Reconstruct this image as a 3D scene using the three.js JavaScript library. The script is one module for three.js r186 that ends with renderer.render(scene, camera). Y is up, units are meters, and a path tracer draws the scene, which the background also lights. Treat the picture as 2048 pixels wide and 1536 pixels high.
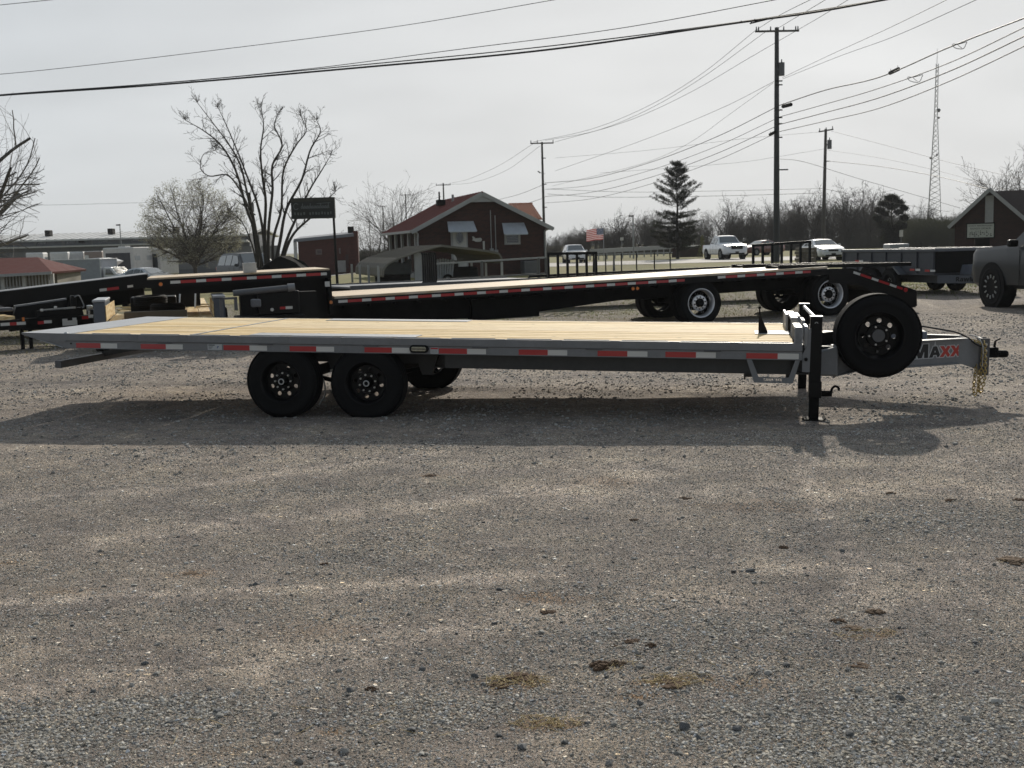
import * as THREE from 'three';
import { mergeGeometries, toCreasedNormals } from 'three/addons/utils/BufferGeometryUtils.js';
import { RoundedBoxGeometry } from 'three/addons/geometries/RoundedBoxGeometry.js';
import { ConvexGeometry } from 'three/addons/geometries/ConvexGeometry.js';
import { ImprovedNoise } from 'three/addons/math/ImprovedNoise.js';
import { FontLoader } from 'three/addons/loaders/FontLoader.js';

// ------------------------------------------------------------------ camera, sky, sun
const EYE = 1.6, F = 2242.6, PITCH = -0.12233, ROLL = -0.02765;
const scene = new THREE.Scene();
const camera = new THREE.PerspectiveCamera((2 * Math.atan(768 / F) * 180) / Math.PI, 4 / 3, 0.1, 4000);
camera.position.set(0, EYE, 0);
camera.rotation.set(PITCH, 0, ROLL, 'XYZ');
camera.focus = 8; camera.userData.fStop = 7.6;
camera.updateMatrixWorld(true);
const renderer = new THREE.WebGLRenderer({ antialias: true });
renderer.setSize(1024, 768);
renderer.toneMapping = THREE.LinearToneMapping;
renderer.toneMappingExposure = 1.0;
renderer.shadowMap.enabled = true;

const rad = Math.PI / 180, V = (x, y, z) => new THREE.Vector3(x, y, z);
const SUN_AZ = 14.5 * rad, SUN_EL = 27.3 * rad;
const sunDir = V(Math.sin(SUN_AZ) * Math.cos(SUN_EL), Math.sin(SUN_EL), -Math.cos(SUN_AZ) * Math.cos(SUN_EL));
const sun = new THREE.DirectionalLight(new THREE.Color(1.0, 0.93, 0.81), 4.1);
sun.name = 'sun';
sun.position.copy(sunDir).multiplyScalar(120);
sun.castShadow = true;
sun.shadow.radius = 2.0;
sun.shadow.mapSize.set(4096, 4096);
Object.assign(sun.shadow.camera, { left: -60, right: 60, top: 60, bottom: -60, near: 1, far: 400 });
scene.add(sun);

function rng(seed) {
  let s = seed >>> 0;
  return () => { s = (s + 0x6d2b79f5) | 0; let t = Math.imul(s ^ (s >>> 15), 1 | s); t = (t + Math.imul(t ^ (t >>> 7), 61 | t)) ^ t; return ((t ^ (t >>> 14)) >>> 0) / 4294967296; };
}
const perlin = new ImprovedNoise();
const N = (x, y, z = 0) => perlin.noise(x + 31.7, y + 11.3, z + 5.1);
const fbm = (x, y, o = 4, z = 0) => { let s = 0, a = 0.5, f = 1; for (let i = 0; i < o; i++, a *= 0.5, f *= 2.03) s += a * N(x * f, y * f, z + i * 7); return s; };
const clamp = (x, a, b) => Math.min(b, Math.max(a, x)), lerp = (a, b, t) => a + (b - a) * t;
const smooth = (a, b, x) => { const t = clamp((x - a) / (b - a), 0, 1); return t * t * (3 - 2 * t); };

{ // thin high haze, brightest round the sun, greyer low down and bluer away from it
  const W = 1024, H = 512, data = new Float32Array(W * H * 4);
  const hor = [0.715, 0.71, 0.695], zen = [0.33, 0.385, 0.45];
  for (let j = 0; j < H; j++) {
    const el = ((j + 0.5) / H - 0.5) * Math.PI, y = Math.sin(el), ce = Math.cos(el);
    for (let i = 0; i < W; i++) {
      const az = ((i + 0.5) / W - 0.5) * 2 * Math.PI, x = Math.cos(az) * ce, z = Math.sin(az) * ce;
      const cosg = clamp(x * sunDir.x + y * sunDir.y + z * sunDir.z, -1, 1), g = Math.acos(cosg) / rad;
      const hl = Math.hypot(sunDir.x, sunDir.z), side = ce > 1e-4 ? ((x * sunDir.x + z * sunDir.z) / (ce * hl) + 1) / 2 : 0.5;
      const t = 1 - Math.exp(-Math.max(0, y) * 1.75), far = 1 - smooth(0, 1, side);
      const glow = 0.6 * Math.exp(-g / 14) + 0.07 * Math.exp(-g / 38);
      const streak = 1 + 0.17 * fbm(x * 1.5 / (y + 0.2), z * 3.2 / (y + 0.2) + 3, 5) * smooth(0.0, 0.12, y);
      const o = (j * W + i) * 4;
      for (let c = 0; c < 3; c++) {
        let v = lerp(hor[c], zen[c], t) * (1 - 0.58 * Math.pow(far, 2.1)) * (1 + far * [-0.09, 0, 0.08][c]);
        v = v * (1 + [-0.05, -0.008, 0.03][c] * smooth(14, 48, g)) + glow * [1, 0.975, 0.93][c];
        data[o + c] = v * streak;
      }
      data[o + 3] = 1;
    }
  }
  const sky = new THREE.DataTexture(data, W, H, THREE.RGBAFormat, THREE.FloatType);
  sky.mapping = THREE.EquirectangularReflectionMapping;
  sky.magFilter = THREE.LinearFilter;
  sky.needsUpdate = true;
  scene.background = sky;
  scene.environment = sky;
}
scene.fog = new THREE.FogExp2(new THREE.Color(0.8, 0.81, 0.82), 0.0003);

// ------------------------------------------------------------------ where a sight line meets a depth or the ground
function ray(px, py) { return V((px - 1024) / F, -(py - 768) / F, -1).applyQuaternion(camera.quaternion).normalize(); }
function P(px, py, Z) { const d = ray(px, py); return V(0, EYE, 0).addScaledVector(d, -Z / d.z); }   // a point Z metres in front
const groundBase = (Z) => Z < 14 ? -0.03 : Z < 25 ? lerp(-0.03, -0.1, (Z - 14) / 11) : Z < 45 ? -0.1 : Z < 75 ? lerp(-0.1, 0.02, (Z - 45) / 30) : 0.02;
function groundY(x, z) {
  const Z = -z, near = 1 - smooth(16, 26, Z);
  let y = groundBase(Z) - 0.6 * smooth(-8, -20, x) * smooth(40, 60, Z);
  if (near > 0) y += near * (0.022 * N(x * 0.35, z * 0.5) + 0.011 * N(x * 1.3, z * 1.7, 2) + 0.004 * N(x * 6, z * 6, 4));
  return y;
}
const onGround = (x, z, dy = 0) => V(x, groundY(x, z) + dy, z);

const YY = (Z, ty, px) => (py) => P(px, py, Z).y - ty, XX = (Z, tx, py = 500) => (px) => P(px, py, Z).x - tx;
const turnTo = (dx, dz) => Math.atan2(-dz, dx);
const at = (px, Z, dy = 0) => { const p = P(px, 500, Z); return onGround(p.x, p.z, dy); };

// ------------------------------------------------------------------ naming
const counts = {};
const numbered = (name) => { const n = counts[name] ?? 0; counts[name] = n + 1; return n ? name + '_' + String(n).padStart(3, '0') : name; };
function tag(o, label, category, group, kind) {
  if (label) o.userData.label = label;
  if (category) o.userData.category = category;
  if (group) o.userData.group = group;
  if (kind) o.userData.kind = kind;
  return o;
}
function thing(name, label, category, pos = V(0, 0, 0), turn = 0, group) {
  const o = new THREE.Group();
  o.name = numbered(name); o.position.copy(pos); o.rotation.y = turn;
  scene.add(o);
  return tag(o, label, category, group);
}
function sub(name, parent, pos = V(0, 0, 0)) { const o = new THREE.Group(); o.name = name; o.position.copy(pos); parent.add(o); return o; }
function copyOf(src, pos, turn, label) {
  const o = src.clone(); o.name = numbered(src.name.replace(/_\d{3}$/, ''));
  o.userData = { ...src.userData }; if (label) o.userData.label = label;
  o.position.copy(pos); o.rotation.y = turn; scene.add(o); return o;
}

// ------------------------------------------------------------------ mesh builder
const UP = V(0, 1, 0);
const basisTo = (a, b) => { // matrix whose y axis runs from a to b, placed at a
  const d = b.clone().sub(a), l = d.length() || 1e-6;
  return new THREE.Matrix4().compose(a, new THREE.Quaternion().setFromUnitVectors(UP, d.divideScalar(l)), V(1, 1, 1));
};
class MB {
  constructor(pre) { this.g = []; this.pre = pre; }
  add(geo, m) {
    let g = geo.index ? geo.toNonIndexed() : geo.clone();
    for (const k of Object.keys(g.attributes)) if (!['position', 'normal', 'uv'].includes(k)) g.deleteAttribute(k);
    if (!g.attributes.normal) g.computeVertexNormals();
    if (!g.attributes.uv) g.setAttribute('uv', new THREE.BufferAttribute(new Float32Array(g.attributes.position.count * 2), 2));
    g.morphAttributes = {};
    if (m) g.applyMatrix4(m);
    if (this.pre) g.applyMatrix4(this.pre);
    this.g.push(g);
    return this;
  }
  box(x, y, z, w, h, d, rx = 0, ry = 0, rz = 0) {
    return this.add(new THREE.BoxGeometry(w, h, d), new THREE.Matrix4().compose(V(x, y, z), new THREE.Quaternion().setFromEuler(new THREE.Euler(rx, ry, rz)), V(1, 1, 1)));
  }
  rbox(x, y, z, w, h, d, r = 0.01, rx = 0, ry = 0, rz = 0, seg = 2) {
    return this.add(new RoundedBoxGeometry(w, h, d, seg, Math.min(r, w / 2.01, h / 2.01, d / 2.01)), new THREE.Matrix4().compose(V(x, y, z), new THREE.Quaternion().setFromEuler(new THREE.Euler(rx, ry, rz)), V(1, 1, 1)));
  }
  span(x0, x1, y0, y1, z0, z1) { return this.box((x0 + x1) / 2, (y0 + y1) / 2, (z0 + z1) / 2, Math.abs(x1 - x0), Math.abs(y1 - y0), Math.abs(z1 - z0)); }
  cyl(a, b, r1, r2 = r1, n = 12, open = false) {
    const l = a.distanceTo(b), g = new THREE.CylinderGeometry(r2, r1, l, n, 1, open); g.translate(0, l / 2, 0);
    return this.add(g, basisTo(a, b));
  }
  bar(a, b, w, h) { // straight bar, w across (level), h in height
    const d = b.clone().sub(a), l = d.length(); d.divideScalar(l);
    const s = V(0, 1, 0).cross(d); if (s.length() < 1e-3) s.set(0, 0, 1); s.normalize();
    const u = d.clone().cross(s).normalize(), g = new THREE.BoxGeometry(w, h, l);
    return this.add(g, new THREE.Matrix4().makeBasis(s, u, d).setPosition(a.clone().add(b).multiplyScalar(0.5)));
  }
  tube(pts, r, n = 40, k = 6) { return this.add(new THREE.TubeGeometry(new THREE.CatmullRomCurve3(pts), n, r, k, false)); }
  ext(pts, depth, m, bevel = 0, holes = []) { // outline in x,y pushed along +z by depth
    const s = pts instanceof THREE.Shape ? pts : new THREE.Shape(pts.map(([x, y]) => new THREE.Vector2(x, y)));
    for (const h of holes) s.holes.push(h instanceof THREE.Path ? h : new THREE.Path(h.map(([x, y]) => new THREE.Vector2(x, y))));
    const g = new THREE.ExtrudeGeometry(s, { depth: depth - 2 * bevel, bevelEnabled: bevel > 0, bevelSize: bevel, bevelThickness: bevel, bevelOffset: -bevel, bevelSegments: 2, curveSegments: 16 });
    if (bevel) g.translate(0, 0, bevel);
    return this.add(g, m);
  }
  lathe(pts, n = 32, m) { return this.add(new THREE.LatheGeometry(pts.map(([x, y]) => new THREE.Vector2(x, y)), n), m); }
  face(...p) { // flat polygon fan through points
    const pos = [], n = p[1].clone().sub(p[0]).cross(p[2].clone().sub(p[0])).normalize(), nor = [];
    for (let i = 1; i < p.length - 1; i++) for (const q of [p[0], p[i], p[i + 1]]) { pos.push(q.x, q.y, q.z); nor.push(n.x, n.y, n.z); }
    const g = new THREE.BufferGeometry();
    g.setAttribute('position', new THREE.Float32BufferAttribute(pos, 3)); g.setAttribute('normal', new THREE.Float32BufferAttribute(nor, 3));
    return this.add(g);
  }
  slab(pts, t) { // closed prism: polygon pts (Vector3) given thickness t along its normal, inwards
    const n = pts[1].clone().sub(pts[0]).cross(pts[2].clone().sub(pts[0])).normalize().multiplyScalar(-t), q = pts.map((p) => p.clone().add(n));
    this.face(...pts); this.face(...q.slice().reverse());
    for (let i = 0; i < pts.length; i++) { const j = (i + 1) % pts.length; this.face(pts[i], q[i], q[j], pts[j]); }
    return this;
  }
  geo(uvScale) {
    const g = mergeGeometries(this.g);
    if (uvScale) boxUV(g, uvScale);
    return g;
  }
  build(name, mat, parent, uvScale) {
    const m = new THREE.Mesh(this.geo(uvScale ?? mat.userData.uv), mat);
    m.name = name; m.castShadow = m.receiveShadow = true;
    if (parent) parent.add(m);
    return m;
  }
  top(name, mat, label, category, group, kind) { const m = this.build(numbered(name), mat, scene); return tag(m, label, category, group, kind); }
}
function boxUV(g, s) { // uv in metres times s, by the axis each face looks along
  const p = g.attributes.position, n = g.attributes.normal, uv = new Float32Array(p.count * 2);
  for (let i = 0; i < p.count; i++) {
    const x = p.getX(i), y = p.getY(i), z = p.getZ(i), a = Math.abs(n.getX(i)), b = Math.abs(n.getY(i)), c = Math.abs(n.getZ(i));
    if (b >= a && b >= c) { uv[2 * i] = x; uv[2 * i + 1] = z; } else if (a >= c) { uv[2 * i] = z; uv[2 * i + 1] = y; } else { uv[2 * i] = x; uv[2 * i + 1] = y; }
    uv[2 * i] *= s; uv[2 * i + 1] *= s;
  }
  g.setAttribute('uv', new THREE.BufferAttribute(uv, 2));
}
const meshOf = (name, geo, mat, parent) => { const m = new THREE.Mesh(geo, mat); m.name = name; m.castShadow = m.receiveShadow = true; parent.add(m); return m; };

// ------------------------------------------------------------------ textures and materials
function tex(size, fill, srgb = true, h = size) { // fill(u, v, x, y) -> [r, g, b] 0..1
  const d = new Uint8Array(size * h * 4);
  for (let y = 0; y < h; y++) for (let x = 0; x < size; x++) {
    const c = fill((x + 0.5) / size, (y + 0.5) / h, x, y), o = (y * size + x) * 4;
    for (let k = 0; k < 3; k++) d[o + k] = clamp(Math.round(c[k] * 255), 0, 255);
    d[o + 3] = 255;
  }
  return dataTex(d, size, h, srgb);
}
function dataTex(d, w, h, srgb) {
  const t = new THREE.DataTexture(d, w, h, THREE.RGBAFormat);
  t.wrapS = t.wrapT = THREE.RepeatWrapping; t.magFilter = THREE.LinearFilter; t.minFilter = THREE.LinearMipmapLinearFilter;
  if (srgb) t.colorSpace = THREE.SRGBColorSpace;
  t.needsUpdate = true; return t;
}
// periodic value noise for tiles
function tileNoise(seed) {
  const r = rng(seed), T = new Float32Array(65536); for (let i = 0; i < 65536; i++) T[i] = r();
  const at = (ix, iy, per) => T[(((iy % per) + per) % per) * 256 % 65536 + (((ix % per) + per) % per)];
  return (u, v, per) => { // per <= 256
    const x = u * per, y = v * per, x0 = Math.floor(x), y0 = Math.floor(y), fx = x - x0, fy = y - y0, sx = fx * fx * (3 - 2 * fx), sy = fy * fy * (3 - 2 * fy);
    return lerp(lerp(at(x0, y0, per), at(x0 + 1, y0, per), sx), lerp(at(x0, y0 + 1, per), at(x0 + 1, y0 + 1, per), sx), sy);
  };
}
const tn = tileNoise(7);
function mat(color, rough = 0.6, opts = {}) {
  const c = Array.isArray(color) ? new THREE.Color().setRGB(...color) : new THREE.Color(color);
  const { uv, ...rest } = opts, m = new THREE.MeshPhysicalMaterial({ color: c, roughness: rough, ...rest });
  if (uv) m.userData.uv = uv;
  return m;
}
const grime = tex(512, (u, v) => { const n = 0.86 + 0.14 * (tn(u, v, 8) * 0.4 + tn(u, v, 31) * 0.3 + tn(u, v, 117) * 0.3); return [n, n, n]; });
const roughTex = tex(512, (u, v) => { const n = 0.6 + 0.4 * (tn(u, v, 9) * 0.5 + tn(u, v, 60) * 0.3 + tn(u, v, 200) * 0.2); return [n, n, n]; }, false);
const paint = (c, r = 0.45, o = {}) => mat(c, r * 1.25, { map: grime, roughnessMap: roughTex, uv: 0.7, ...o });
const M = {
  greyPaint: paint([0.225, 0.23, 0.238], 0.42),
  greyPaintDark: paint([0.12, 0.122, 0.128], 0.5),
  silver: paint([0.46, 0.47, 0.49], 0.42, { metalness: 0.15 }),
  black: paint([0.006, 0.006, 0.0065], 0.42, { specularIntensity: 0.4 }),
  blackMatt: paint([0.007, 0.0068, 0.0066], 0.75, { specularIntensity: 0.3 }),
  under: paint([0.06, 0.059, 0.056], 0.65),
  rubber: mat([0.009, 0.009, 0.0095], 0.8, { specularIntensity: 0.35 }),
  chrome: mat([0.8, 0.8, 0.82], 0.3, { metalness: 0.65, clearcoat: 0.5 }),
  zinc: mat([0.55, 0.55, 0.54], 0.35, { metalness: 0.9 }),
  brass: mat([0.5, 0.38, 0.16], 0.35, { metalness: 0.9 }),
  red: mat([0.42, 0.012, 0.016], 0.35, { clearcoat: 0.4 }),
  tapeWhite: mat([0.62, 0.61, 0.58], 0.35, { clearcoat: 0.4 }),
  amber: mat([0.75, 0.2, 0.02], 0.3, { clearcoat: 1 }),
  white: paint([0.74, 0.74, 0.73], 0.4),
  offWhite: paint([0.6, 0.59, 0.56], 0.6),
  carWhite: mat([0.74, 0.75, 0.76], 0.3, { clearcoat: 1, clearcoatRoughness: 0.06 }),
  carGrey: mat([0.035, 0.038, 0.041], 0.4, { clearcoat: 0.15, clearcoatRoughness: 0.1, specularIntensity: 0.5 }),
  carSilver: mat([0.4, 0.42, 0.43], 0.3, { clearcoat: 1, clearcoatRoughness: 0.08, metalness: 0.4 }),
  glassDark: mat([0.015, 0.018, 0.02], 0.05, { clearcoat: 1, clearcoatRoughness: 0.02 }),
  concrete: paint([0.34, 0.33, 0.31], 0.9),
  woodPole: paint([0.085, 0.078, 0.07], 0.9),
  cable: mat([0.015, 0.015, 0.016], 0.6),
  dull: mat([0.008, 0.008, 0.008], 1, { specularIntensity: 0.15 }),
  galv: paint([0.33, 0.34, 0.35], 0.5, { metalness: 0.3 }),
};
// ------------------------------------------------------------------ gravel: one tile of crushed stone in dust, colour and relief
function gravelTile() {
  const S = 2048, r = rng(41), col = new Float32Array(S * S * 3), hgt = new Float32Array(S * S);
  for (let y = 0; y < S; y++) for (let x = 0; x < S; x++) {
    const u = x / S, v = y / S, i = y * S + x;
    const n = tn(u, v, 12) * 0.3 + tn(u, v, 47) * 0.25 + tn(u, v, 190) * 0.3, s = r();
    const g = 0.36 + 0.26 * n + 0.36 * (s - 0.5);
    col[3 * i] = g * 1.05; col[3 * i + 1] = g * 0.975; col[3 * i + 2] = g * 0.91;
    hgt[i] = 0.12 + 0.22 * n + 0.22 * s;
  }
  const stone = (cx, cy, a, b, th, c, h) => {
    const R = Math.ceil(a), ca = Math.cos(th), sa = Math.sin(th), k = r() * 9;
    for (let dy = -R; dy <= R; dy++) for (let dx = -R; dx <= R; dx++) {
      const p = (dx * ca + dy * sa) / a, q = (-dx * sa + dy * ca) / b, an = Math.atan2(q, p), w = 1 + 0.14 * Math.sin(3 * an + k) + 0.08 * Math.sin(5 * an + 2 * k), d = Math.sqrt(p * p + q * q) / w;
      if (d > 1) continue;
      const x = (cx + dx + S) % S, y = (cy + dy + S) % S, i = y * S + x, m = 0.94 + 0.12 * r();
      col[3 * i] = c[0] * m; col[3 * i + 1] = c[1] * m; col[3 * i + 2] = c[2] * m;
      hgt[i] = Math.max(hgt[i], 0.3 + h * Math.sqrt(1 - d * d * 0.9));
    }
  };
  const tone = () => { const t = r(), g = t < 0.25 ? 0.2 + 0.16 * r() : t < 0.75 ? 0.38 + 0.24 * r() : 0.62 + 0.26 * r(), w = r(); return w < 0.6 ? [g, g * 0.97, g * 0.92] : w < 0.85 ? [g * 0.96, g * 0.98, g] : [g * 1.06, g * 0.97, g * 0.84]; };
  for (let i = 0; i < 46000; i++) { const a = 1.6 + 2.2 * r(); stone((r() * S) | 0, (r() * S) | 0, a, a * (0.5 + 0.4 * r()), r() * 6.3, tone(), 0.2); }
  for (let i = 0; i < 5200; i++) { const a = 3.5 + 5 * r() * r(); stone((r() * S) | 0, (r() * S) | 0, a, a * (0.5 + 0.4 * r()), r() * 6.3, tone(), 0.4); }
  for (let i = 0; i < 420; i++) { const a = 8 + 6 * r(); stone((r() * S) | 0, (r() * S) | 0, a, a * (0.5 + 0.35 * r()), r() * 6.3, tone(), 0.7); }
  const A = new Uint8Array(S * S * 4), B = new Uint8Array(S * S * 4);
  for (let i = 0; i < S * S; i++) {
    for (let c = 0; c < 3; c++) { A[4 * i + c] = clamp(col[3 * i + c] * 255, 0, 255); B[4 * i + c] = clamp(hgt[i] * 255, 0, 255); }
    A[4 * i + 3] = B[4 * i + 3] = 255;
  }
  return [dataTex(A, S, S, true), dataTex(B, S, S, false)];
}
const [gravelMap, gravelBump] = gravelTile();
const TILE = 2.6;
M.gravel = new THREE.MeshStandardMaterial({ map: gravelMap, bumpMap: gravelBump, bumpScale: 0.028, roughness: 0.95, vertexColors: true });

const ground = new THREE.Group();
ground.name = 'ground'; tag(ground, null, null, null, 'structure'); scene.add(ground);
const gp = (px, py) => { const d = ray(px, py), t = (-0.03 - EYE) / d.y; return [d.x * t, EYE * 0 + d.z * t]; };
const line = (...q) => q.map(([a, b]) => gp(a, b));
// pale wheel tracks of ground-down dust, and stains of clay and old straw, where the photograph has them
const tracks = [
  [line([-200, 1012], [0, 1000], [300, 984], [640, 938], [900, 905]), 0.16, 0.5], [line([-200, 1222], [0, 1206], [420, 1190], [840, 1168], [1100, 1150]), 0.11, 0.55],
  [line([200, 1085], [480, 1045], [760, 1018], [1050, 985], [1300, 950]), 0.22, 0.42], [line([1050, 1000], [1400, 985], [1800, 975], [2200, 980]), 0.3, 0.3],
  [line([1500, 1142], [1760, 1140], [1950, 1130], [2250, 1112]), 0.12, 0.4], [line([1600, 905], [1640, 1000], [1700, 1130], [1760, 1240]), 0.1, 0.3],
  [line([300, 1345], [700, 1285], [1100, 1235], [1500, 1195], [2100, 1185]), 0.2, 0.25], [line([0, 1370], [400, 1350], [700, 1320]), 0.18, 0.22],
  [line([-200, 905], [400, 915], [1000, 935], [1600, 930], [2200, 925]), 0.5, 0.2], [line([-300, 790], [600, 780], [1300, 775], [2300, 770]), 0.7, 0.18],
];
const stains = [[1035, 1362, 0.17, 0.09, 1], [1340, 1358, 0.16, 0.08, 1.1], [1275, 1386, 0.1, 0.035, 1.2], [1090, 1442, 0.15, 0.07, 0.8], [380, 1150, 0.16, 0.1, 0.7], [20, 1126, 0.12, 0.06, 1.1], [662, 1462, 0.06, 0.03, 1.2], [1345, 1436, 0.04, 0.02, 1],
  [1740, 1268, 0.14, 0.07, 0.7], [1720, 1326, 0.1, 0.04, 0.7], [1090, 1200, 0.22, 0.1, 0.7], [130, 1185, 0.2, 0.1, 0.5], [1640, 1470, 0.3, 0.15, 0.3], [900, 1410, 0.3, 0.1, 0.3], [640, 1270, 0.3, 0.2, 0.3], [1510, 1010, 0.4, 0.2, 0.4], [1200, 965, 0.3, 0.2, 0.4], [860, 955, 0.2, 0.1, 0.5],
  [1500, 1360, 0.25, 0.1, 0.5], [480, 1500, 0.2, 0.08, 0.35]].map(([a, b, rx, rz, s]) => [...gp(a, b), rx, rz, s]);
function segDist(px, pz, q) {
  let best = 1e9;
  for (let i = 0; i + 1 < q.length; i++) {
    const [ax, az] = q[i], [bx, bz] = q[i + 1], dx = bx - ax, dz = bz - az, t = clamp(((px - ax) * dx + (pz - az) * dz) / (dx * dx + dz * dz), 0, 1);
    best = Math.min(best, Math.hypot(px - ax - dx * t, pz - az - dz * t));
  }
  return best;
}
function soil(x, z) { // tint of the lot: dust, damp dark patches, tracks, clay, and thin grass towards its far side
  const Z = -z, n1 = fbm(x * 0.55, z * 0.8, 4), n2 = fbm(x * 2.3, z * 3.1, 4, 3), n3 = fbm(x * 7, z * 9, 3, 9);
  let b = 1.1 + 0.45 * n1 + 0.62 * n2 + 0.6 * n3 + 0.55 * fbm(x * 21, z * 14, 2, 30);
  if (Z < 14) for (const [q, w, s] of tracks) {
    const wob = 1 + 0.7 * fbm(x * 1.7, z * 1.7, 3, 20), d = segDist(x, z, q) / (w * clamp(wob, 0.3, 2));
    if (d < 2) b += 1.5 * s * Math.exp(-d * d * 1.6) * clamp(0.75 + 1.4 * n2 + 1.2 * n3, 0, 1.6);
  }
  let c = [b * (1.045 + 0.03 * n1), b * 1.0, b * (0.955 - 0.12 * n2 - 0.08 * n1)];
  if (Z < 9) for (const [sx, sz, rx, rz, s] of stains) {
    const d = Math.hypot((x - sx) / rx, (z - sz) / rz) + 1.1 * n3 + 0.6 * n2 + 0.9 * fbm(x * 26, z * 26, 2, 44);
    if (d < 1) { const k = clamp((1 - d) * 1.6, 0, 1) * s * 0.75; c = [lerp(c[0], 1.05, k), lerp(c[1], 0.68, k), lerp(c[2], 0.33, k)]; }
  }
  const side = x < -6 ? 1 : 0, from = side ? 19.5 : x > 8.5 ? 31 : 23.5, g = smooth(from - 0.8, from + 3, Z + 2.5 * n1 + 1.5 * n2) * clamp(0.62 + 1.6 * n2 + n3, 0.1, 1);
  const gr = [0.50, 0.52, 0.22];
  return c.map((v, i) => lerp(v, gr[i] * (0.8 + 0.5 * n2), g * 0.9));
}
{
  const Zs = [-40, -20, -10, -5, -2, 0, 1, 1.6, 2]; let z = 2;
  while (z < 26) Zs.push((z += Math.max(0.022, z * 0.0062)));
  while (z < 1800) Zs.push((z *= 1.06));
  const C = 400, R = Zs.length, pos = new Float32Array(R * C * 3), uv = new Float32Array(R * C * 2), col = new Float32Array(R * C * 3), idx = [];
  for (let j = 0; j < R; j++) for (let i = 0; i < C; i++) {
    const Z = Zs[j], t = (i / (C - 1)) * 2 - 1, half = 2.2 + Math.abs(Z) * 0.62, e = Math.abs(t) < 0.9 ? t : Math.sign(t) * (0.9 + (Math.abs(t) - 0.9) * (1 + 90 * (Math.abs(t) - 0.9))), x = e * half, k = j * C + i, zz = -Z;
    pos[3 * k] = x; pos[3 * k + 1] = groundY(x, zz); pos[3 * k + 2] = zz;
    uv[2 * k] = x / TILE; uv[2 * k + 1] = zz / TILE;
    const c = Z < 120 ? soil(x, zz) : [0.5, 0.5, 0.28];
    for (let a = 0; a < 3; a++) col[3 * k + a] = Math.max(0.12, c[a]);
    if (i + 1 < C && j + 1 < R) idx.push(k, k + 1, k + C, k + 1, k + C + 1, k + C);
  }
  const g = new THREE.BufferGeometry();
  g.setAttribute('position', new THREE.BufferAttribute(pos, 3)); g.setAttribute('uv', new THREE.BufferAttribute(uv, 2)); g.setAttribute('color', new THREE.BufferAttribute(col, 3));
  g.setIndex(idx); g.computeVertexNormals();
  const m = meshOf('gravel_surface', g, M.gravel, ground);
  m.userData.kind = 'structure';
}

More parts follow.
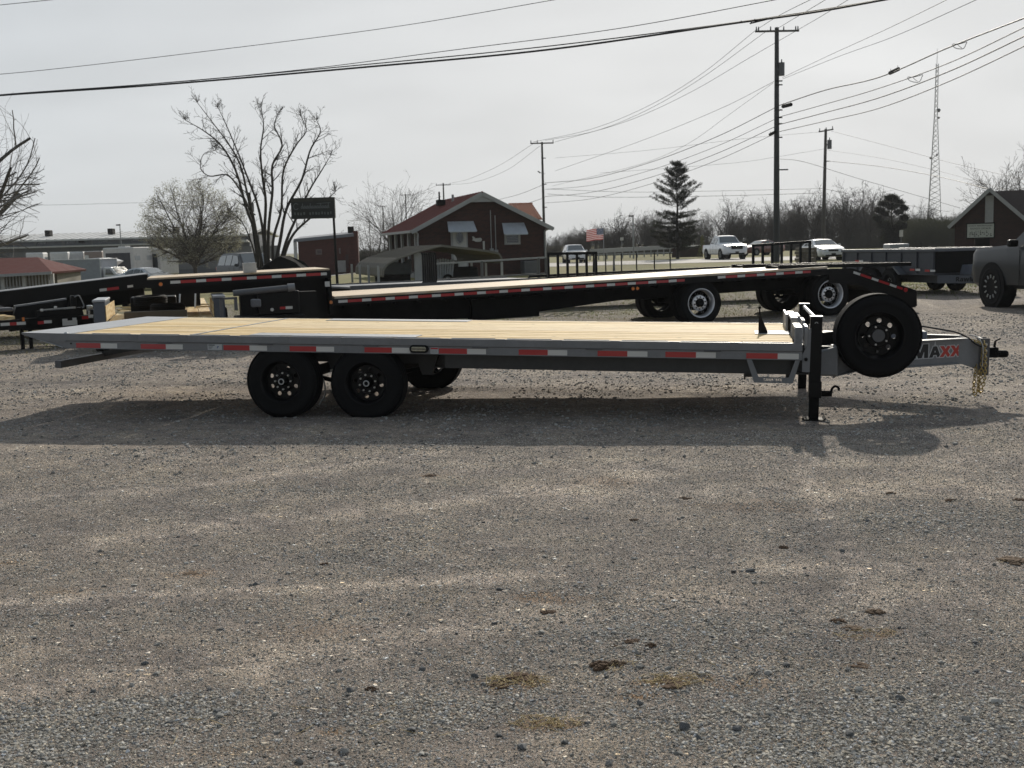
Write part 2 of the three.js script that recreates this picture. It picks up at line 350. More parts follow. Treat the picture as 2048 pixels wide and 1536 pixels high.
// ------------------------------------------------------------------ loose stones, clods and straw on the lot
function rockGeo(seed, n, flat) { // a chip of crushed stone: the hull of a few scattered points
  const r = rng(seed), q = [], s = V(1, flat * (0.8 + 0.5 * r()), 0.62 + 0.3 * r());
  for (let i = 0; i < n; i++) { const y = 1 - 2 * (i + 0.5) / n, a = i * 2.4 + 0.9 * r(), k = Math.sqrt(1 - y * y), m = 0.78 + 0.4 * r(); q.push(V(Math.cos(a) * k * m, y * m, Math.sin(a) * k * m).multiply(s)); }
  const g = new ConvexGeometry(q); g.setAttribute('uv', new THREE.BufferAttribute(new Float32Array(g.attributes.position.count * 2).map((v, i) => g.attributes.position.array[(i >> 1) * 3 + (i & 1) * 2]), 2)); return g;
}
M.stone = new THREE.MeshStandardMaterial({ color: 0xffffff, roughness: 0.9, map: grime });
{
  const r = rng(77), kinds = [0, 1, 2, 3].map((i) => rockGeo(300 + i, 9, 0.42)), lists = kinds.map(() => []), q = new THREE.Quaternion(), e = new THREE.Euler(), m4 = new THREE.Matrix4();
  const heaps = [[60, 1440, 0.42, 0.2], [10, 1500, 0.35, 0.15], [930, 1395 + 0, 0.35, 0.13], [1730, 1490, 0.4, 0.16], [1560, 1440, 0.5, 0.18], [1900, 1420, 0.5, 0.25], [1960, 1040, 0.8, 0.35], [540, 985, 0.6, 0.25], [1250, 1250, 0.5, 0.3], [850, 1430, 0.4, 0.12], [1560, 990, 0.3, 0.3], [700, 1110, 0.4, 0.2], [350, 1420, 0.3, 0.14]].map(([a, b, rx, rz]) => [...gp(a, b), rx, rz]);
  let n = 0, tries = 0;
  while (n < 150000 && tries++ < 900000) {
    const Z = 2.9 * Math.pow(20 / 2.9, Math.pow(r(), 1.15)), half = Z * 0.475 + 0.4, x = (r() * 2 - 1) * half, z = -Z;
    let d = 0.24 + 1.05 * fbm(x * 0.8, z * 1.1, 4, 40);
    for (const [hx, hz, rx, rz] of heaps) d += 0.75 * Math.exp(-(((x - hx) / rx) ** 2) - ((z - hz) / rz) ** 2);
    for (const [tq, w] of Z < 9 ? tracks : []) if (segDist(x, z, tq) < w) d -= 0.3;
    if (r() > clamp(d, 0.06, 1.5)) continue;
    const s = (0.0026 + 0.0062 * Math.pow(r(), 3.4) + (r() < 0.025 ? 0.005 * r() : 0)) * (0.85 + Z * 0.035) * (0.85 + 0.35 * clamp(d, 0, 1));
    m4.compose(onGround(x, z, s * 0.1), q.setFromEuler(e.set((r() - 0.5) * 0.7, r() * 6.3, (r() - 0.5) * 0.7)), V(s * (0.9 + 0.5 * r()), s, s));
    const t = r(), g = t < 0.14 ? 0.1 + 0.1 * r() : t < 0.74 ? 0.24 + 0.2 * r() : 0.44 + 0.24 * r(), w = r();
    lists[(r() * 4) | 0].push([m4.clone(), w < 0.55 ? [g, g * 0.95, g * 0.86] : w < 0.66 ? [g * 0.95, g * 0.97, g] : [g * 1.08, g * 0.95, g * 0.76]]);
    n++;
  }
  for (let i = 0; i < 230000; i++) { // the finest chips, near the camera
    const Z = 3.1 * Math.pow(9.5 / 3.1, Math.pow(r(), 0.8)), x = (r() * 2 - 1) * (Z * 0.475 + 0.1), s = (0.0012 + 0.0028 * r() * r()) * (0.7 + Z * 0.11);
    m4.compose(onGround(x, -Z, s * 0.25), q.setFromEuler(e.set((r() - 0.5) * 1.2, r() * 6.3, (r() - 0.5) * 1.2)), V(s * (0.9 + 0.6 * r()), s * 1.7, s));
    const t = r(), g = t < 0.25 ? 0.12 + 0.1 * r() : t < 0.62 ? 0.32 + 0.18 * r() : 0.5 + 0.26 * r(); lists[(r() * 4) | 0].push([m4.clone(), [g * 1.02, g * 0.95, g * (0.78 + 0.14 * r())]]);
  }
  for (let i = 0; i < 60000; i++) {
    const Z = 8 * Math.pow(24 / 8, Math.sqrt(r())), x = (r() * 2 - 1) * (Z * 0.475 + 0.4), s = 0.006 + 0.016 * Math.pow(r(), 2.5);
    if (r() > 0.45 + 1.2 * fbm(x * 0.8, -Z * 1.1, 4, 40)) continue;
    m4.compose(onGround(x, -Z, s * 0.2), q.setFromEuler(e.set((r() - 0.5) * 0.8, r() * 6.3, (r() - 0.5) * 0.8)), V(s * (0.9 + 0.5 * r()), s * 1.25, s));
    const g = 0.16 + 0.34 * r(); lists[(r() * 4) | 0].push([m4.clone(), [g, g * 0.96, g * 0.89]]);
  }
  kinds.forEach((k, i) => {
    const im = new THREE.InstancedMesh(k, M.stone, lists[i].length), c = new THREE.Color();
    lists[i].forEach(([m, rgb], j) => { im.setMatrixAt(j, m); im.setColorAt(j, c.setRGB(...rgb)); });
    im.name = 'loose_gravel'; im.userData.kind = 'stuff'; im.castShadow = im.receiveShadow = true;
    ground.add(im);
  });
  // the stones large enough to be told apart
  const big = [0, 1, 2, 3, 4, 5].map((i) => rockGeo(500 + i, 17, 0.5)), tones = [0.11, 0.15, 0.21, 0.28, 0.35, 0.44].map((g, i) => { const m = M.stone.clone(); m.color.setRGB(g, g * (i < 2 ? 1.0 : 0.96), g * (i < 2 ? 1.0 : 0.88)); return m; });
  const place = (x, z, s, ti) => {
    const m = meshOf('stone', big[(r() * 6) | 0], tones[ti ?? (r() < 0.2 ? (r() * 2) | 0 : 2 + ((r() * 4) | 0))], ground);
    m.position.copy(onGround(x, z, s * 0.2)); m.rotation.set((r() - 0.5) * 0.5, r() * 6.3, (r() - 0.5) * 0.5); m.scale.set(s * (0.9 + 0.4 * r()), s, s);
  };
  for (const [px, py, s, ti] of [[510, 1172, 0.02, 0], [872 / 2 + 0, 1424, 0.023, 1], [822, 1456, 0.026, 1], [440, 1433, 0.022, 4], [700, 1380 + 2, 0.02, 0], [1573, 1326, 0.022, 0], [1218, 1524, 0.019, 1], [1473, 1450, 0.026, 1], [1370, 1448, 0.03, 0], [1396, 1470, 0.018, 0], [1130, 1482, 0.02, 0], [1045, 1492, 0.028, 1], [1280, 1400, 0.018, 1], [1404, 1345, 0.022, 4], [1084, 1265, 0.02, 4], [1685, 1103, 0.022, 1], [1500, 1147, 0.028, 1], [1468, 1148, 0.022, 0], [70, 1275, 0.016, 1], [290, 1328, 0.022, 1], [315, 1348, 0.02, 3], [340, 1446, 0.018, 0], [690, 1500, 0.024, 4], [1700, 1462, 0.022, 0], [1990, 1400, 0.026, 5], [1640, 1545, 0.02, 4], [950, 1350, 0.02, 0], [1365, 1035, 0.022, 3], [393, 1092, 0.02, 3], [1820, 1045, 0.02, 2]]) { const [x, z] = gp(px, py); place(x, z, s * 0.82, ti); }
  for (let i = 0; i < 262; i++) {
    const Z = 3.3 + 3.4 * Math.pow(r(), 1.6), x = (r() * 2 - 1) * Z * 0.46;
    place(x, -Z, 0.007 + 0.009 * r() * r() + Z * 0.0006);
  }
  // clods of brown clay, and straw
  const clodMat = mat([0.12, 0.073, 0.044], 1, { map: grime }), clodPale = mat([0.17, 0.115, 0.075], 1, { map: grime });
  const clod = (px, py, w, h, pale) => {
    const [x, z] = gp(px, py), parts = [], cr = rng((px * 7 + py) | 0), nl = Math.round(7 + w * 90);
    for (let k = 0; k < nl; k++) {
      const a = cr() * 6.3, d = Math.sqrt(cr()), s = (0.2 + 0.34 * cr()) * (1.1 - 0.6 * d), lump = new THREE.IcosahedronGeometry(1, 2), p = lump.attributes.position, o = px * 0.37 + k;
      for (let i = 0; i < p.count; i++) { const A = p.getX(i), Bq = p.getY(i), C = p.getZ(i), q2 = 1 + 0.5 * N(A * 2 + o, Bq * 2, C * 2) + 0.35 * N(A * 5 + o, Bq * 5, C * 5); p.setXYZ(i, A * q2 * s + Math.cos(a) * d * 0.95, Bq * q2 * (0.45 + s) * (1 - 0.55 * d), C * q2 * s + Math.sin(a) * d * 0.95); }
      lump.computeVertexNormals(); parts.push(lump);
    }
    const g = mergeGeometries(parts);
    const m = meshOf('dirt_clod', g, pale ? clodPale : clodMat, ground); m.position.copy(onGround(x, z, h * 0.15)); m.scale.set(w / 2, h, w * 0.42);
  };
  for (const a of [[1200, 1330, 0.10, 0.022], [1232, 1326, 0.07, 0.017, 1], [1304, 1293, 0.055, 0.013], [1262, 1283, 0.075, 0.009], [1228, 1292, 0.03, 0.007], [1040, 1350, 0.12, 0.012], [1000, 1364, 0.10, 0.009], [1752, 1224, 0.085, 0.014, 1], [1676, 1242, 0.07, 0.012], [1706, 1256, 0.09, 0.008, 1], [2030, 1120, 0.16, 0.016, 1], [1566, 1098, 0.055, 0.014], [1345, 1362, 0.13, 0.008], [1720, 1326, 0.08, 0.006], [742, 1379, 0.055, 0.012], [1095, 1226, 0.07, 0.009], [1370, 996, 0.08, 0.012], [1268, 1040, 0.06, 0.01], [1780, 985, 0.07, 0.012, 1], [1900, 1000, 0.07, 0.012], [2040, 998, 0.08, 0.012], [650, 1128, 0.05, 0.01], [380, 1150, 0.08, 0.006, 1], [860, 955, 0.09, 0.01]]) clod(...a);
  const sb = new MB();
  for (const [px, py, rx, rz, n] of [[1035, 1358, 0.13, 0.06, 70], [1345, 1356, 0.15, 0.06, 60], [1090, 1440, 0.13, 0.06, 60], [1740, 1268, 0.14, 0.06, 26], [640, 1450, 0.6, 0.2, 14], [1500, 1330, 0.7, 0.3, 16], [850, 1230, 0.5, 0.2, 8], [1235, 1330, 0.08, 0.04, 14], [2030, 1120, 0.1, 0.04, 10]]) {
    const [x, z] = gp(px, py);
    for (let i = 0; i < n; i++) {
      const a = r() * 6.3, k = Math.sqrt(r()), L = 0.012 + 0.03 * r(), th = r() * 6.3, c = onGround(x + Math.cos(a) * k * rx, z + Math.sin(a) * k * rz, 0.003 + 0.006 * r()), d = V(Math.cos(th), (r() - 0.4) * 0.6, Math.sin(th)).multiplyScalar(L);
      sb.cyl(c.clone().sub(d), c.clone().add(d), 0.0011, 0.0009, 4);
    }
  }
  const st = sb.build('straw', mat([0.42, 0.32, 0.15], 0.8), ground); st.userData.kind = 'stuff';
}

// ------------------------------------------------------------------ grass, road and what lies beyond
M.grass = new THREE.MeshStandardMaterial({ roughness: 1, map: tex(1024, (u, v) => { const n = tn(u, v, 20) * 0.4 + tn(u, v, 90) * 0.35 + tn(u, v, 240) * 0.25, k = tn(u, v, 7); return [0.27 + 0.20 * n + 0.07 * k, 0.29 + 0.19 * n, 0.12 + 0.12 * n]; }) });
M.road = new THREE.MeshStandardMaterial({ roughness: 0.85, map: tex(512, (u, v) => { const n = tn(u, v, 10) * 0.3 + tn(u, v, 80) * 0.35 + tn(u, v, 230) * 0.35; return [0.56 + 0.12 * n, 0.54 + 0.12 * n, 0.52 + 0.12 * n]; }) });
function sheet(name, x0, x1, Zof0, Zof1, dy, material, n = 120, uvs = 0.5, rows = 10) {
  const pos = [], uv = [], idx = [];
  for (let j = 0; j <= rows; j++) for (let i = 0; i <= n; i++) {
    const x = lerp(x0, x1, i / n), Z = lerp(Zof0(x), Zof1(x), j / rows);
    pos.push(x, groundY(x, -Z) + dy, -Z); uv.push(x * uvs, Z * uvs);
    if (i < n && j < rows) { const k = j * (n + 1) + i; idx.push(k, k + 1, k + n + 1, k + 1, k + n + 2, k + n + 1); }
  }
  const g = new THREE.BufferGeometry();
  g.setAttribute('position', new THREE.Float32BufferAttribute(pos, 3)); g.setAttribute('uv', new THREE.Float32BufferAttribute(uv, 2)); g.setIndex(idx); g.computeVertexNormals();
  const m = new THREE.Mesh(g, material); m.name = name; m.castShadow = m.receiveShadow = true; scene.add(m);
  return tag(m, null, null, null, 'structure');
}
const roadZ = (x) => 82 - 0.02 * x;
sheet('grass_verge', -70, 70, (x) => 38 + 2.2 * fbm(x * 0.4, 1, 3), (x) => roadZ(x) - 0.6, 0.012, M.grass, 240, 0.35, 30);
sheet('road', -160, 200, (x) => roadZ(x), (x) => roadZ(x) + 17, 0.02, M.road, 60, 0.3, 8);
sheet('far_field', -500, 500, (x) => roadZ(x) + 18, () => 900, 0.012, M.grass, 60, 0.2, 30);
{ // weeds and tufts where the gravel gives way to grass
  const r = rng(5), mb = new MB(), bl = [];
  for (let k = 0; k < 3; k++) {
    const b = new MB();
    for (let i = 0; i < 9; i++) { const a = r() * 6.3, l = 0.5 + 0.5 * r(), s = 0.35 * r(), o = V(Math.cos(a) * 0.12 * r(), 0, Math.sin(a) * 0.12 * r()), t = o.clone().add(V(Math.cos(a) * s, l, Math.sin(a) * s)), w = V(-Math.sin(a), 0, Math.cos(a)).multiplyScalar(0.05); b.face(o.clone().sub(w), o.clone().add(w), t); }
    bl.push(b.geo());
  }
  const gm = new THREE.MeshPhysicalMaterial({ color: 0xffffff, roughness: 1, transmission: 0.5, side: THREE.DoubleSide }), lists = [[], [], []], q = new THREE.Quaternion(), e = new THREE.Euler();
  for (let i = 0; i < 90000; i++) {
    const Z = 19 + 26 * Math.pow(r(), 0.8), x = (r() * 2 - 1) * Z * 0.5, from = x < -6 ? 19.5 : x > 8.5 ? 30.5 : 23.5, d = smooth(from - 0.5, from + 4, Z + 3 * fbm(x * 0.5, Z * 0.6, 3)) * clamp(0.5 + 1.7 * fbm(x * 1.5, Z * 1.5, 3, 8), 0, 1);
    if (r() > d * 0.9) continue;
    const s = 0.022 + 0.045 * r() * r() + (x > 8 ? 0.02 : 0);
    const dry = r(), c = dry < 0.55 ? [0.26, 0.225, 0.12] : [0.13 + 0.06 * r(), 0.16 + 0.06 * r(), 0.055];
    lists[i % 3].push([new THREE.Matrix4().compose(onGround(x, -Z), q.setFromEuler(e.set(0, r() * 6.3, 0)), V(s * 1.5, s, s * 1.5)), c]);
  }
  const grp = new THREE.Group(); grp.name = 'grass'; tag(grp, 'thin weeds and grass tufts along the far side of the gravel lot', 'grass', null, 'stuff'); scene.add(grp);
  lists.forEach((l, k) => { const im = new THREE.InstancedMesh(bl[k], gm, l.length), c = new THREE.Color(); l.forEach(([m, rgb], j) => { im.setMatrixAt(j, m); im.setColorAt(j, c.setRGB(...rgb)); }); im.name = 'grass_tuft'; im.userData.kind = 'stuff'; grp.add(im); });
}
// ------------------------------------------------------------------ the grey tilt-deck trailer
// local axes: x along the deck towards the hitch (0 at the deck's front end), y up (0 at the top of the near rail), z towards the camera (0 at the near rail, -2.52 at the far one)
const font = await new FontLoader().loadAsync('fonts/droid/droid_sans_bold.typeface.json');
const woodTex = (seed, base) => { const t = tileNoise(seed); return tex(512, (u, v) => {
  const w = t(u, v, 3) * 0.5, g = t(u * 1, v, 4), ring = 0.5 + 0.5 * Math.sin((v * 34 + 3.2 * t(u, v, 5) + 0.8 * t(u, v, 13)) * 2 * Math.PI * 0.5), fine = t(u * 0.13 + 0.4, v, 230), kx = ((u * 3) % 1) - 0.5, ky = ((v * 2 + 0.3) % 1) - 0.5;
  const k = Math.exp(-(kx * kx * 900 + ky * ky * 2200)), m = 0.9 + 0.07 * w + 0.1 * (fine - 0.5) - 0.1 * ring * ring - 0.42 * k + 0.05 * g;
  return [base[0] * m, base[1] * m * (1 - 0.06 * ring), base[2] * m * (1 - 0.16 * ring)]; }); };
const woodMats = [[0.94, 0.865, 0.705], [0.90, 0.81, 0.63], [0.86, 0.76, 0.565], [0.93, 0.85, 0.70]].map((b, i) => mat(0xffffff, 0.78, { map: woodTex(60 + i, b), uv: 0.55, specularIntensity: 0.7 }));
const tread = mat([0.36, 0.37, 0.39], 0.6, { metalness: 0.2, map: grime, uv: 1, bumpMap: tex(256, (u, v) => { const f = (a, b) => { const x = ((a % 1) + 1) % 1 - 0.5, y = ((b % 1) + 1) % 1 - 0.5, p = x + y, q = x - y; return Math.exp(-(p * p * 160 + q * q * 22)); }; const h = f(u * 8, v * 8) + (() => { const x = ((u * 8 + 0.5) % 1) - 0.5, y = ((v * 8 + 0.5) % 1) - 0.5, p = x + y, q = x - y; return Math.exp(-(q * q * 160 + p * p * 22)); })(); return [h, h, h]; }, false), bumpScale: 0.003 });

// a wheel, axis along z, outer face at z = 0
function tyreGeo(R, W, rim, blocks = 64, big = false) {
  const prof = [], s = W / 2, side = [[rim, 0.012], [rim + 0.012, 0.0], [rim + 0.03, 0.004], [lerp(rim, R, 0.42), 0.006], [lerp(rim, R, 0.45), 0.003], [lerp(rim, R, 0.48), 0.004], [lerp(rim, R, 0.62), -0.003], [lerp(rim, R, 0.82), 0.006], [R - 0.022, 0.022], [R - 0.006, 0.036]];
  for (const [r, z] of side) prof.push([r, -z]);
  for (const g of [-0.5, -0.17, 0.17, 0.5].map((k) => -s + k * (W - 0.07))) { prof.push([R, g + 0.008], [R - 0.012, g + 0.005], [R - 0.012, g - 0.005], [R, g - 0.008]); }
  const mid = prof.slice(10).sort((a, b) => b[1] - a[1]);
  const out = [...side.map(([r, z]) => [r, -z]), ...mid, ...side.slice().reverse().map(([r, z]) => [r, z - W])];
  const g = new THREE.LatheGeometry(out.map(([r, z]) => new THREE.Vector2(r, z)), blocks * 2), p = g.attributes.position, row = out.length;
  for (let i = 0; i < p.count; i++) { // lugs along both shoulders
    const seg = Math.floor(i / row), k = i % row;
    if ((k === 8 || k === 9 || k === row - 9 || k === row - 10) && seg % 2 && seg !== blocks * 2) { const f = 1 - (big ? 0.014 : 0.011) / R; p.setX(i, p.getX(i) * f); p.setZ(i, p.getZ(i) * f); }
  }
  g.computeVertexNormals(); g.rotateX(Math.PI / 2);
  return g;
}
const holeAt = (a, R, r, sy = 1) => { const h = new THREE.Path(); h.absellipse(Math.cos(a) * R, Math.sin(a) * R, r, r * sy, 0, Math.PI * 2, true, 0); return h; };
function steelRim(Rr) { // painted steel wheel with eight hand holes
  const b = new MB(), t = new THREE.Matrix4().makeRotationX(Math.PI / 2), disc = new THREE.Shape(); disc.absarc(0, 0, Rr * 0.9, 0, Math.PI * 2);
  b.lathe([[Rr + 0.012, -0.004], [Rr + 0.014, 0.004], [Rr + 0.004, 0.002], [Rr - 0.008, -0.012], [Rr - 0.012, -0.04], [Rr - 0.028, -0.055], [Rr - 0.03, -0.15], [Rr - 0.01, -0.19], [Rr + 0.01, -0.195], [Rr + 0.012, -0.19], [Rr - 0.005, -0.17], [Rr - 0.022, -0.14], [Rr - 0.018, -0.05]], 48, t);
  b.ext(disc, 0.008, new THREE.Matrix4().makeTranslation(0, 0, -0.086), 0, [0, 1, 2, 3, 4, 5, 6, 7].map((i) => holeAt((i + 0.5) * Math.PI / 4, Rr * 0.66, 0.021, 1)).concat([holeAt(0, 0, 0.055)]));
  b.lathe([[0.06, -0.062], [0.098, -0.062], [0.104, -0.066], [0.112, -0.086], [0.104, -0.084], [0.09, -0.075], [0.06, -0.075], [0.06, -0.062]], 40, t);
  return b;
}
const TR = 0.372, TW = 0.225, RIM = 0.205;
const tyreShape = tyreGeo(TR, TW, RIM), nutGeo = new THREE.CylinderGeometry(0.009, 0.0105, 0.026, 6).rotateX(Math.PI / 2), rimShape = steelRim(RIM).geo(0.7);
function trailerWheel(parent, x, y, z, spin, spare) {
  const w = sub(spare ? 'spare_wheel' : 'wheel', parent, V(x, y, z)); w.rotation.z = spin;
  meshOf('tyre', tyreShape, M.rubber, w);
  meshOf('rim', rimShape, M.black, w);
  const n = spare ? 5 : 8;
  for (let i = 0; i < n; i++) { const a = ((i + (spare ? 0.25 : 0)) / n) * Math.PI * 2, m = meshOf('lug_nut', nutGeo, M.zinc, w); m.position.set(Math.cos(a) * 0.082, Math.sin(a) * 0.082, -0.057); }
  if (spare) new MB().cyl(V(0, 0, -0.1), V(0, 0, -0.05), 0.057, 0.055, 32).build('centre_plate', M.greyPaintDark, w);
  else {
    new MB().lathe([[0.0001, -0.01], [0.03, -0.01], [0.04, -0.016], [0.047, -0.03], [0.05, -0.11], [0.001, -0.11]].map(([r, z]) => [r, z]), 28, new THREE.Matrix4().makeRotationX(Math.PI / 2)).build('hub', M.blackMatt, w);
    new MB().add(new THREE.TorusGeometry(0.026, 0.0065, 10, 28), new THREE.Matrix4().makeTranslation(0, 0, -0.012)).build('hub_cap', M.zinc, w);
  }
  return w;
}
{
  const lx = V(0.97872305, -0.02324791, 0.2038645), hy = V(0.02275941, 0.99972973, 0.0047407), zz = lx.clone().cross(hy), HB = 0.72;
  const T = thing('flatbed_trailer', 'long grey tilt-deck flatbed trailer with pale plank floor and spare wheel, nearest the camera', 'trailer');
  T.quaternion.setFromRotationMatrix(new THREE.Matrix4().makeBasis(lx, hy, zz));
  T.position.copy(V(2.6183, 0.6594, -10.0314).addScaledVector(hy, -HB));
  const pre = new THREE.Matrix4().makeTranslation(0, HB, 0), B = () => new MB(pre), W = 2.52, r = rng(9);
  // deck planks
  const rowsN = 12, z0 = -0.055, z1 = -(W - 0.055), pw = (z0 - z1) / rowsN;
  for (let i = 0; i < rowsN; i++) for (const [a, b] of [[-7.29, -5.985], [-5.945, -0.07]]) {
    const zc = z0 - (i + 0.5) * pw, dy = (r() - 0.5) * 0.004, crown = 0.004 * r();
    const p = B().rbox((a + b) / 2, -0.018 + dy, zc, b - a, 0.04, pw - 0.009 - 0.005 * r(), 0.007).build('deck_board', woodMats[(r() * 4) | 0], T);
    boxUV(p.geometry, 0.55); const uv = p.geometry.attributes.uv, o = r() * 7, o2 = r() * 7; for (let k = 0; k < uv.count; k++) uv.setXY(k, uv.getX(k) + o, uv.getY(k) + o2);
  }
  // side rails: channel with an overhanging lip
  const rail = (z, s, name) => {
    const prof = [[0, 0], [0, -0.068], [-0.012, -0.078], [-0.012, -0.152], [-0.07, -0.152], [-0.07, -0.145], [-0.022, -0.145], [-0.022, -0.01], [-0.05, -0.01], [-0.05, 0]];
    const m = new THREE.Matrix4().makeRotationY(Math.PI / 2).premultiply(new THREE.Matrix4().makeTranslation(-7.36, 0, z));
    if (s < 0) m.multiply(new THREE.Matrix4().makeScale(-1, 1, 1));
    const g = new THREE.ExtrudeGeometry(new THREE.Shape(prof.map(([a, b]) => new THREE.Vector2(-a, b))), { depth: 7.36, bevelEnabled: false });
    const b = B(); b.add(g, m); if (s < 0) { const p = b.g[0].attributes.position, nn = b.g[0].attributes.normal; for (let i = 0; i < p.count; i += 3) for (const at of [p, nn]) for (let c = 0; c < 3; c++) { const t = at.array[(i + 1) * 3 + c]; at.array[(i + 1) * 3 + c] = at.array[(i + 2) * 3 + c]; at.array[(i + 2) * 3 + c] = t; } }
    return b.build(name, M.greyPaint, T);
  };
  rail(0, 1, 'side_rail'); rail(-W, -1, 'side_rail');
  for (let i = 0; i < 13; i++) { // bright inner angle, broken at each stake pocket
    const x1 = -0.11 - i * 0.545;
    if (x1 - 0.43 < -7.2) continue;
    for (const z of [-0.05, -W + 0.05]) B().span(x1 - 0.43, x1, -0.012, 0.007, z - 0.004, z + 0.004).build('deck_edge_strip', M.silver, T);
    B().span(x1 + 0.015, x1 + 0.1, -0.05, 0.003, -0.03, 0.005).build('stake_pocket', M.greyPaint, T);
    if (i % 2 === 1) B().rbox(x1 - 0.14, -0.078, -0.002, 0.16, 0.012, 0.012, 0.004).build('rail_slot', M.greyPaintDark, T);
  }
  // knife-edge tail and its steel plate
  const zt = [0, -W];
  for (const z of [0.0, -W + 0.024]) { const tp = B(); tp.ext([[-7.36, 0], [-7.86, 0.005], [-7.86, -0.012], [-7.62, -0.0785], [-7.36, -0.0785]], 0.012, new THREE.Matrix4().makeTranslation(0, 0, z - 0.012)); tp.ext([[-7.36, -0.0785], [-7.62, -0.0785], [-7.40, -0.142], [-7.36, -0.152]], 0.011, new THREE.Matrix4().makeTranslation(0, 0, z - 0.023)); tp.build('tail_side_plate', M.greyPaint, T); }
  const tw = B(); tw.slab([V(-7.86, 0.006, 0), V(-7.30, 0.004, 0), V(-7.30, 0.004, -W), V(-7.86, 0.006, -W)], 0.008);
  tw.slab([V(-7.86, -0.012, -W), V(-7.4, -0.142, -W), V(-7.4, -0.142, 0), V(-7.86, -0.012, 0)], 0.006);
  tw.build('tail_plate', M.silver, T);
  B().cyl(V(-7.36, 0.004, -0.02), V(-7.36, 0.016, -0.02), 0.022, 0.016, 12).build('tail_bolt', M.zinc, T);
  B().cyl(V(-7.30, -0.1, 0.001), V(-7.30, -0.1, -0.02), 0.008, 0.008, 12).build('rail_bolt', M.black, T);
  const hs = B(); hs.span(-5.98, -5.955, -0.03, 0.006, -0.05, -W + 0.05); hs.build('deck_joint_strip', M.silver, T);
  for (const z of [-0.2, -W + 0.2]) B().rbox(-4.5, 0.0055, z, 1.72, 0.006, 0.27, 0.002).build('wheel_tread_plate', tread, T);
  // red and white reflective tape
  for (const a of [-7.246, -6.519, -5.611, -4.909, -4.133, -3.383, -2.601, -1.851, -1.222, -0.492]) {
    B().span(a, a + 0.278, -0.093, -0.143, -0.012, -0.0105).build('red_reflector', M.red, T);
    B().span(a + 0.2785, a + (a === -1.222 ? 0.457 : 0.4635), -0.093, -0.143, -0.012, -0.0105).build('white_reflector', M.tapeWhite, T);
  }
  // marker lamp, stickers
  const lens = tex(128, (u, v) => { const x = (u * 12) % 1 - 0.5, y = (v * 6) % 1 - 0.5, d = Math.hypot(x, y); return d < 0.33 ? [0.72, 0.7, 0.6] : [0.28, 0.27, 0.23]; });
  const pill = (w, h, t) => { const s = new THREE.Shape(), q = h / 2, L = w / 2 - q; s.absarc(L, 0, q, -Math.PI / 2, Math.PI / 2); s.absarc(-L, 0, q, Math.PI / 2, Math.PI * 1.5); return s; };
  const lamp = sub('side_marker_lamp', T, V(-3.578, HB - 0.1005, 0));
  new MB().ext(pill(0.19, 0.076), 0.026, new THREE.Matrix4().makeTranslation(0, 0, -0.013), 0.006).build('lamp_gasket', M.rubber, lamp);
  const lg = new MB().ext(pill(0.15, 0.044), 0.018, new THREE.Matrix4().makeTranslation(0, 0, -0.001), 0.004).build('lamp_lens', mat(0xffffff, 0.25, { map: lens, clearcoat: 1 }), lamp);
  boxUV(lg.geometry, 6.6);
  const sticker = (x0, x1, y0, y1, draw) => {
    const c = document.createElement('canvas'); c.width = 128; c.height = Math.round(128 * (y1 - y0) / (x1 - x0)); const k = c.getContext('2d'); k.fillStyle = '#b9bcbd'; k.fillRect(0, 0, 128, c.height); draw(k, c.height);
    const t = new THREE.CanvasTexture(c); t.colorSpace = THREE.SRGBColorSpace;
    const g = new THREE.BoxGeometry(x1 - x0, y1 - y0, 0.0015); g.translate((x0 + x1) / 2, (y0 + y1) / 2 + HB, -0.0112);
    meshOf('rail_sticker', g, mat(0xffffff, 0.5, { map: t }), T);
  };
  sticker(-5.783, -5.629, -0.143, -0.086, (k, h) => { k.fillStyle = '#2b2b2d'; k.fillRect(6, 4, 58, 7); for (let i = 0; i < 4; i++) k.fillRect(8, 18 + i * 6, 44 - i * 6, 2); k.fillStyle = '#253a7a'; k.fillRect(86, 16, 14, 7); k.fillRect(82, 26, 10, 6); });
  sticker(-3.468, -3.389, -0.146, -0.086, (k, h) => { k.fillStyle = '#b03036'; k.fillRect(4, 4, 120, 24); k.fillStyle = '#77797b'; for (let i = 0; i < 4; i++) k.fillRect(10, 38 + i * 13, 108, 5); });
  // frame below: two long beams, cross-members, rear bar, axles and hangers
  for (const z of [-0.48, -W + 0.48]) {
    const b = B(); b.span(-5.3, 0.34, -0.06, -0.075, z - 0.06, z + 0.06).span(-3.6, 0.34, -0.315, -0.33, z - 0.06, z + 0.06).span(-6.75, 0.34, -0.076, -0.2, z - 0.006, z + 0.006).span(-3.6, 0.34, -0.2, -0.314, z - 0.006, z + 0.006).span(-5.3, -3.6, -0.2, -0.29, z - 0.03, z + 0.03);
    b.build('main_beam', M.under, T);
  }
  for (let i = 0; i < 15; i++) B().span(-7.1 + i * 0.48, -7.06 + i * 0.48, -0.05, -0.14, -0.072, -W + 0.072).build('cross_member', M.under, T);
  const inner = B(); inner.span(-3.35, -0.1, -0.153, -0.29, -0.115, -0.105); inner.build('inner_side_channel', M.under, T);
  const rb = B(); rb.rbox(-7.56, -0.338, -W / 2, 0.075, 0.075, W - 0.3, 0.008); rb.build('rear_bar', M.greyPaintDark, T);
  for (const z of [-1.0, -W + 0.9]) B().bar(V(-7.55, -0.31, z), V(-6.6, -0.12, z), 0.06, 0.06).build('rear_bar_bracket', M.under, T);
  const wy = -0.452;
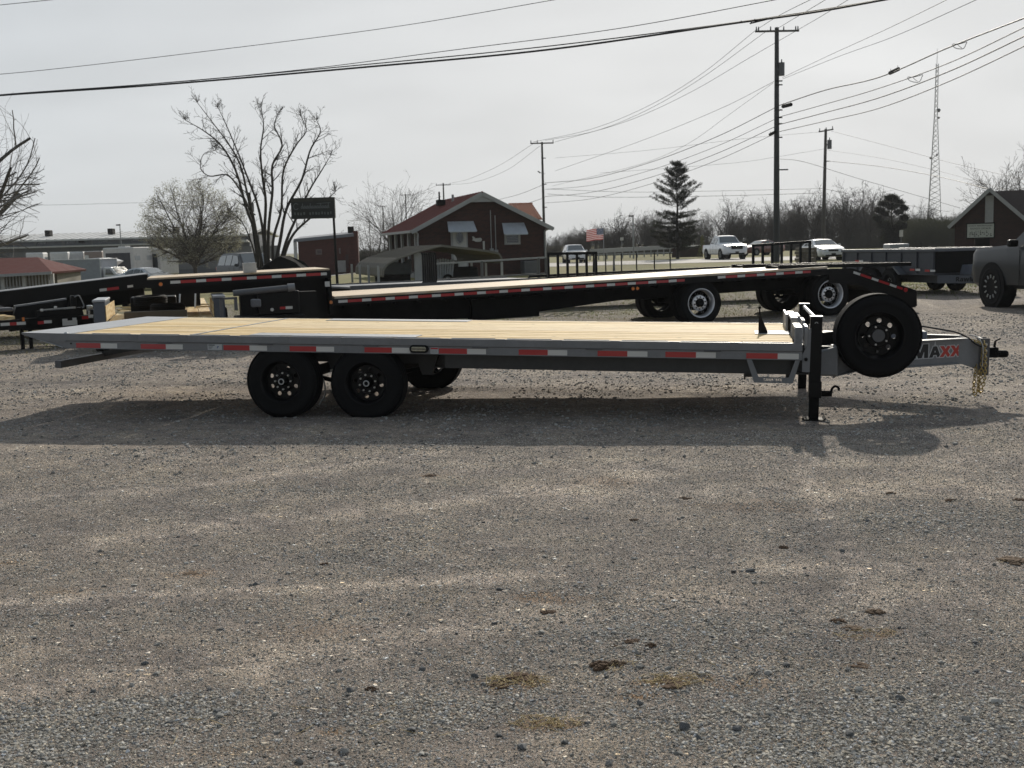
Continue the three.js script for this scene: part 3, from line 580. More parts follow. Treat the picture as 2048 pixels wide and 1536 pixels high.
  for (const x of [-5.017, -4.13]) {
    B().cyl(V(x, wy, -0.1), V(x, wy, -W + 0.1), 0.06, 0.06, 16).build('axle', M.blackMatt, T);
    trailerWheel(T, x, HB + wy, -0.02, x < -4.5 ? 0.02 : 0.25); 
    const f = trailerWheel(T, x, HB + wy, -W + 0.02, 0.5); f.rotation.y = Math.PI;
  }
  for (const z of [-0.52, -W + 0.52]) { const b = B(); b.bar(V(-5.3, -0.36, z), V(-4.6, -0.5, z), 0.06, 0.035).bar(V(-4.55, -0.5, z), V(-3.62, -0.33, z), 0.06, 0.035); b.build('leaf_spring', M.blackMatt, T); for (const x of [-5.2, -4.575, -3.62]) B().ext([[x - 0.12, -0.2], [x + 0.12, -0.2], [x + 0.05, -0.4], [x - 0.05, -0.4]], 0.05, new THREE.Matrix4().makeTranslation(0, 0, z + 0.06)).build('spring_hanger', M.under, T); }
  B().bar(V(-4.62, -0.37, -0.36), V(-4.5, -0.345, -0.36), 0.03, 0.022).build('brake_rod', M.zinc, T);
  B().tube([V(-4.8, -0.3, -0.33), V(-4.68, -0.45, -0.3), V(-4.66, -0.6, -0.3), V(-4.74, -0.72, -0.33)], 0.008, 24).build('brake_hose', M.zinc, T);
  // step with cut-out lettering
  const letters = []; for (const s of font.generateShapes('RAWMAXX', 0.034)) letters.push(new THREE.Path(s.getPoints(4)));
  const lw = Math.max(...letters.flatMap((p) => p.getPoints(1).map((q) => q.x)));
  const holes = letters.map((p) => p.getPoints(4).map((q) => [q.x * 0.165 / lw - 0.335, q.y * 0.72 - 0.347]));
  const clean = holes.map((h) => { const a = h.slice(); if (Math.hypot(a[0][0] - a.at(-1)[0], a[0][1] - a.at(-1)[1]) < 1e-6) a.pop(); return a; });
  B().ext([[-0.487, -0.155], [-0.418, -0.363], [-0.073, -0.364], [-0.018, -0.155], [-0.058, -0.155], [-0.112, -0.312], [-0.378, -0.311], [-0.442, -0.155]], 0.008, new THREE.Matrix4().makeTranslation(0, 0, -0.02), 0, clean).build('step', M.greyPaint, T);
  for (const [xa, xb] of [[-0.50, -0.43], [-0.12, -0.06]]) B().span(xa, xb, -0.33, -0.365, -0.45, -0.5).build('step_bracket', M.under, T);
  B().cyl(V(-0.5, -0.33, -0.46), V(-0.5, -0.39, -0.46), 0.008, 0.008, 8).build('air_line_stub', M.black, T);
  // front bulkhead: stepped box sections above the deck
  const bulk = (xa, xb, h, za, zb, hole) => {
    const b = B(); b.rbox((xa + xb) / 2, h - 0.012, (za + zb) / 2, xb - xa, 0.024, Math.abs(za - zb), 0.004);
    b.span(xa + 0.002, xb - 0.002, -0.02, h - 0.012, za, za - 0.012 * Math.sign(za - zb)); b.span(xa + 0.002, xb - 0.002, -0.02, h - 0.012, zb, zb + 0.012 * Math.sign(za - zb));
    b.span(xb - 0.014, xb - 0.003, -0.02, h - 0.012, za - 0.012, zb + 0.012);
    b.build('front_bulkhead', M.silver, T);
  };
  bulk(-0.072, -0.004, 0.148, 0.004, -0.52); bulk(-0.072, -0.004, 0.176, -0.86, -1.9); bulk(-0.098, -0.073, 0.165, -1.5, -2.3);
  const post = B(); post.rbox(-0.035, 0.07, -0.006, 0.066, 0.155, 0.02, 0.004); post.build('bulkhead_post', M.silver, T);
  B().span(-0.06, 0.03, -0.02, -0.155, -0.1, -W + 0.1).build('front_cross_member', M.greyPaintDark, T);
  for (const [za, zb, h] of [[-0.06, -0.4, 0.15], [-0.62, -0.98, 0.17], [-1.5, -2.1, 0.15]]) B().rbox(0.035, h - 0.1, (za + zb) / 2, 0.03, 0.2, za - zb, 0.004).build('jack_mount_plate', M.silver, T);
  const gus = B(); gus.ext([[-0.008, -0.26], [0.058, -0.26], [0.062, 0.14], [0.032, 0.12], [0.03, -0.02], [-0.008, -0.1]], 0.012, new THREE.Matrix4().makeTranslation(0.012, 0, -0.03)); gus.build('jack_gusset', M.greyPaint, T);
  B().cyl(V(0.035, -0.145, -0.02), V(0.035, -0.145, -0.006), 0.018, 0.014, 16).build('gusset_bolt', M.black, T);
  // winch plate with its black upright let into the floor
  B().rbox(-0.24, 0.006, -1.13, 0.34, 0.008, 0.42, 0.002).build('deck_plate', tread, T);
  B().ext([[-0.375, 0.01], [-0.372, 0.2], [-0.365, 0.2], [-0.285, 0.025], [-0.285, 0.01]], 0.012, new THREE.Matrix4().makeTranslation(0, 0, -1.0)).build('deck_plate_bracket', M.black, T);
  const rod = B(); rod.cyl(V(-0.369, 0.01, -1.0), V(-0.367, 0.262, -1.0), 0.008, 0.007, 10).cyl(V(-0.367, 0.25, -1.0), V(-0.367, 0.275, -1.0), 0.014, 0.012, 10); rod.build('deck_plate_rod', M.blackMatt, T);
  // jacks
  for (const z of [-0.075, -2.13]) {
    const j = sub('jack_leg', T, V(0.118, HB, z));
    new MB().rbox(0, -0.06, 0, 0.104, 0.6, 0.104, 0.006).build('outer_tube', M.black, j);
    new MB().rbox(0, 0.242, 0, 0.112, 0.008, 0.112, 0.002).build('top_cap', M.silver, j);
    new MB().rbox(0.006, -0.42, 0, 0.112, 0.15, 0.112, 0.006).build('jack_collar', M.black, j);
    new MB().rbox(0, -0.57, 0, 0.086, 0.24, 0.086, 0.004).build('inner_tube', M.blackMatt, j);
    new MB().ext([[-0.1, 0.022], [-0.085, 0], [0.085, 0], [0.105, 0.026], [0.1, 0.03], [0.08, 0.008], [-0.08, 0.008], [-0.095, 0.027]], 0.2, new THREE.Matrix4().makeTranslation(0, -0.695, -0.1)).build('jack_foot', M.blackMatt, j);
    for (const y of [0.02, -0.1, -0.22]) new MB().cyl(V(-0.052, y, 0.03), V(-0.062, y, 0.03), 0.009, 0.007, 10).build('jack_bolt', M.zinc, j);
    new MB().add(new THREE.TorusGeometry(0.012, 0.003, 6, 14, Math.PI), new THREE.Matrix4().makeTranslation(0, 0.18, 0.053)).build('jack_eye', M.zinc, j);
    new MB().ext([[0.052, 0.06], [0.09, -0.02], [0.052, -0.03]], 0.02, new THREE.Matrix4().makeTranslation(0, 0.05, -0.02)).build('jack_lug', M.black, j);
  }
  B().cyl(V(0.12, 0.215, -0.09), V(0.115, 0.213, -2.1), 0.017, 0.017, 14).build('jack_drive_shaft', M.zinc, T);
  const hk = B(); hk.rbox(0.225, -0.475, -0.2, 0.12, 0.05, 0.04, 0.006).tube([V(0.28, -0.47, -0.2), V(0.283, -0.43, -0.2), V(0.31, -0.405, -0.2), V(0.34, -0.42, -0.2), V(0.345, -0.445, -0.2)], 0.011, 24, 8); hk.build('jack_hook', M.blackMatt, T);
  // tongue: an A of two deep channels meeting at the hitch plate
  const tongue = (za, name) => {
    const A = V(0.3, 0, za), Z2 = V(1.73, 0, za > -W / 2 ? -W / 2 + 0.07 : -W / 2 - 0.07), d = Z2.clone().sub(A), L = d.length(); d.normalize();
    const n = V(0, 1, 0).cross(d).multiplyScalar(-1), m = new THREE.Matrix4().makeBasis(d, V(0, 1, 0), V(0, 1, 0).cross(d).multiplyScalar(-1)).setPosition(A);
    const outward = za > -W / 2 ? 1 : -1;
    const b = B(), M3 = (o) => new THREE.Matrix4().makeBasis(d, V(0, 1, 0), d.clone().cross(V(0, 1, 0))).setPosition(A.clone().add(d.clone().cross(V(0, 1, 0)).multiplyScalar(o)));
    const web = [[0, -0.06], [L - 0.17, -0.032], [L, -0.075], [L, -0.34], [L - 0.24, -0.262], [0.25, -0.29], [0, -0.335]];
    b.ext(web, 0.012, M3(-0.006));
    b.ext([[0, -0.052], [0.02, -0.046], [L - 0.17, -0.022], [L - 0.16, -0.032], [0, -0.062]], 0.09, M3(-0.045));
    b.ext([[0, -0.335], [0.25, -0.29], [L - 0.24, -0.262], [L - 0.24, -0.272], [0.25, -0.3], [0, -0.345]], 0.09, M3(-0.045));
    b.build('tongue_beam', M.greyPaint, T);
    return { d, A, M3, L };
  };
  const tb = tongue(-0.44), tf = tongue(-W + 0.44);
  B().ext([[0.12, -0.335], [0.12, -0.1], [0.2, -0.09], [0.345, -0.05], [0.345, -0.335]], 0.13, new THREE.Matrix4().makeTranslation(0, 0, -0.5), 0.02).build('frame_corner', M.greyPaint, T);
  { // lettering on the near beam
    const c = document.createElement('canvas'); c.width = 1024; c.height = 200; const k = c.getContext('2d');
    k.clearRect(0, 0, 1024, 200); k.lineJoin = 'miter'; k.textBaseline = 'alphabetic';
    let x = 20; const put = (ch, size, fill) => { k.font = '900 ' + size + 'px sans-serif'; k.save(); k.translate(x, 170); k.scale(1.32, 1); k.lineWidth = 21; k.strokeStyle = '#b9bbbc'; k.strokeText(ch, 0, 0); k.fillStyle = fill; k.lineWidth = 5; k.strokeStyle = fill; k.strokeText(ch, 0, 0); k.fillText(ch, 0, 0); k.restore(); x += k.measureText(ch).width * 1.32 + 4; };
    for (const [ch, s, f] of [['R', 178, '#0b0b0c'], ['A', 140, '#0b0b0c'], ['W', 140, '#0b0b0c'], ['M', 178, '#0b0b0c'], ['A', 140, '#0b0b0c'], ['X', 140, '#b5362a'], ['X', 140, '#b5362a']]) put(ch, s, f);
    const t = new THREE.CanvasTexture(c); t.colorSpace = THREE.SRGBColorSpace;
    const wL = 1.02, used = x / 1024, g = new THREE.PlaneGeometry(wL / used, wL / used * 200 / 1024); g.translate(wL / used / 2, 0, 0);
    const m = meshOf('beam_lettering', g, mat(0xffffff, 0.5, { map: t, transparent: true, alphaTest: 0.5 }), T);
    const end = 1.4, mm = tb.M3(0.0085); m.matrixAutoUpdate = true;
    m.quaternion.setFromRotationMatrix(mm); m.position.copy(V(end - wL, -0.142, 0).applyMatrix4(mm)).add(V(0, HB, 0)); m.rotateZ(0.018);
  }
  B().rbox(1.0, -0.03, -W / 2, 0.46, 0.13, 0.34, 0.015).build('tongue_box', paint([0.2, 0.22, 0.27], 0.4), T);
  B().rbox(1.13, 0.075, -W / 2 + 0.02, 0.1, 0.05, 0.08, 0.012).build('box_latch', M.blackMatt, T);
  B().tube([V(1.16, 0.082, -W / 2 + 0.03), V(1.34, 0.055, -W / 2 + 0.05), V(1.52, 0.02, -W / 2 + 0.08), V(1.62, -0.03, -W / 2 + 0.11), V(1.68, -0.08, -W / 2 + 0.14), V(1.76, -0.12, -W / 2 + 0.14)], 0.009, 40).build('wiring_loom', M.cable, T);
  const cp = B(); cp.span(1.735, 1.755, -0.03, -0.39, -W / 2 - 0.09, -W / 2 + 0.09).span(1.755, 1.82, -0.03, -0.39, -W / 2 + 0.08, -W / 2 + 0.09).span(1.755, 1.82, -0.03, -0.39, -W / 2 - 0.09, -W / 2 - 0.08); cp.build('hitch_channel', M.greyPaintDark, T);
  for (const y of [-0.09, -0.15, -0.21, -0.27]) B().cyl(V(1.785, y, -W / 2 + 0.09), V(1.785, y, -W / 2 + 0.104), 0.016, 0.014, 6).build('hitch_bolt', M.zinc, T);
  const co = B(); co.rbox(1.86, -0.17, -W / 2, 0.1, 0.1, 0.13, 0.012).rbox(1.95, -0.185, -W / 2, 0.12, 0.07, 0.1, 0.03).cyl(V(1.88, -0.12, -W / 2), V(1.885, -0.06, -W / 2 + 0.01), 0.012, 0.01, 10).bar(V(1.885, -0.06, -W / 2 + 0.01), V(1.93, -0.035, -W / 2 + 0.02), 0.02, 0.014); co.build('coupler', M.blackMatt, T);
  const link = new THREE.TorusGeometry(0.014, 0.0042, 6, 14); link.scale(1, 1.45, 1);
  const chain = (pts, name) => { const c = new THREE.CatmullRomCurve3(pts), n = Math.floor(c.getLength() / 0.031), b = B(); for (let i = 0; i <= n; i++) { const p = c.getPointAt(i / n), t = c.getTangentAt(i / n), q = new THREE.Quaternion().setFromUnitVectors(UP, t).multiply(new THREE.Quaternion().setFromAxisAngle(UP, i % 2 ? 0.3 : 1.87)); b.add(link, new THREE.Matrix4().compose(p, q, V(1, 1, 1))); } return b.build(name, M.brass, T); };
  const cz = -W / 2 + 0.13;
  chain([V(1.66, -0.05, cz - 0.02), V(1.73, -0.08, cz), V(1.745, -0.25, cz), V(1.74, -0.42, cz), V(1.72, -0.545, cz), V(1.70, -0.575, cz), V(1.685, -0.545, cz), V(1.69, -0.36, cz), V(1.70, -0.3, cz - 0.03)], 'safety_chain');
  chain([V(1.76, -0.07, cz + 0.01), V(1.775, -0.25, cz + 0.01), V(1.775, -0.42, cz + 0.01), V(1.757, -0.52, cz + 0.01), V(1.742, -0.55, cz + 0.01), V(1.727, -0.52, cz + 0.01), V(1.72, -0.36, cz)], 'safety_chain');
  B().tube([V(1.64, -0.0, cz - 0.06), V(1.7, -0.02, cz - 0.02), V(1.74, -0.09, cz + 0.02), V(1.748, -0.3, cz + 0.02)], 0.005, 24).build('breakaway_cable', M.zinc, T);
  // spare wheel on its arm
  const sp = trailerWheel(T, 0.705, HB + 0.045, -0.36, 0.35, true);
  sp.rotation.y = 0.11; sp.scale.setScalar(1.04);
  const arm = B(); arm.bar(V(0.12, -0.03, -0.75), V(0.68, 0.05, -0.7), 0.09, 0.12).cyl(V(0.676, 0.045, -0.72), V(0.68, 0.045, -0.46), 0.05, 0.05, 16).bar(V(0.6, 0.03, -0.72), V(0.6, -0.1, -0.66), 0.08, 0.08); arm.build('spare_carrier', M.black, T);
}
// ------------------------------------------------------------------ other trailers in the yard
const pale = mat(0xffffff, 0.6, { map: woodTex(90, [0.9, 0.83, 0.74]), uv: 0.4 });
const yellowWood = woodMats[1];
function alloyWheel(parent, name, x, y, z, R, rimR, W, flip, rimMat = M.chrome) { // polished heavy wheel, axis z, outer face +z
  const w = sub(name, parent, V(x, y, z)); if (flip) w.rotation.y = Math.PI;
  meshOf('tyre', tyreGeo(R, W, rimR, 48, true), M.rubber, w);
  const t = new THREE.Matrix4().makeRotationX(Math.PI / 2), b = new MB(), disc = new THREE.Shape(); disc.absarc(0, 0, rimR * 0.9, 0, 7);
  b.lathe([[rimR + 0.016, -0.004], [rimR + 0.018, 0.008], [rimR + 0.004, 0.006], [rimR - 0.01, -0.012], [rimR - 0.016, -0.05], [rimR - 0.03, -0.07], [rimR - 0.032, -0.15], [rimR + 0.01, -0.19]], 48, t);
  b.ext(disc, 0.015, new THREE.Matrix4().makeTranslation(0, 0, -0.1), 0, [0, 1, 2, 3, 4, 5, 6, 7, 8, 9].map((i) => holeAt(i * Math.PI / 5, rimR * 0.7, 0.026)));
  b.lathe([[0.1, -0.07], [0.15, -0.07], [0.165, -0.08], [0.17, -0.098]], 40, t);
  b.build('rim', rimMat, w);
  const n = new MB(); for (let i = 0; i < 10; i++) { const a = i * Math.PI / 5 + 0.2, q = V(Math.cos(a) * 0.125, Math.sin(a) * 0.125, -0.07); n.cyl(q, q.clone().add(V(0, 0, 0.025)), 0.016, 0.013, 6); } n.g.forEach((q) => meshOf('lug_nut', q, M.blackMatt, w));
  new MB().lathe([[0.0001, 0.01], [0.05, 0.01], [0.062, -0.005], [0.075, -0.08], [0.085, -0.085]], 24, t).build('hub', M.blackMatt, w);
  return w;
}
const reflectors = (B, T, x0, x1, y, z, first, h = 0.052, slope = 0) => { // alternate white 7 in and red 11 in
  let x = x0, red = first; while (x < x1 - 0.02) { const l = Math.min(red ? 0.278 : 0.178, x1 - x); B().box(x + l / 2, y + slope * (x + l / 2 - x0), z, l - 0.002, h, 0.004, 0, 0, Math.atan(slope)).build(red ? 'red_reflector' : 'white_reflector', red ? M.red : M.tapeWhite, T); x += l; red = !red; }
};
{ // black step-deck semi trailer: x along it to the tail (right), 0 = neck end of the lower deck's floor
  const T = thing('step_deck_trailer', 'long black step-deck semi trailer with polished wheels, behind the grey flatbed', 'semi trailer');
  const yaw = 16.02 * rad, sl = 1.258 * rad, HB = 0.9;
  const d = V(Math.cos(yaw) * Math.cos(sl), Math.sin(sl), -Math.sin(yaw) * Math.cos(sl)), z = V(Math.sin(yaw), 0, Math.cos(yaw)), y = z.clone().cross(d);
  T.quaternion.setFromRotationMatrix(new THREE.Matrix4().makeBasis(d, y, z)); T.position.copy(V(-2.778, 0.707, -21.6).addScaledVector(y, -HB));
  const B = () => new MB(new THREE.Matrix4().makeTranslation(0, HB, 0)), W = 2.55;
  B().span(-3.95, -0.64, 0.545, 0.58, -0.02, -W + 0.02).build('upper_deck_floor', pale, T);
  B().span(-0.58, 10.08, 0.0, 0.045, -0.02, -W + 0.02).build('lower_deck_floor', pale, T);
  const rails = B(); for (const zz of [0, -W]) { rails.span(-3.97, -0.62, 0.40, 0.55, zz - 0.03, zz + 0.03).span(-0.62, 10.1, -0.13, 0.0, zz - 0.03, zz + 0.03); } rails.build('side_rail', M.black, T);
  const neck = B(); neck.ext([[-3.9, 0.54], [-3.9, 0.26], [-1.5, 0.2], [-1.25, -0.1], [-1.2, -0.55], [-0.62, -0.55], [-0.62, 0.54]], 0.06, new THREE.Matrix4().makeTranslation(0, 0, -0.5)); neck.ext([[-3.9, 0.54], [-3.9, 0.26], [-1.5, 0.2], [-1.25, -0.1], [-1.2, -0.55], [-0.62, -0.55], [-0.62, 0.54]], 0.06, new THREE.Matrix4().makeTranslation(0, 0, -W + 0.44)); neck.span(-0.68, -0.62, -0.3, 0.54, -0.03, -W + 0.03); neck.build('gooseneck', M.black, T);
  const beam = B(); for (const zz of [-0.55, -W + 0.55]) beam.ext([[-0.7, -0.05], [10.1, -0.05], [10.1, -0.4], [5.4, -0.42], [2.8, -0.6], [-0.4, -0.5], [-0.7, -0.5]], 0.08, new THREE.Matrix4().makeTranslation(0, 0, zz - 0.04)); beam.build('main_beam', M.blackMatt, T);
  for (let i = 0; i < 21; i++) B().span(-0.4 + i * 0.5, -0.34 + i * 0.5, -0.06, -0.18, -0.04, -W + 0.04).build('cross_member', M.blackMatt, T);
  for (const zz of [-0.6, -W + 0.6]) { const l = B(); l.span(0.9, 1.04, -0.1, -0.74, zz - 0.07, zz + 0.07).span(0.8, 1.14, -0.74, -0.77, zz - 0.15, zz + 0.15); l.build('landing_leg', M.black, T); }
  B().span(2.2, 3.6, -0.2, -0.62, -0.35, -0.8).build('tool_box', M.blackMatt, T);
  reflectors(B, T, -3.55, -0.7, 0.485, 0.032, false); reflectors(B, T, -0.52, 6.68, -0.055, 0.032, false); reflectors(B, T, 7.44, 9.64, -0.04, 0.032, false);
  for (const [x, yy] of [[-3.72, 0.46], [-0.66, -0.06], [5.52, -0.165], [5.62, -0.165]]) B().cyl(V(x, yy, 0.03), V(x, yy, 0.05), 0.035, 0.03, 16).build('amber_marker_lamp', M.amber, T);
  B().span(-0.75, -0.66, 0.24, 0.34, 0.03, 0.034).build('paper_placard', M.tapeWhite, T);
  for (const x of [7.07, 10.15]) {
    B().cyl(V(x, -0.56, -0.1), V(x, -0.56, -W + 0.1), 0.075, 0.075, 14).build('axle', M.blackMatt, T);
    alloyWheel(T, 'wheel', x, HB - 0.56, -0.02, 0.47, 0.29, 0.27); alloyWheel(T, 'wheel', x, HB - 0.56, -W + 0.02, 0.47, 0.29, 0.27, true, M.blackMatt);
    alloyWheel(T, 'inner_wheel', x, HB - 0.56, -0.33, 0.47, 0.29, 0.27, false, M.blackMatt); alloyWheel(T, 'inner_wheel', x, HB - 0.56, -W + 0.33, 0.47, 0.29, 0.27, true, M.blackMatt);
    for (const zz of [-0.6, -W + 0.6]) B().rbox(x - 0.35, -0.42, zz, 0.4, 0.22, 0.2, 0.06).build('air_bag', M.rubber, T);
  }
  // sloping tail with folded ramps above it
  const tail = B(); for (const zz of [0.0, -W + 0.04]) tail.ext([[10.1, 0.0], [10.7, -0.03], [12.3, -0.6], [12.32, -0.95], [12.0, -0.98], [10.9, -0.42], [10.1, -0.3]], 0.04, new THREE.Matrix4().makeTranslation(0, 0, zz - 0.04)); tail.slab([V(10.1, 0.0, -0.04), V(12.3, -0.62, -0.04), V(12.3, -0.62, -W + 0.04), V(10.1, 0.0, -W + 0.04)], 0.05); tail.span(12.2, 12.3, -0.62, -0.98, -0.02, -W + 0.02); tail.build('sloping_tail', M.black, T);
  reflectors(B, T, 10.7, 11.95, -0.11, 0.006, false, 0.05, -0.352);
  B().cyl(V(12.02, -0.575, 0.0), V(12.02, -0.575, 0.02), 0.05, 0.045, 16).build('red_tail_lamp', M.red, T);
  for (const zz of [-0.2, -W + 0.75]) { const rp = B(); rp.bar(V(9.0, 0.09, zz), V(12.3, -0.02, zz), 0.06, 0.08).bar(V(9.0, 0.09, zz - 0.55), V(12.3, -0.02, zz - 0.55), 0.06, 0.08); for (let i = 0; i < 9; i++) rp.bar(V(9.1 + i * 0.39, 0.087 - i * 0.013, zz), V(9.1 + i * 0.39, 0.087 - i * 0.013, zz - 0.55), 0.05, 0.03); rp.build('loading_ramp', M.black, T); }
  B().span(11.7, 11.74, -0.6, -1.0, -0.12, -0.62).build('mud_flap', M.rubber, T);
  const crate = new MB(); crate.rbox(0, 0.085, 0, 0.24, 0.17, 0.2, 0.01); const c = thing('white_crate', 'small pale box sitting on the upper deck of the black step-deck trailer', 'crate');
  crate.build('box_body', M.offWhite, c); new MB().rbox(0, 0.172, 0, 0.25, 0.02, 0.21, 0.006).build('lid', M.offWhite, c);
  c.position.copy(V(-2.1, HB + 0.58, -0.3).applyQuaternion(T.quaternion).add(T.position)); c.quaternion.copy(T.quaternion);
}
const local = (T, o, fwd, slope = 0) => { // put T at o with +x along fwd (level)
  const d = V(fwd.x, 0, fwd.z).normalize(); T.position.copy(o); T.rotation.y = Math.atan2(-d.z, d.x);
};
{ // long black trailer at the far left, standing nose up
  const T = thing('black_flat_trailer', 'long low black trailer rising to the right in front of the red-roofed shed', 'trailer'), a = P(0, 583, 24), b = P(291, 548, 24.9), d = b.clone().sub(a).normalize(), z = V(-d.z, 0, d.x).normalize(), y = z.clone().cross(d), L = a.distanceTo(b), B = () => new MB();
  T.quaternion.setFromRotationMatrix(new THREE.Matrix4().makeBasis(d, y, z)); T.position.copy(a);
  B().span(-6, L, -0.05, 0, -0.02, -2.4).build('deck', M.greyPaint, T);
  const s = B(); s.span(-6, L + 0.02, -0.3, -0.012, -0.02, 0.04).span(-6, L, -0.3, -0.05, -2.44, -2.4).span(L, L + 0.04, -0.3, -0.01, -0.02, -2.4); s.build('side_rail', M.black, T);
  const m = B(); for (const zz of [-0.5, -1.9]) m.span(-6, L - 0.1, -0.62, -0.06, zz - 0.05, zz + 0.05); m.build('main_beam', M.dull, T);
  const fr = B(); fr.span(L - 1.6, L - 0.1, -0.62, -0.3, -0.3, -2.1).span(1.0, L - 0.4, -0.55, -0.3, -0.12, -0.2); fr.build('front_frame', M.dull, T);
  for (const x of [-3.6, -4.7]) { B().cyl(V(x, -0.35, -0.2), V(x, -0.35, -2.2), 0.06, 0.06, 10).build('axle', M.blackMatt, T); trailerWheel(T, x, -0.35, -0.1, 0); const f = trailerWheel(T, x, -0.35, -2.3, 0); f.rotation.y = Math.PI; }
  for (const zz of [-0.35, -2.05]) { const l = B(); l.span(L - 0.6, L - 0.48, -1.28, -0.3, zz - 0.06, zz + 0.06).span(L - 0.7, L - 0.38, -1.3, -1.27, zz - 0.15, zz + 0.15); l.build('landing_leg', M.black, T); }
  B().span(L * 0.665, L * 0.715, -0.26, -0.2, 0.041, 0.045).build('white_reflector', M.tapeWhite, T); B().span(L * 0.716, L * 0.80, -0.26, -0.2, 0.041, 0.045).build('red_reflector', M.red, T); B().span(L * 0.86, L * 0.9, -0.25, -0.2, 0.041, 0.045).build('white_reflector', M.tapeWhite, T);
}
{ // black gooseneck trailer, front end and hitch gear, behind the tail of the grey one
  const T = thing('black_tag_trailer', 'black trailer with drawbar, jack and hanging chains behind the tail of the grey flatbed', 'trailer'), o = P(0, 640, 20.6), e = P(190, 632, 21.6);
  local(T, V(o.x, -0.1, o.z), e.clone().sub(o)); const B = () => new MB(), S = 108; // pixels per metre here
  const X = (px) => px / S, Y = (py) => (678 - py) / S + 0.14;
  B().span(-4, X(28), Y(627), Y(621), 0, -2.2).build('deck_board', yellowWood, T);
  const bd = B(); bd.span(-4, X(47), Y(648), Y(628), -0.04, 0).span(-4, X(47), Y(648), Y(628), -2.24, -2.2).span(-4, X(30), Y(620), Y(604), -0.9, -1.5); bd.build('side_rail', M.black, T);
  B().rbox(X(14), Y(608), -0.3, 0.3, 0.07, 0.3, 0.02).build('deck_winch', M.greyPaintDark, T);
  const nk = B(); nk.ext([[X(30), Y(655)], [X(45), Y(606)], [X(146), Y(596)], [X(146), Y(648)]], 0.12, new THREE.Matrix4().makeTranslation(0, 0, -0.7)); nk.ext([[X(72), Y(648)], [X(76), Y(614)], [X(165), Y(611)], [X(170), Y(646)]], 0.1, new THREE.Matrix4().makeTranslation(0, 0, -0.3)); nk.build('neck', M.black, T);
  B().bar(V(X(44), Y(604), -0.65), V(X(146), Y(594), -0.65), 0.13, 0.03).build('neck_cap', M.greyPaint, T);
  B().bar(V(X(82), Y(613.5), -0.22), V(X(152), Y(611), -0.22), 0.04, 0.035).build('handle_bar', M.zinc, T);
  for (const [px, py] of [[85, 613], [112, 609]]) B().rbox(X(px), Y(py), -0.2, 0.05, 0.05, 0.05, 0.01).build('bar_bracket', M.tapeWhite, T);
  const jk = B(); jk.rbox(X(154), Y(602), -0.4, 0.1, 0.28, 0.1, 0.01).cyl(V(X(154), Y(592), -0.4), V(X(154), Y(588), -0.4), 0.03, 0.03, 10); jk.build('jack', M.black, T);
  B().tube([V(X(155), Y(590), -0.35), V(X(163), Y(587), -0.33), V(X(168), Y(596), -0.32), V(X(171), Y(611), -0.3), V(X(158), Y(613), -0.28)], 0.012, 24).build('wiring_loom', M.greyPaint, T);
  const tg = B(); tg.bar(V(X(146), Y(640), -1.2), V(X(205), Y(640), -0.9), 0.1, 0.14).bar(V(X(146), Y(640), -0.5), V(X(205), Y(640), -0.8), 0.1, 0.14).rbox(X(205), Y(630), -0.85, 0.2, 0.2, 0.2, 0.03); tg.build('drawbar', M.black, T);
  for (const x of [178, 192]) { const b = B(), l2 = new THREE.TorusGeometry(0.02, 0.007, 5, 10); l2.scale(1, 1.4, 1); for (let i = 0; i < (x === 178 ? 13 : 9); i++) b.add(l2, new THREE.Matrix4().compose(V(X(x), Y(614) - i * 0.042, -0.2), new THREE.Quaternion().setFromAxisAngle(UP, i % 2 ? 0.3 : 1.8), V(1, 1, 1))); b.build('safety_chain', x === 178 ? M.zinc : M.greyPaintDark, T); }
  B().rbox(X(180), Y(612), -0.2, 0.1, 0.08, 0.1, 0.02).build('chain_hook', M.zinc, T);
  B().span(X(118), X(147), Y(646), Y(636), 0.0, 0.01).span(X(118), X(128), Y(636), Y(632), 0.0, 0.01).span(X(138), X(146), Y(636), Y(631), 0.0, 0.01).build('licence_plate_bracket', M.tapeWhite, T);
  for (const [a, b, r, py] of [[0, 17, 0, 636], [17, 30, 1, 636], [30, 47, 0, 636], [70, 82, 1, 637], [82, 97, 0, 636], [157, 170, 1, 632], [170, 187, 0, 630]]) B().span(X(a), X(b), Y(py + 3), Y(py - 3), 0.011, 0.016).build(r ? 'red_reflector' : 'white_reflector', r ? M.red : M.tapeWhite, T);
  B().span(X(41), X(45), Y(632), Y(624), 0.001, 0.03).build('amber_marker_lamp', M.amber, T);
  B().span(X(47), X(190), Y(652), Y(628), -0.42, -0.1).build('lower_frame', M.blackMatt, T);
  for (const px of [45, 61]) { const l = B(); l.span(X(px) - 0.03, X(px) + 0.03, 0.03, Y(640), -0.3, -0.24).span(X(px) - 0.07, X(px) + 0.07, 0.0, 0.03, -0.36, -0.18); l.build('jack_leg', M.black, T); }
  for (const x of [-1.6, -2.6]) { trailerWheel(T, x, 0.372, -0.1, 0); const f = trailerWheel(T, x, 0.372, -2.1, 0); f.rotation.y = Math.PI; B().cyl(V(x, 0.37, -0.2), V(x, 0.37, -2.0), 0.05, 0.05, 10).build('axle', M.blackMatt, T); }
}
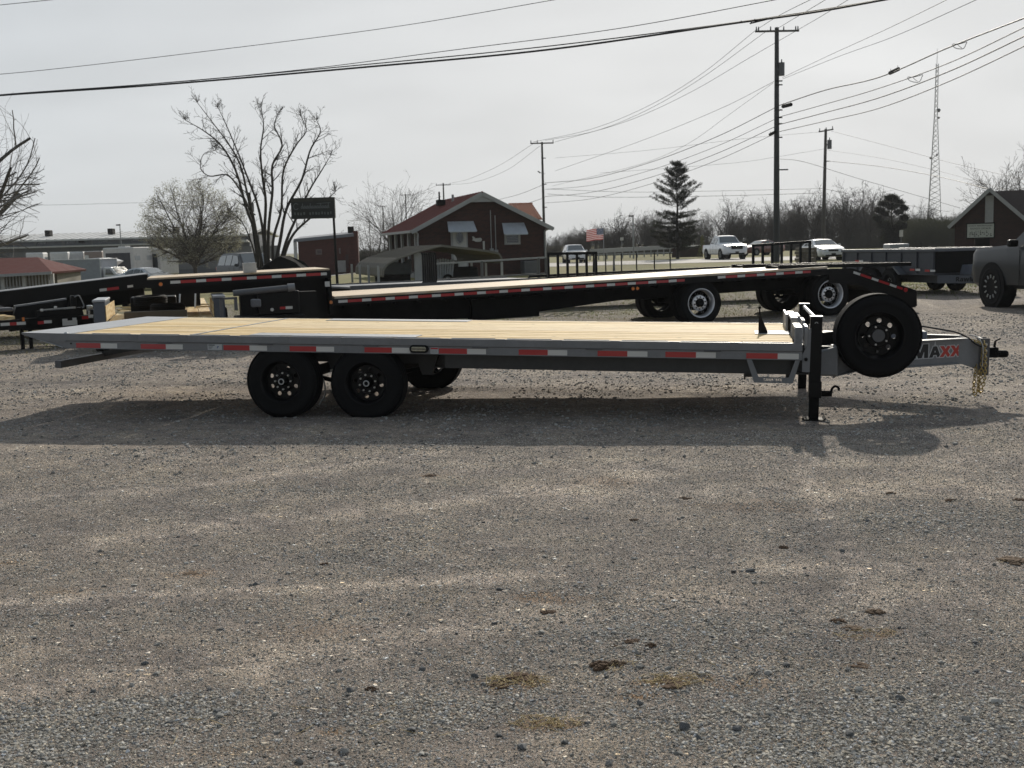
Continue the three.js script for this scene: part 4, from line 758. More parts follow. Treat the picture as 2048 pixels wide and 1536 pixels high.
{ // plank-floored trailer seen from its end, spare tyres lying on it
  const T = thing('plank_trailer', 'plank-floored trailer seen end on with two tyres lying on its boards', 'trailer');
  const n = P(322, 645, 19.7), f = P(336, 599, 29.0); local(T, V(n.x, -0.1, n.z), f.clone().sub(n)); const L = Math.hypot(f.x - n.x, f.z - n.z), B = () => new MB(), y = 0.56, hw = 0.9;
  for (let i = 0; i < 8; i++) B().rbox(L / 2, y, -hw + (i + 0.5) * hw / 4, L, 0.04, hw / 4 - 0.008, 0.005).build('deck_board', woodMats[i % 4], T);
  for (const s of [-1, 1]) {
    B().rbox(0.75, y + 0.13, s * (hw + 0.11), 1.3, 0.5, 0.2, 0.03).build('fender', paint([0.1, 0.115, 0.14], 0.4), T);
    B().rbox(0.75, y + 0.39, s * (hw + 0.11), 1.34, 0.04, 0.22, 0.01).build('fender_top', M.silver, T);
    B().span(0.1, 2.6, y + 0.03, y + 0.3, s * (hw + 0.0), s * (hw + 0.012)).build('fender_side_board', yellowWood, T);
    B().span(0, L, y - 0.16, y - 0.02, s * hw, s * (hw + 0.03)).build('side_rail', M.black, T);
    const w = trailerWheel(T, 0.8, 0.375, s * (hw + 0.26), 0); if (s < 0) w.rotation.y = Math.PI;
    for (const [x, h] of [[4.0, 0.03], [5.2, 0.03]]) B().rbox(x, y + 0.05, s * (hw - 0.12), 0.12, 0.03, 0.3, 0.004).build('loose_plank', yellowWood, T);
  }
  B().cyl(V(0.8, 0.375, -0.9), V(0.8, 0.375, 0.9), 0.05, 0.05, 10).build('axle', M.blackMatt, T);
  B().rbox(0.9, y + 0.08, -0.1, 0.14, 0.13, 1.1, 0.02).build('timber_beam', paint([0.13, 0.105, 0.075], 0.8), T);
  B().span(L - 0.05, L, y - 0.3, y + 0.02, -hw, hw).build('head_rail', M.black, T);
  for (const s of [-1, 1]) { const g = B(); g.bar(V(L, y - 0.1, s * hw), V(L + 1.2, y - 0.1, 0), 0.08, 0.12); g.build('drawbar', M.black, T); }
  B().span(L + 1.1, L + 1.2, 0, y, -0.05, 0.05).build('jack_leg', M.black, T);
  for (const s of [0.3, 0.62]) B().bar(V(4.2, y + 0.02, s), V(4.5, y + 0.34, s + 0.03), 0.03, 0.03).build('stake', M.tapeWhite, T);
  B().rbox(3.9, y + 0.16, -0.2, 0.7, 0.3, 0.9, 0.03).build('tool_tray', M.black, T);
  B().rbox(5.2, y + 0.3, 0.35, 0.5, 0.6, 0.8, 0.04).build('black_case', M.black, T);
  const seat = (x, z, dy, tilt, label) => { const t = thing('loose_tyre', label, 'tyre'); meshOf('tyre_tread', tyreGeo(0.33, 0.2, 0.2, 40), M.rubber, t); const p = V(x, y + 0.02 + 0.2 + dy, z).applyEuler(T.rotation).add(T.position); t.position.copy(p); t.rotation.set(-Math.PI / 2, 0, 0); t.rotateX(tilt); new MB().lathe([[0.2, -0.03], [0.17, -0.06], [0.16, -0.12], [0.05, -0.13]], 32, new THREE.Matrix4().makeRotationX(Math.PI / 2)).build('rim', M.black, t); return t; };
  seat(2.1, 0.1, 0, 0, 'black tyre lying flat on the plank trailer, the nearer of two'); seat(3.4, -0.25, 0.12, 0.05, 'black tyre lying flat on the plank trailer, the farther of two');
}
{ // black trailer front with a grey winch box under the step deck
  const T = thing('black_winch_trailer', 'black trailer front with grey winch box and cylinder, under the step-deck neck', 'trailer'), o = P(440, 640, 19.35), e = P(600, 640, 19.75);
  local(T, V(o.x, -0.07, o.z), e.clone().sub(o)); const S = 114, B = () => new MB(), X = (px) => (px - 440) / S, Y = (py) => (660 - py) / S + 0.36;
  B().cyl(V(X(470), Y(589), -0.3), V(X(580), Y(582), -0.3), 0.055, 0.055, 14).build('hydraulic_cylinder', M.greyPaintDark, T);
  B().cyl(V(X(578), Y(582), -0.3), V(X(592), Y(581), -0.3), 0.075, 0.07, 14).build('cylinder_end', M.greyPaint, T);
  B().rbox(X(511), Y(609), -0.05, 0.17, 0.14, 0.2, 0.03).build('winch_box', paint([0.13, 0.135, 0.15], 0.4), T);
  const fr = B(); fr.span(X(442), X(476), Y(600), Y(596), -0.2, -0.1).span(X(442), X(448), Y(632), Y(596), -0.2, -0.1).span(X(470), X(476), Y(622), Y(596), -0.2, -0.1); fr.build('winch_guard', M.greyPaintDark, T);
  const bd = B(); bd.rbox(X(560), Y(612), -0.6, 0.72, 0.42, 0.5, 0.03).rbox(X(540), Y(645), -0.5, 1.2, 0.16, 0.6, 0.02).span(X(485), X(640), Y(655), Y(592), -0.95, -0.6); bd.build('front_frame', M.black, T);
  B().span(X(561), X(572), Y(625), Y(620), -0.345, -0.335).build('red_reflector', M.red, T); B().span(X(572.3), X(586), Y(625), Y(619.5), -0.345, -0.335).build('white_reflector', M.tapeWhite, T); B().cyl(V(X(545), Y(625), -0.35), V(X(545), Y(625), -0.33), 0.03, 0.03, 12).build('round_reflector', M.tapeWhite, T);
  for (const x of [0.3, 1.2]) { const l = B(); l.span(x - 0.05, x + 0.05, 0.02, 0.55, -0.55, -0.45).span(x - 0.12, x + 0.12, 0, 0.03, -0.6, -0.4); l.build('jack_leg', M.black, T); }
}
{ // grey-decked utility trailer and black ladder gates behind the step deck
  const T = thing('utility_trailer', 'dark utility trailer with ribbed upright gate behind the step-deck trailer', 'trailer'), a = P(700, 580, 26), b = P(1090, 556, 28.5);
  local(T, V(a.x, -0.1, a.z), b.clone().sub(a)); const L = Math.hypot(b.x - a.x, b.z - a.z), B = () => new MB(), y = 0.86, S = 83, X = (px) => (px - 700) * L / 390;
  B().span(0, L, y - 0.04, y, 0, -2).build('deck', paint([0.12, 0.13, 0.15], 0.5), T);
  const s = B(); s.span(0, L, y - 0.2, y + 0.03, 0, 0.05).span(0, L, y - 0.2, y + 0.03, -2.05, -2); s.build('side_rail', M.greyPaintDark, T);
  const g = sub('ribbed_gate', T, V(X(853), y, -0.05)); for (let i = 0; i < 7; i++) new MB().rbox(-0.165 + i * 0.055, 0.36, 0, 0.034, 0.74, 0.05, 0.004).build('gate_rib', M.black, g); new MB().span(-0.19, 0.19, 0.7, 0.745, -0.04, -0.03).span(-0.19, 0.19, 0.0, 0.04, -0.04, -0.03).build('gate_frame', M.black, g);
  for (const x of [X(790), X(830)]) { trailerWheel(T, x, 0.372, -0.1, 0); const f = trailerWheel(T, x, 0.372, -1.9, 0); f.rotation.y = Math.PI; B().cyl(V(x, 0.372, -0.2), V(x, 0.372, -1.8), 0.05, 0.05, 10).build('axle', M.blackMatt, T); }
  B().span(L - 0.6, L - 0.5, 0, y - 0.1, -1.05, -0.95).build('jack_leg', M.black, T);
}
{
  const T = thing('black_rail_trailer', 'black pipe-rail trailer with two ladder gates standing up behind the step-deck trailer', 'trailer'), a = P(1096, 556, 29.5), b = P(1690, 528, 31.5);
  local(T, V(a.x, -0.1, a.z), b.clone().sub(a)); const L = Math.hypot(b.x - a.x, b.z - a.z), B = () => new MB(), X = (px) => (px - 1096) * L / 594, S = 74;
  const y0 = a.y + 0.1, y1 = b.y + 0.1, Y = (x) => lerp(y0, y1, x / L);
  B().bar(V(0, Y(0), 0), V(L, Y(L), 0), 0.06, 0.07).build('top_rail', M.black, T); B().bar(V(0, Y(0), -2), V(L, Y(L), -2), 0.06, 0.07).build('top_rail', M.black, T);
  for (const px of [1270, 1340, 1375, 1452]) B().span(X(px) - 0.02, X(px) + 0.02, Y(X(px)), Y(X(px)) + 0.07, -0.02, 0.02).build('rail_stud', M.black, T);
  B().span(0, L, 0.55, 0.62, 0, -2).build('deck', M.blackMatt, T);
  for (let i = 0; i <= 6; i++) for (const z of [0, -2]) B().span(i * L / 6 - 0.03, i * L / 6 + 0.03, 0.5, Y(i * L / 6), z - 0.03, z + 0.03).build('rail_post', M.black, T);
  const gate = (px0, px1, n, h0, h1) => { const g = sub('ladder_gate', T, V(0, 0, 0.06)); for (let i = 0; i < n; i++) { const x = lerp(X(px0), X(px1), i / (n - 1)), h = lerp(h0, h1, i / (n - 1)); new MB().span(x - 0.028, x + 0.028, Y(x), Y(x) + h, -0.03, 0.03).build('gate_bar', M.black, g); } new MB().bar(V(X(px0) - 0.03, Y(X(px0)) + h0, 0), V(X(px1) + 0.03, Y(X(px1)) + h1, 0), 0.06, 0.07).build('gate_top', M.black, g); };
  gate(1096, 1186, 6, 0.63, 0.6); gate(1496, 1613, 7, 0.62, 0.66);
  for (const x of [X(1330), X(1390)]) { trailerWheel(T, x, 0.372, -0.1, 0); const f = trailerWheel(T, x, 0.372, -1.9, 0); f.rotation.y = Math.PI; B().cyl(V(x, 0.372, -0.2), V(x, 0.372, -1.8), 0.05, 0.05, 10).build('axle', M.blackMatt, T); }
  for (const x of [0.2, L - 0.2]) B().span(x - 0.04, x + 0.04, 0, 0.6, -1.04, -0.96).build('jack_leg', M.black, T);
}
{ // grey dump trailer at the right
  const T = thing('dump_trailer', 'grey steel dump trailer with toolbox on its drawbar, behind the parked pickup', 'trailer'), C = P(1870, 548, 31.5), Lc = V(C.x - 1.35, 0, C.z - 4.05);
  local(T, V(C.x, -0.1, C.z), V(C.x - Lc.x, 0, C.z - Lc.z)); // +x towards its front; near side is -z or +z: work out below
  const B = () => new MB(), L = 4.3, W = 2.15, yb = 0.62, yt = 1.26, g = paint([0.06, 0.066, 0.08], 0.5), gl = paint([0.11, 0.12, 0.14], 0.45);
  // in this frame the camera side is +z, the box spans z 0..-W... its left side faces the camera
  const side = (z) => { const b = B(); b.span(-L, 0, yb, yt, z - 0.02, z + 0.02); for (let i = 0; i < 7; i++) b.span(-L + 0.02 + i * 0.7, -L + 0.08 + i * 0.7, yb, yt - 0.05, z - 0.06, z + 0.06); b.build('box_side', g, T); B().rbox(-L / 2, yt, z, L + 0.1, 0.09, 0.12, 0.02).build('top_rail', gl, T); };
  const sg = -1; side(0); side(sg * W);
  B().span(-0.02, 0.02, yb, yt, 0.0, sg * W).build('box_front', M.blackMatt, T); B().rbox(0, yt, sg * W / 2, 0.12, 0.09, W, 0.02).build('top_rail', gl, T); B().rbox(-L, yt - 0.3, sg * W / 2, 0.05, 0.6, W, 0.01).build('tailgate', g, T);
  B().span(-L, 0, yb - 0.06, yb, 0.0, sg * W).build('box_floor', g, T);
  const fr = B(); for (const z of [-0.5, -1.65]) fr.span(-L, 0.1, yb - 0.3, yb - 0.07, z - 0.05, z + 0.05); fr.build('main_beam', M.greyPaintDark, T);
  for (const z of [0.12, -W - 0.12]) { const f = B(); f.ext([[-3.3, yb - 0.05], [-2.95, yb + 0.24], [-1.55, yb + 0.24], [-1.2, yb - 0.05], [-1.3, yb - 0.05], [-1.6, yb + 0.19], [-2.9, yb + 0.19], [-3.2, yb - 0.05]], 0.24, new THREE.Matrix4().makeTranslation(0, 0, z - 0.12)); f.build('fender', gl, T); }
  for (const x of [-2.7, -1.8]) for (const k of [0, 1]) { const w = trailerWheel(T, x, 0.372, k ? -W - 0.2 : 0.2, 0); if (k) w.rotation.y = Math.PI; }
  for (const x of [-2.7, -1.8]) B().cyl(V(x, 0.372, 0), V(x, 0.372, -W), 0.05, 0.05, 10).build('axle', M.blackMatt, T);
  for (const [z, e] of [[-0.1, -1.0], [-W + 0.1, -W / 2 - 0.08]]) { const a = V(0.0, yb - 0.17, z), b = V(1.75, yb - 0.17, e), d = b.clone().sub(a); B().bar(a, b, 0.07, 0.22).build('drawbar', gl, T); }
  const tb = B(); tb.ext([[0.25, yb - 0.05], [0.35, yb + 0.22], [1.1, yb + 0.22], [1.25, yb - 0.05]], 0.9, new THREE.Matrix4().makeTranslation(0, 0, -W / 2 - 0.45)); tb.build('toolbox', paint([0.13, 0.145, 0.18], 0.35), T);
  const jl = B(); jl.span(1.6, 1.7, 0.05, yb + 0.1, -W / 2 - 0.05, -W / 2 + 0.05).span(1.5, 1.8, 0, 0.05, -W / 2 - 0.12, -W / 2 + 0.12); jl.build('jack_leg', M.black, T);
  for (const [x, yy, r] of [[-3.6, yb + 0.3, 1], [-3.4, yb + 0.3, 0], [-1.0, yb + 0.06, 1], [-0.75, yb + 0.06, 0], [-0.35, yb + 0.04, 1], [-0.12, yb + 0.04, 0]]) { B().span(x, x + 0.2, yy, yy + 0.06, 0.062, 0.066).build(r ? 'red_reflector' : 'white_reflector', r ? M.red : M.tapeWhite, T); }
  { const c = document.createElement('canvas'); c.width = 512; c.height = 96; const k = c.getContext('2d'); k.font = '900 84px sans-serif'; k.textBaseline = 'alphabetic'; k.fillStyle = '#0c0c0e'; k.fillText('RawMa', 10, 76); const w = k.measureText('RawMa').width; k.fillStyle = '#8a3430'; k.fillText('xx', 12 + w, 76);
    const t = new THREE.CanvasTexture(c); t.colorSpace = THREE.SRGBColorSpace; const m = meshOf('beam_lettering', new THREE.PlaneGeometry(1.15, 0.2), mat(0xffffff, 0.5, { map: t, transparent: true, alphaTest: 0.5 }), T);
    const d = V(1.75, 0, -0.9).normalize(), n = V(0.9, 0, 1.75).normalize(); m.quaternion.setFromRotationMatrix(new THREE.Matrix4().makeBasis(d.clone().multiplyScalar(1), UP, n.clone())); m.position.copy(V(0.95, yb - 0.17, -0.1 - 0.95 * 0.514).addScaledVector(n, 0.045)); }
}
// ------------------------------------------------------------------ buildings
const brickTex = (a, b, mortar) => { const rows = 16, cols = 6; return tex(512, (u, v) => {
  const y = v * rows, ry = Math.floor(y), x = u * cols + (ry % 2) * 0.5, rx = Math.floor(x), fy = y - ry, fx = x - rx, m = fy < 0.13 || fx < 0.05, k = tn(((rx % cols) + 0.5) / cols, (ry + 0.5) / rows, 96), n = 0.9 + 0.2 * tn(u, v, 160);
  return m ? mortar.map((c) => c * n) : a.map((c, i) => lerp(c, b[i], k) * n); }); };
const brickHouse = mat(0xffffff, 0.9, { map: brickTex([0.27, 0.15, 0.125], [0.20, 0.115, 0.1], [0.25, 0.185, 0.165]), uv: 0.8 });
const brickDark = mat(0xffffff, 0.9, { map: brickTex([0.23, 0.14, 0.125], [0.18, 0.115, 0.105], [0.22, 0.175, 0.16]), uv: 0.8 });
const brickRed = mat(0xffffff, 0.9, { map: brickTex([0.32, 0.15, 0.12], [0.27, 0.13, 0.105], [0.29, 0.185, 0.155]), uv: 0.8 });
const redMetal = paint([0.22, 0.05, 0.04], 0.4), copperMetal = paint([0.5, 0.2, 0.1], 0.38, { metalness: 0.3 });
const trimW = paint([0.42, 0.42, 0.42], 0.6), darkWin = M.glassDark, awn = paint([0.46, 0.49, 0.53], 0.45);
// house frame: x to the right along the gable wall, y up, z towards the camera; origin at the gable's near left corner on the ground
{
  const A = P(832, 452, 62), Rr = V(P(1090, 447, 64).x, 0, P(1090, 447, 64).z), H = thing('brick_house', 'low red brick house with red metal roof and two pale awnings, beyond the trailers', 'house');
  H.position.set(A.x, groundBase(62) , A.z); H.rotation.y = Math.atan2(-(Rr.z - A.z), Rr.x - A.x);
  const W = Math.hypot(Rr.x - A.x, Rr.z - A.z), D = 9.5, eh = A.y - groundBase(62) - 0.12, rise = 1.85, px = W / 0.258 / 1000, B = () => new MB();
  const X = (p) => (p - 832) / 258 * W, Y = (p) => eh + 0.12 - (p - 451) / 258 * W;
  const w = B(); w.ext([[0, 0], [W, 0], [W, eh], [W / 2, eh + rise - 0.05], [0, eh]], 0.2, new THREE.Matrix4().makeTranslation(0, 0, -0.2)); w.ext([[0, 0], [W, 0], [W, eh], [W / 2, eh + rise - 0.05], [0, eh]], 0.2, new THREE.Matrix4().makeTranslation(0, 0, -D)); w.span(W - 0.2, W, 0, eh, -D + 0.2, -0.2).span(1.0, 1.2, 0, eh, -D + 0.2, -0.2); w.build('wall', brickHouse, H);
  const roof = sub('roof', H); const o = 0.35, t = 0.12;
  for (const s of [-1, 1]) {
    const xe = s < 0 ? -o : W + o, ye = eh - o * rise / (W / 2) + 0.05, xr = W / 2, yr = eh + rise + 0.05, pts = [V(xe, ye, 0.4), V(xr, yr, 0.4), V(xr, yr, -D - 0.4), V(xe, ye, -D - 0.4)];
    new MB().slab(s < 0 ? pts : pts.reverse(), 0.08).build('roof_slope', redMetal, roof);
    for (let i = 0; i < 16; i++) { const z = 0.3 - i * 0.66; new MB().bar(V(xe, ye + 0.02, z), V(xr, yr + 0.02, z), 0.04, 0.04).build('roof_seam', redMetal, roof); }
    B().bar(V(xe, ye - 0.1, 0.42), V(xr, yr - 0.1, 0.42), 0.05, 0.22).build('gable_trim', trimW, H);
    B().bar(V(xe, ye - 0.06, 0.4), V(xe, ye - 0.06, -D - 0.4), 0.12, 0.14).build('gutter', trimW, H);
  }
  B().ext([[W / 2 - 0.9, eh + rise - 0.5], [W / 2, eh + rise - 0.06], [W / 2 + 0.9, eh + rise - 0.5]], 0.36, new THREE.Matrix4().makeTranslation(0, 0, 0.02)).build('gable_soffit', trimW, H);
  for (const x of [0.04, W - 0.04]) { const d = B(); d.tube([V(x - (x < 1 ? 0.3 : -0.3), eh - 0.15, 0.3), V(x, eh - 0.3, 0.12), V(x, eh - 0.6, 0.07), V(x, 0.1, 0.07)], 0.06, 20, 8); d.build('downspout', trimW, H); }
  for (let i = 0; i < 5; i++) B().rbox(0.05, eh / 2, -0.4 - i * 2.1, 0.16, eh, 0.24, 0.02).build('porch_pillar', trimW, H);
  B().span(0, 1.0, 0, 0.25, -D, -0.3).build('porch_floor', M.concrete, H);
  // door, window, awnings
  const awning = (x0, x1, y0, y1, out) => { const g = sub('awning', H); const n = 7; for (let i = 0; i < n; i++) { const a = lerp(x0, x1, i / n), b = lerp(x0, x1, (i + 1) / n) - 0.012, k = 0.1 * (i / n - 0.5), k2 = 0.1 * ((i + 1) / n - 0.5); new MB().slab([V(a + 0.03, y1, 0.04), V(a - 0.02 + k, y0, out), V(b + k2, y0, out), V(b + 0.03, y1, 0.04)], 0.02).build('awning_slat', awn, g); } new MB().span(x0, x1, y0 - 0.05, y0 + 0.0, out - 0.02, out + 0.01).build('awning_valance', awn, g); };
  awning(X(892), X(944), Y(463.5), Y(444), 0.75); awning(X(1001), X(1046), Y(471), Y(449), 0.75);
  const dr = sub('door', H); new MB().span(X(899), X(932), Y(497) - 1.2, Y(462), 0.0, 0.05).build('door_frame', trimW, dr); new MB().span(X(903), X(929), Y(497) - 1.15, Y(463.5), 0.05, 0.08).build('door_leaf', M.offWhite, dr);
  new MB().add(new THREE.CylinderGeometry(1, 1, 0.02, 28), new THREE.Matrix4().compose(V(X(916), Y(475), 0.09), new THREE.Quaternion().setFromAxisAngle(V(1, 0, 0), Math.PI / 2), V(0.2, 1, 0.33))).build('oval_pane', darkWin, dr); new MB().add(new THREE.TorusGeometry(0.2, 0.025, 8, 28), new THREE.Matrix4().makeTranslation(X(916), Y(475), 0.1).multiply(new THREE.Matrix4().makeScale(1, 1.65, 1))).build('pane_ring', trimW, dr);
  const wi = sub('window', H); for (const [a, b, c, d] of [[1006, 1038, 491, 487.5], [1006, 1038, 473, 470], [1006, 1010, 487.5, 473], [1034, 1038, 487.5, 473]]) new MB().span(X(a), X(b), Y(c), Y(d), 0.0, 0.07).build('window_frame', trimW, wi); new MB().span(X(1010), X(1034), Y(487.5), Y(473), 0.005, 0.03).build('window_pane', darkWin, wi);
  for (let i = 0; i < 3; i++) new MB().span(X(1010), X(1034), Y(477 + i * 3.4), Y(476.6 + i * 3.4), 0.03, 0.04).build('window_bar', trimW, wi);
  for (const [a, y0, y1] of [[979, 502, 424], [988, 505, 434]]) { B().cyl(V(X(a), Y(y0), 0.05), V(X(a), Y(y1), 0.05), 0.025, 0.025, 8).build('conduit_pipe', trimW, H); B().rbox(X(a), Y(y0), 0.08, 0.22, 0.26, 0.12, 0.02).build('meter_box', M.galv, H); }
  B().span(X(964) - 0.05, X(964) + 0.05, Y(505), Y(483), 0.01, 0.06).build('vent_pipe', M.offWhite, H);
  { // white animal-shaped ornament on the wall
    const b = B(); b.ext([[0, 0.02], [0.04, 0.14], [0.0, 0.22], [0.07, 0.26], [0.14, 0.2], [0.17, 0.14], [0.5, 0.16], [0.56, 0.08], [0.53, -0.02], [0.44, -0.06], [0.2, -0.05], [0.12, 0.0]], 0.04, new THREE.Matrix4().makeTranslation(X(941), Y(482), 0.01), 0.01); b.build('wall_ornament', M.offWhite, H); }
  const vent = B(); vent.rbox(W * 0.34, eh + rise * 0.68 + 0.3, -5, 0.5, 0.35, 0.5, 0.05).cyl(V(W * 0.33, eh + 1.4, -5), V(W * 0.33, eh + 2.2, -5), 0.05, 0.05, 8); vent.build('roof_vent', M.blackMatt, H);
  B().cyl(V(W * 0.41, eh + rise * 0.8, -4), V(W * 0.41, eh + rise * 0.8 + 0.5, -4), 0.07, 0.07, 10).build('vent_stack', M.galv, H);
  // rear wing with a sunlit copper-coloured roof
  const toH = (px, py, Z) => P(px, py, Z).sub(H.position).applyAxisAngle(UP, -H.rotation.y), wq = [toH(1018, 407.5, 75), toH(1064, 406.5, 72.5), toH(1085, 438, 70.5), toH(1030, 438, 72)];
  B().slab(wq.slice().reverse(), 0.06).build('wing_roof', copperMetal, H);
  for (let i = 0; i < 5; i++) { const k = (i + 0.5) / 5; B().bar(wq[0].clone().lerp(wq[1], k).add(V(0, 0.03, 0.02)), wq[3].clone().lerp(wq[2], k).add(V(0, 0.03, 0.02)), 0.05, 0.05).build('roof_seam', copperMetal, H); }
  B().bar(wq[0], wq[1], 0.1, 0.08).build('ridge_cap', copperMetal, H);
  { const a = wq[3], b = wq[2]; B().slab([V(a.x, a.y - 0.1, a.z - 0.1), V(b.x - 0.2, b.y - 0.1, b.z - 0.1), V(b.x - 0.2, 0, b.z - 0.1), V(a.x, 0, a.z - 0.1)], 0.15).build('wing_wall', brickHouse, H); }
  const ac = thing('air_conditioner', 'grey air conditioning unit against the right end of the brick house', 'air conditioner', V(0, 0, 0)); new MB().rbox(0, 0.4, 0, 0.8, 0.8, 0.8, 0.04).build('case', M.greyPaintDark, ac); new MB().cyl(V(0, 0.8, 0), V(0, 0.83, 0), 0.34, 0.34, 24).build('fan_guard', M.blackMatt, ac); ac.position.copy(V(X(1048), 0.0, 0.7).applyEuler(H.rotation).add(H.position)); ac.rotation.y = H.rotation.y;
}
{ // beige steel carport
  const T = thing('carport', 'beige metal carport with rounded eaves in front of the brick house', 'carport'), c = P(868, 545, 50), B = () => new MB(); T.position.set(c.x, -0.09, c.z); T.rotation.y = 0.27;
  const s = 44.8, m = paint([0.2, 0.187, 0.16], 0.7, { specularIntensity: 0.4 }), X = (p) => (p - 868) / s, Y = YY(50, -0.09, 868), D = 9;
  const out = [[766, 548], [768, 534], [776, 524], [796, 514], [842, 500], [885, 491], [940, 498], [985, 505], [1004, 510], [1009, 518], [1010, 528]].map(([a, b]) => [X(a) + (b > 500 ? 0 : 0), Y(b)]);
  const inn = out.map(([x, y], i) => [x * 0.985, y - 0.07]).reverse(); 
  B().ext([...out, ...inn], D, new THREE.Matrix4().makeTranslation(0, 0, -D)).build('roof_sheet', m, T);
  for (let i = 0; i < 14; i++) { const b = B(); for (let k = 0; k + 1 < out.length; k++) b.bar(V(out[k][0], out[k][1] + 0.015, -0.2 - i * 0.63), V(out[k + 1][0], out[k + 1][1] + 0.015, -0.2 - i * 0.63), 0.05, 0.03); b.build('roof_rib', m, T); }
  for (const x of [X(757), X(1008)]) for (let i = 0; i < 4; i++) B().span(x - 0.05, x + 0.05, 0, Y(528), -0.05 - i * 2.9, 0.02 - i * 2.9).build('post', trimW, T);
  B().span(X(831), X(858), 0, Y(505), -0.3, -0.2).build('door_post', trimW, T);
  const load = thing('stored_sheets', 'stack of pale sheets stored under the carport', 'sheets', V(0, 0, 0)), lp = V(X(905), 0, -1.6).applyEuler(T.rotation).add(T.position); load.position.copy(lp); load.rotation.y = 0.2;
  for (let i = 0; i < 7; i++) new MB().rbox(-0.3 + i * 0.11, 0.62 + 0.03 * Math.sin(i), 0, 0.095, 1.15, 0.06, 0.02, 0, 0, -0.02 * i).build('sheet', awn, load); new MB().span(-0.5, 0.6, 0, 0.06, -0.1, 0.1).build('stand', M.blackMatt, load);
  const cover = thing('covered_load', 'blue and white covered load under the left side of the carport', 'cover', V(X(812), 0, -4.2).applyEuler(T.rotation).add(T.position), 0.2), cb = new MB(); cb.ext([[-0.75, 0.5], [-0.75, 1.05], [-0.55, 1.2], [-0.2, 0.95], [0.1, 1.15], [0.6, 1.0], [0.95, 1.2], [0.95, 0.5]], 1.2, new THREE.Matrix4().makeTranslation(0, 0, -0.6), 0.06); cb.build('cover_sheet', paint([0.36, 0.39, 0.47], 0.6), cover); new MB().span(-0.7, 0.9, 0, 0.52, -0.5, 0.5).build('pallet', M.blackMatt, cover);
  const dk = thing('dark_machine', 'dark machine parked in the shade under the carport', 'machine', V(X(940), 0, -2.2).applyEuler(T.rotation).add(T.position), 0.2); new MB().rbox(0, 0.45, 0, 1.7, 0.7, 1.2, 0.15).rbox(-0.4, 0.9, 0, 0.7, 0.4, 1.0, 0.1).build('machine_body', M.blackMatt, dk); for (const [x, z] of [[-0.6, 0.6], [0.6, 0.6]]) { const wh = sub('wheel', dk, V(x, 0.25, z + 0.15)); meshOf('tyre', tyreGeo(0.25, 0.18, 0.13, 20), M.rubber, wh); }
}
{ // long grey warehouse
  const T = thing('warehouse', 'long grey warehouse with pale metal roof and dark roof units at the far left', 'warehouse'), c = P(0, 540, 135), B = () => new MB(); T.position.set(c.x, -0.1, c.z);
  const s = 16.6, X = XX(135, c.x), Y = YY(135, -0.1, 220), gw = paint([0.13, 0.14, 0.155], 0.6), gl = paint([0.2, 0.2, 0.205], 0.6), tilt = 0.0085;
  const W0 = X(-260), W1 = X(500);
  T.rotation.z = -0.0; 
  B().span(W0, W1, -0.8, Y(489), -14, 0).build('wall', gw, T); B().span(W0, W1, Y(489), Y(476), -14, -0.6).build('upper_wall', paint([0.17, 0.18, 0.2], 0.6), T);
  B().slab([V(W0, Y(476), 0.2), V(W1, Y(476), 0.2), V(W1, Y(461), -9), V(W0, Y(461), -9)], 0.2).build('roof', paint([0.7, 0.7, 0.69], 0.6), T); B().slab([V(W0, Y(461), -9), V(W1, Y(461), -9), V(W1, Y(476), -18), V(W0, Y(476), -18)], 0.2).build('roof', paint([0.7, 0.7, 0.69], 0.6), T);
  for (let i = 0; i < 46; i++) { const x = lerp(W0, W1, i / 45); B().bar(V(x, Y(475.7), 0.2), V(x, Y(460.7), -9), 0.08, 0.07).build('roof_seam', M.galv, T); }
  B().span(W0, W1, Y(492), Y(489), -0.6, 0.9).build('canopy', M.offWhite, T);
  for (const p of [-80, 66, 196, 330]) B().rbox(X(p), Y(461), -5.0, 0.62, 0.7, 1, 0.05).build('roof_unit', M.blackMatt, T);
  for (const p of [-110, -40, 82, 140, 205, 269, 340, 410]) B().span(X(p - 8), X(p + 8), Y(484.5), Y(480), -0.62, -0.55).build('high_window', M.glassDark, T);
  B().ext([[X(157), Y(484)], [X(157), Y(479)], [X(163), Y(476.5)], [X(168), Y(484)]], 0.4, new THREE.Matrix4().makeTranslation(0, 0, -0.55)).build('wall_hood', M.blackMatt, T);
  for (let i = 0; i < 12; i++) { const x = X(-100 + i * 56); B().span(x - 0.12, x + 0.12, Y(489), Y(476), -0.6, -0.52).build('wall_pilaster', gl, T); B().span(x + 0.4, x + 2.6, 0, Y(500), 0.0, 0.06).build('loading_door', gl, T); }
  const E = B(); E.span(X(478), X(498), Y(492), Y(487), 0, 1); E.build('end_canopy', M.offWhite, T);
}
